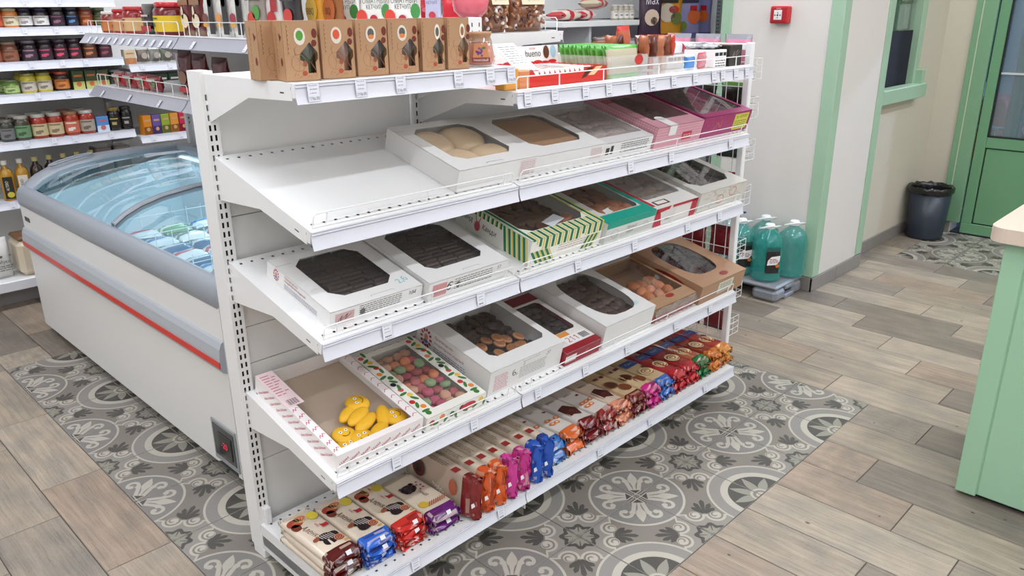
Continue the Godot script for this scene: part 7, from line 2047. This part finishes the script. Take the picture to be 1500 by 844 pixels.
	for k in 5: carton("pasta_carton", "dark green carton with a white name, %s from the left" % ["first", "second", "third", "fourth", "fifth"][k], "carton", Vector3(1.03 + k * 0.078, 1.0855, zf - 0.06), 0.074, 0.115, 0.05, rgb(40, 62, 50), [rgb(196, 60, 56), rgb(150, 170, 90), rgb(214, 190, 150), rgb(206, 90, 60), rgb(120, 140, 70)][k], rgb(226, 226, 220), "dark green cartons")
	var tc := [rgb(224, 140, 40), rgb(110, 84, 160), rgb(150, 170, 60), rgb(222, 150, 56), rgb(196, 44, 84), rgb(78, 48, 120), rgb(150, 50, 110)]
	for k in 7: carton("herbal_tea_carton", "%s tea carton in the row above the freezer's far end" % ["orange", "lilac", "lime green", "amber", "crimson", "dark violet", "mauve"][k], "carton", Vector3(1.045 + k * 0.056, 0.8405, zf - 0.05), 0.053, 0.118, 0.06, tc[k], Color(tc[k].r * 0.35, tc[k].g * 0.3, tc[k].b * 0.35), rgb(206, 160, 120), "tea cartons", 0.12)

func make_far_right() -> void:
	# wall unit beyond the gondola, and the back wall shelf seen over it
	var u := thing("wall_shelving", "white wall unit beside the pillar with hanging snack bags", "shelving")
	var b := mb(rgb(232, 232, 232)); b.cbox(Vector3(2.72, 1.452, -1.62), Vector3(3.45, 1.485, -1.20), 0.003); part("shelf", b, mat.paint, u)
	b = mb(rgb(232, 232, 232)); b.cbox(Vector3(3.45, 1.322, -1.62), Vector3(4.36, 1.352, -1.18), 0.003); part("shelf", b, mat.paint, u)
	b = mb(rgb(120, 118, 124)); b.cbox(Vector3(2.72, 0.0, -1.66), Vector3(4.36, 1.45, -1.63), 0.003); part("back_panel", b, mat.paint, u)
	b = mb(rgb(226, 226, 226)); b.cbox(Vector3(2.72, 1.486, -1.66), Vector3(4.36, 2.4, -1.63), 0.003); part("back_panel", b, mat.paint, u)
	b = mb(rgb(190, 190, 196)); b.cbox(Vector3(2.99, 0.0, -1.62), Vector3(3.01, 1.451, -1.23), 0.002); part("divider", b, mat.paint, u)
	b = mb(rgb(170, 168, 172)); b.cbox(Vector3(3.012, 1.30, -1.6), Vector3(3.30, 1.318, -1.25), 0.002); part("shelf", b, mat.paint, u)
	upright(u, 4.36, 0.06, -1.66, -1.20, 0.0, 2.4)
	b = mb(rgb(235, 235, 235)); b.box(Vector3(4.42, 0, -1.66), Vector3(5.2, 2.4, -1.2)); part("side_panel", b, mat.paint, u)
	# soft bags on its left shelf
	var q := [["cream bag with a red band on the left shelf", 2.86, 0.17, rgb(216, 206, 190), rgb(186, 40, 52)], ["white bag with a red band beside it", 3.02, 0.15, rgb(222, 214, 206), rgb(190, 44, 56)], ["red and cream bag lying on the others", 3.13, 0.17, rgb(200, 46, 52), rgb(206, 196, 170)]]
	for k in 3:
		var t := thing("grocery_bag", q[k][0], "bag", Vector3(q[k][1], 1.4855 + (0.064 if k == 2 else 0.0), -1.32), PI / 2 + 0.2 * k); flat_bag(t, 0.15, q[k][2], 0.065, q[k][3], q[k][4])
	for k in 4: jar("small_jar", "small pale jar with a light label, %s by the snack bags" % ["first", "second", "third", "fourth"][k], "jar", Vector3(3.265 + k * 0.055, 1.4855, -1.26), 0.024, 0.09, rgb(176, 168, 150), rgb(226, 222, 214), rgb(196, 192, 186), "small pale jars")
	var bags := [["violet bag with white lettering", 3.60, rgb(66, 44, 66), rgb(206, 60, 50), [["t", rgb(236, 232, 236), 0.0, 0.72, 0.26, "Мах"], ["o", rgb(222, 196, 176), 0.0, 0.42, 0.3, 0.3], ["o", rgb(70, 34, 30), 0.1, 0.36, 0.14, 0.14]]], ["yellow bag with olives and biscuits", 3.81, rgb(214, 150, 40), rgb(60, 40, 30), [["r", rgb(40, 40, 34), -0.1, 0.72, 0.7, 0.08], ["o", rgb(214, 200, 180), -0.12, 0.5, 0.3, 0.3], ["o", rgb(110, 120, 60), 0.2, 0.4, 0.2, 0.2], ["o", rgb(196, 40, 44), 0.1, 0.56, 0.18, 0.12]]], ["lilac bag with a tomato picture, left of two", 4.04, rgb(160, 156, 206), rgb(120, 116, 176), [["r", rgb(56, 56, 80), -0.05, 0.72, 0.7, 0.08], ["o", rgb(222, 110, 56), 0.15, 0.42, 0.24, 0.24], ["o", rgb(120, 140, 60), -0.25, 0.24, 0.16, 0.16], ["r", rgb(196, 40, 50), 0.12, 0.58, 0.26, 0.1]]], ["lilac bag with a tomato picture, right of two", 4.21, rgb(150, 146, 198), rgb(110, 106, 168), [["o", rgb(222, 110, 56), 0.0, 0.42, 0.24, 0.24], ["r", rgb(196, 40, 50), 0.0, 0.58, 0.26, 0.1]]]]
	for k in 4: pouch("cracker_bag", bags[k][0], "bag", Vector3(bags[k][1], 1.3525, -1.23), -0.5, [0.17, 0.20, 0.20, 0.17][k], 0.34, bags[k][2], bags[k][3], bags[k][4], "")
	# back wall shelf seen beyond
	u = thing("wall_shelving", "far white wall shelf seen above the candy bags", "shelving")
	for y in [1.515, 1.28, 1.75]: wall_shelf(u, 2.9, 5.6, y, -3.1, 0.42, 14)
	b = mb(rgb(226, 224, 222)); b.cbox(Vector3(2.9, 0, -3.56), Vector3(5.6, 2.2, -3.53), 0.002); part("back_panel", b, mat.paint, u)
	var cc := [rgb(222, 180, 60), rgb(226, 222, 214), rgb(206, 160, 50), rgb(228, 224, 220), rgb(96, 40, 90), rgb(190, 50, 56), rgb(214, 140, 50)]
	for k in 18: carton("far_carton", "%s carton on the far wall shelf, %s along" % [["yellow", "white", "amber", "white", "purple", "red", "orange"][k % 7], ORD[k]], "carton", Vector3(4.2 + k * 0.075, 1.5155, -3.16), 0.068, 0.12, 0.06, cc[k % 7], Color(cc[k % 7].r * 0.6, cc[k % 7].g * 0.6, cc[k % 7].b * 0.5), rgb(220, 214, 200), "cartons on the far wall shelf")


# ---------------------------------------------------------------- right side of the room
func make_right_side() -> void:
	var b: MB
	# fire alarm call point
	var t := thing("fire_alarm", "red fire alarm call point on the pillar wall", "alarm", Vector3(3.387, 1.515, -0.208))
	b = mb(rgb(196, 36, 44)); b.cbox(Vector3(-0.045, -0.044, -0.052), Vector3(0.0, 0.044, 0.052), 0.006); part("housing", b, mat.plastic, t)
	b = mb(rgb(176, 28, 36)); b.cbox(Vector3(-0.049, -0.036, -0.043), Vector3(-0.044, 0.036, 0.043), 0.003); part("front_plate", b, mat.plastic, t)
	b = mb(rgb(228, 226, 224)); b.cbox(Vector3(-0.052, -0.026, -0.026), Vector3(-0.048, 0.024, 0.02), 0.002); var pad := part("press_pane", b, mat.plastic, t)
	b = mb(rgb(24, 24, 26), face(Vector3(-0.0522, -0.002, -0.003), Vector3(0, 0, 1), Vector3.UP)); b.oval(0, 0, 0.005, 0.005); b.flat(PackedVector2Array([Vector2(-0.018, 0.005), Vector2(-0.009, 0), Vector2(-0.018, -0.005)])); b.flat(PackedVector2Array([Vector2(0.018, 0.005), Vector2(0.018, -0.005), Vector2(0.009, 0)])); b.oval(0, 0.012, 0.003, 0.003); b.oval(0, -0.012, 0.003, 0.003); part("symbol", b, mat.plastic, pad)
	b = mb(rgb(236, 220, 220), face(Vector3(-0.0492, 0.032, 0.0), Vector3(0, 0, 1), Vector3.UP)); text(b, "ПОЖАР", Vector2.ZERO, 0.006); part("lettering", b, mat.plastic, t)
	# plastic pallet and water bottles
	t = thing("plastic_pallet", "grey plastic pallet under the water bottles", "pallet", Vector3(3.205, 0, -0.165))
	var g := rgb(134, 138, 144)
	b = mb(g); b.cbox(Vector3(-0.155, 0.075, -0.26), Vector3(0.155, 0.10, 0.25), 0.01); part("deck", b, mat.plastic, t)
	for q in [[-0.155, 0.13, -0.05, 0.25], [0.06, 0.155, 0.13, 0.25], [-0.155, -0.06, -0.26, -0.16], [0.06, 0.155, -0.26, -0.16]]:
		b = mb(g)
		if q[0] < 0 and q[2] > 0: pass
		if q == [-0.155, 0.13, -0.05, 0.25]: b.cbox(Vector3(-0.155, 0, 0.10), Vector3(-0.03, 0.075, 0.25), 0.02)
		else: b.cbox(Vector3(q[0], 0, q[2]), Vector3(q[1], 0.075, q[3]), 0.015)
		part("foot", b, mat.plastic, t)
	b = mb(g); b.cbox(Vector3(-0.04, 0.0, 0.215), Vector3(0.07, 0.028, 0.25), 0.006); b.cbox(Vector3(-0.04, 0.055, 0.215), Vector3(0.07, 0.08, 0.25), 0.006); part("skid", b, mat.plastic, t)
	var spots := [[3.145, -0.035, "teal water bottle with a black and white label, nearest", true], [3.145, -0.205, "teal water bottle with a label, at the gondola's edge", true], [3.303, -0.142, "teal water bottle behind the labelled ones", false], [3.303, 0.032, "teal water bottle nearest the green corner trim", false]]
	for i in 4:
		var q: Array = spots[i]
		t = thing("water_bottle", q[2], "bottle", Vector3(q[0], 0.1005, q[1]), -0.55, "water bottles on the pallet")
		water_bottle(t, q[3], mat.teal, rgb(236, 240, 240))
	t = thing("water_bottle", "clear water bottle with a blue handle behind the teal ones", "bottle", Vector3(3.303, 0.1005, -0.335), -0.55, "water bottles on the pallet"); water_bottle(t, false, mat.clearblue, rgb(40, 60, 150))
	# waste bin
	t = thing("waste_bin", "dark blue waste bin lined with a black bag by the green door", "bin", Vector3(5.045, 0.0, 0.192))
	b = mb(rgb(46, 50, 64)); b.lathe([Vector2(0, 0), Vector2(0.112, 0.0), Vector2(0.118, 0.012), Vector2(0.138, 0.36), Vector2(0.133, 0.36), Vector2(0.112, 0.02), Vector2(0, 0.02)], 28); part("bucket", b, mat.plastic, t)
	b = mb(rgb(18, 18, 20))
	var rows := []
	for i in 8:
		var row := []
		for k in 36:
			var a := TAU * k / 36.0
			var w := sin(k * 1.7) * 0.5 + sin(k * 3.1 + i) * 0.5
			var rr: float = [0.140, 0.1455, 0.147, 0.143, 0.136, 0.124, 0.118, 0.112][i] + 0.003 * w
			row.append(Vector3(rr * cos(a), [0.322, 0.328, 0.352, 0.368, 0.365, 0.345, 0.25, 0.06][i] + 0.007 * w * (1.0 if i < 5 else 0.0), rr * sin(a)))
		rows.append(row)
	b.sheet(rows, true, [], true); part("bin_bag", b, mat.gloss, t)
	# counter
	t = thing("green_counter", "pale green counter with a rounded beige top at the right edge", "counter", Vector3(1.795, 0, 1.385))
	var sage := rgb(158, 198, 166)
	b = mb(sage); b.box(Vector3(0.006, 0.02, 0.004), Vector3(0.55, 0.885, 1.6)); part("body", b, mat.paint, t)
	b = mb(sage); b.cbox(Vector3(0, 0.012, 0.0), Vector3(0.03, 0.885, 0.062), 0.002); part("corner_post", b, mat.paint, t)
	b = mb(sage); b.cbox(Vector3(0.003, 0.02, 0.066), Vector3(0.02, 0.883, 0.86), 0.002); part("side_panel", b, mat.paint, t)
	b = mb(sage); b.cbox(Vector3(0.003, 0.02, 0.864), Vector3(0.02, 0.883, 1.6), 0.002); part("side_panel", b, mat.paint, t)
	b = mb(rgb(40, 42, 40)); b.box(Vector3(0.03, 0.0, 0.03), Vector3(0.52, 0.02, 1.58)); part("plinth", b, mat.matte, t)
	b = mb(rgb(214, 196, 178))
	var o := PackedVector2Array()
	var x0 := -0.032; var z0 := -0.045; var R := 0.05
	for k in 7:
		var a := PI + PI / 2 * k / 6.0
		o.append(Vector2(x0 + R + R * cos(a), -(z0 + R + R * sin(a))))
	o.append(Vector2(0.58, -z0)); o.append(Vector2(0.58, -1.62)); o.append(Vector2(x0, -1.62))
	b.xf = Transform3D(Basis(Vector3.RIGHT, Vector3(0, 0, -1), Vector3.UP), Vector3.ZERO)
	b.extrude(o, 0.886, 0.93)
	var top := part("worktop", b, mat.coated, t)

func water_bottle(t: Node3D, labelled: bool, m: Material, cap: Color) -> void:
	var prof := [Vector2(0, 0.004), Vector2(0.062, 0.0), Vector2(0.08, 0.012)]
	for k in 9:
		prof.append(Vector2(0.0825, 0.022 + k * 0.021)); prof.append(Vector2(0.079, 0.0325 + k * 0.021))
	prof.append_array([Vector2(0.081, 0.215), Vector2(0.072, 0.245), Vector2(0.05, 0.272), Vector2(0.026, 0.287), Vector2(0.021, 0.295), Vector2(0.021, 0.305)])
	var b := mb()
	var rows := []
	for p in prof:
		var row := []
		for k in 28:
			var a := TAU * k / 28.0
			var dent := 1.0 + (0.022 * sin(a * 7.0 + p.y * 55.0) + 0.012 * sin(a * 11.0 - p.y * 90.0) if p.y > 0.02 and p.y < 0.27 else 0.0)
			row.append(Vector3(p.x * dent * cos(a), p.y, p.x * dent * sin(a)))
		rows.append(row)
	b.sheet(rows, true, [], true); part("bottle", b, m, t)
	b = mb(cap); b.lathe([Vector2(0.0, 0.297), Vector2(0.026, 0.297), Vector2(0.026, 0.318), Vector2(0.022, 0.322), Vector2(0, 0.322)], 18, true); part("cap", b, mat.plastic, t)
	b = mb(cap)
	var ring := []
	for k in 9: ring.append(Vector3(0.062 * cos(PI * k / 8.0), 0.300 + 0.014 * sin(PI * k / 8.0), 0.030 * sin(PI * k / 8.0)))
	b.tube(ring, 0.004, 6); b.tube([Vector3(-0.062, 0.3, 0), Vector3(-0.02, 0.294, -0.01), Vector3(0.02, 0.294, -0.01), Vector3(0.062, 0.3, 0)], 0.004, 6); part("handle", b, mat.plastic, t)
	if labelled:
		b = mb()
		for q in [[rgb(34, 36, 38), -0.62, 0.30, 0.06, 0.205, 1.035], [rgb(40, 90, 86), -0.62, 0.30, 0.185, 0.207, 1.045]]:
			b.col = q[0]
			var band := []
			for i in 2:
				var row := []
				for k in 9:
					var a: float = PI / 2 - lerpf(q[1], q[2], k / 8.0)
					row.append(Vector3(cos(a) * 0.086 * q[5], q[4] if i else q[3], sin(a) * 0.086 * q[5]))
				band.append(row)
			b.sheet(band, false, [], true)
		part("label", b, mat.coated, t)
		b = mb(rgb(236, 236, 234))
		b.xf = face(Vector3(sin(-0.16) * 0.0915, 0.13, cos(-0.16) * 0.0915), Vector3(cos(-0.16), 0, -sin(-0.16)), Vector3.UP)
		b.flat(PackedVector2Array([Vector2(-0.036, -0.022), Vector2(0.02, -0.020), Vector2(0.034, 0.0), Vector2(0.036, 0.032), Vector2(-0.014, 0.026), Vector2(-0.032, 0.006)]))
		b.col = rgb(200, 110, 50); b.oval(0.024, -0.026, 0.011, 0.011, 0.0004); b.col = rgb(150, 50, 60); b.xf.origin += b.xf.basis.z * 0.0008; fine_print(b, -0.022, 0.014, 0.048, 3, 0.009, 0.004); part("leaf_label", b, mat.coated, t)


# ---------------------------------------------------------------- the scene
const LAMP_X := [-2.4, -0.7, 1.0, 2.7, 4.4]
const LAMP_Z := [-2.1, 0.1, 2.1, 3.3]
const LAMP_E := 1.85
const ORD := ["first", "second", "third", "fourth", "fifth", "sixth", "seventh", "eighth", "ninth", "tenth", "eleventh", "twelfth", "thirteenth", "fourteenth", "fifteenth", "sixteenth", "seventeenth", "eighteenth"]

func _ready() -> void:
	rng.seed = 1
	var cam := Camera3D.new()
	cam.name = "camera"
	var right := Vector3(0.7019987, -0.0084897, 0.7121276); var up := Vector3(0.2430089, 0.9427724, -0.2283131); var ahead := Vector3(0.6694360, -0.3333288, -0.6638881)
	cam.transform = Transform3D(Basis(right, up, -ahead).orthonormalized(), Vector3(-0.89479, 1.56573, 1.94907))
	cam.fov = 39.865
	cam.near = 0.05
	cam.far = 60.0
	add_child(cam)
	cam.current = true
	var we := WorldEnvironment.new()
	we.name = "surroundings"
	var env := Environment.new()
	env.background_mode = Environment.BG_SKY
	var sky := Sky.new()
	var sm := ProceduralSkyMaterial.new()
	sm.sky_top_color = Color8(70, 96, 150); sm.sky_horizon_color = Color8(120, 140, 180); sm.ground_bottom_color = Color8(60, 62, 70); sm.ground_horizon_color = Color8(110, 120, 140)
	sm.sky_energy_multiplier = 0.35; sm.ground_energy_multiplier = 0.35
	sky.sky_material = sm
	env.sky = sky
	env.tonemap_mode = Environment.TONE_MAPPER_LINEAR
	env.tonemap_exposure = 1.0
	env.sdfgi_enabled = true; env.ssao_enabled = true; env.ssil_enabled = true
	we.environment = env
	add_child(we)
	make_materials()
	make_lamps()
	make_floor()
	make_room()
	make_gondola()
	make_freezer()
	make_rear_gondola()
	make_wall_shelves()
	make_far_right()
	make_right_side()
	make_end_rack()
	make_boxes()
	make_packets()
	make_top_goods()
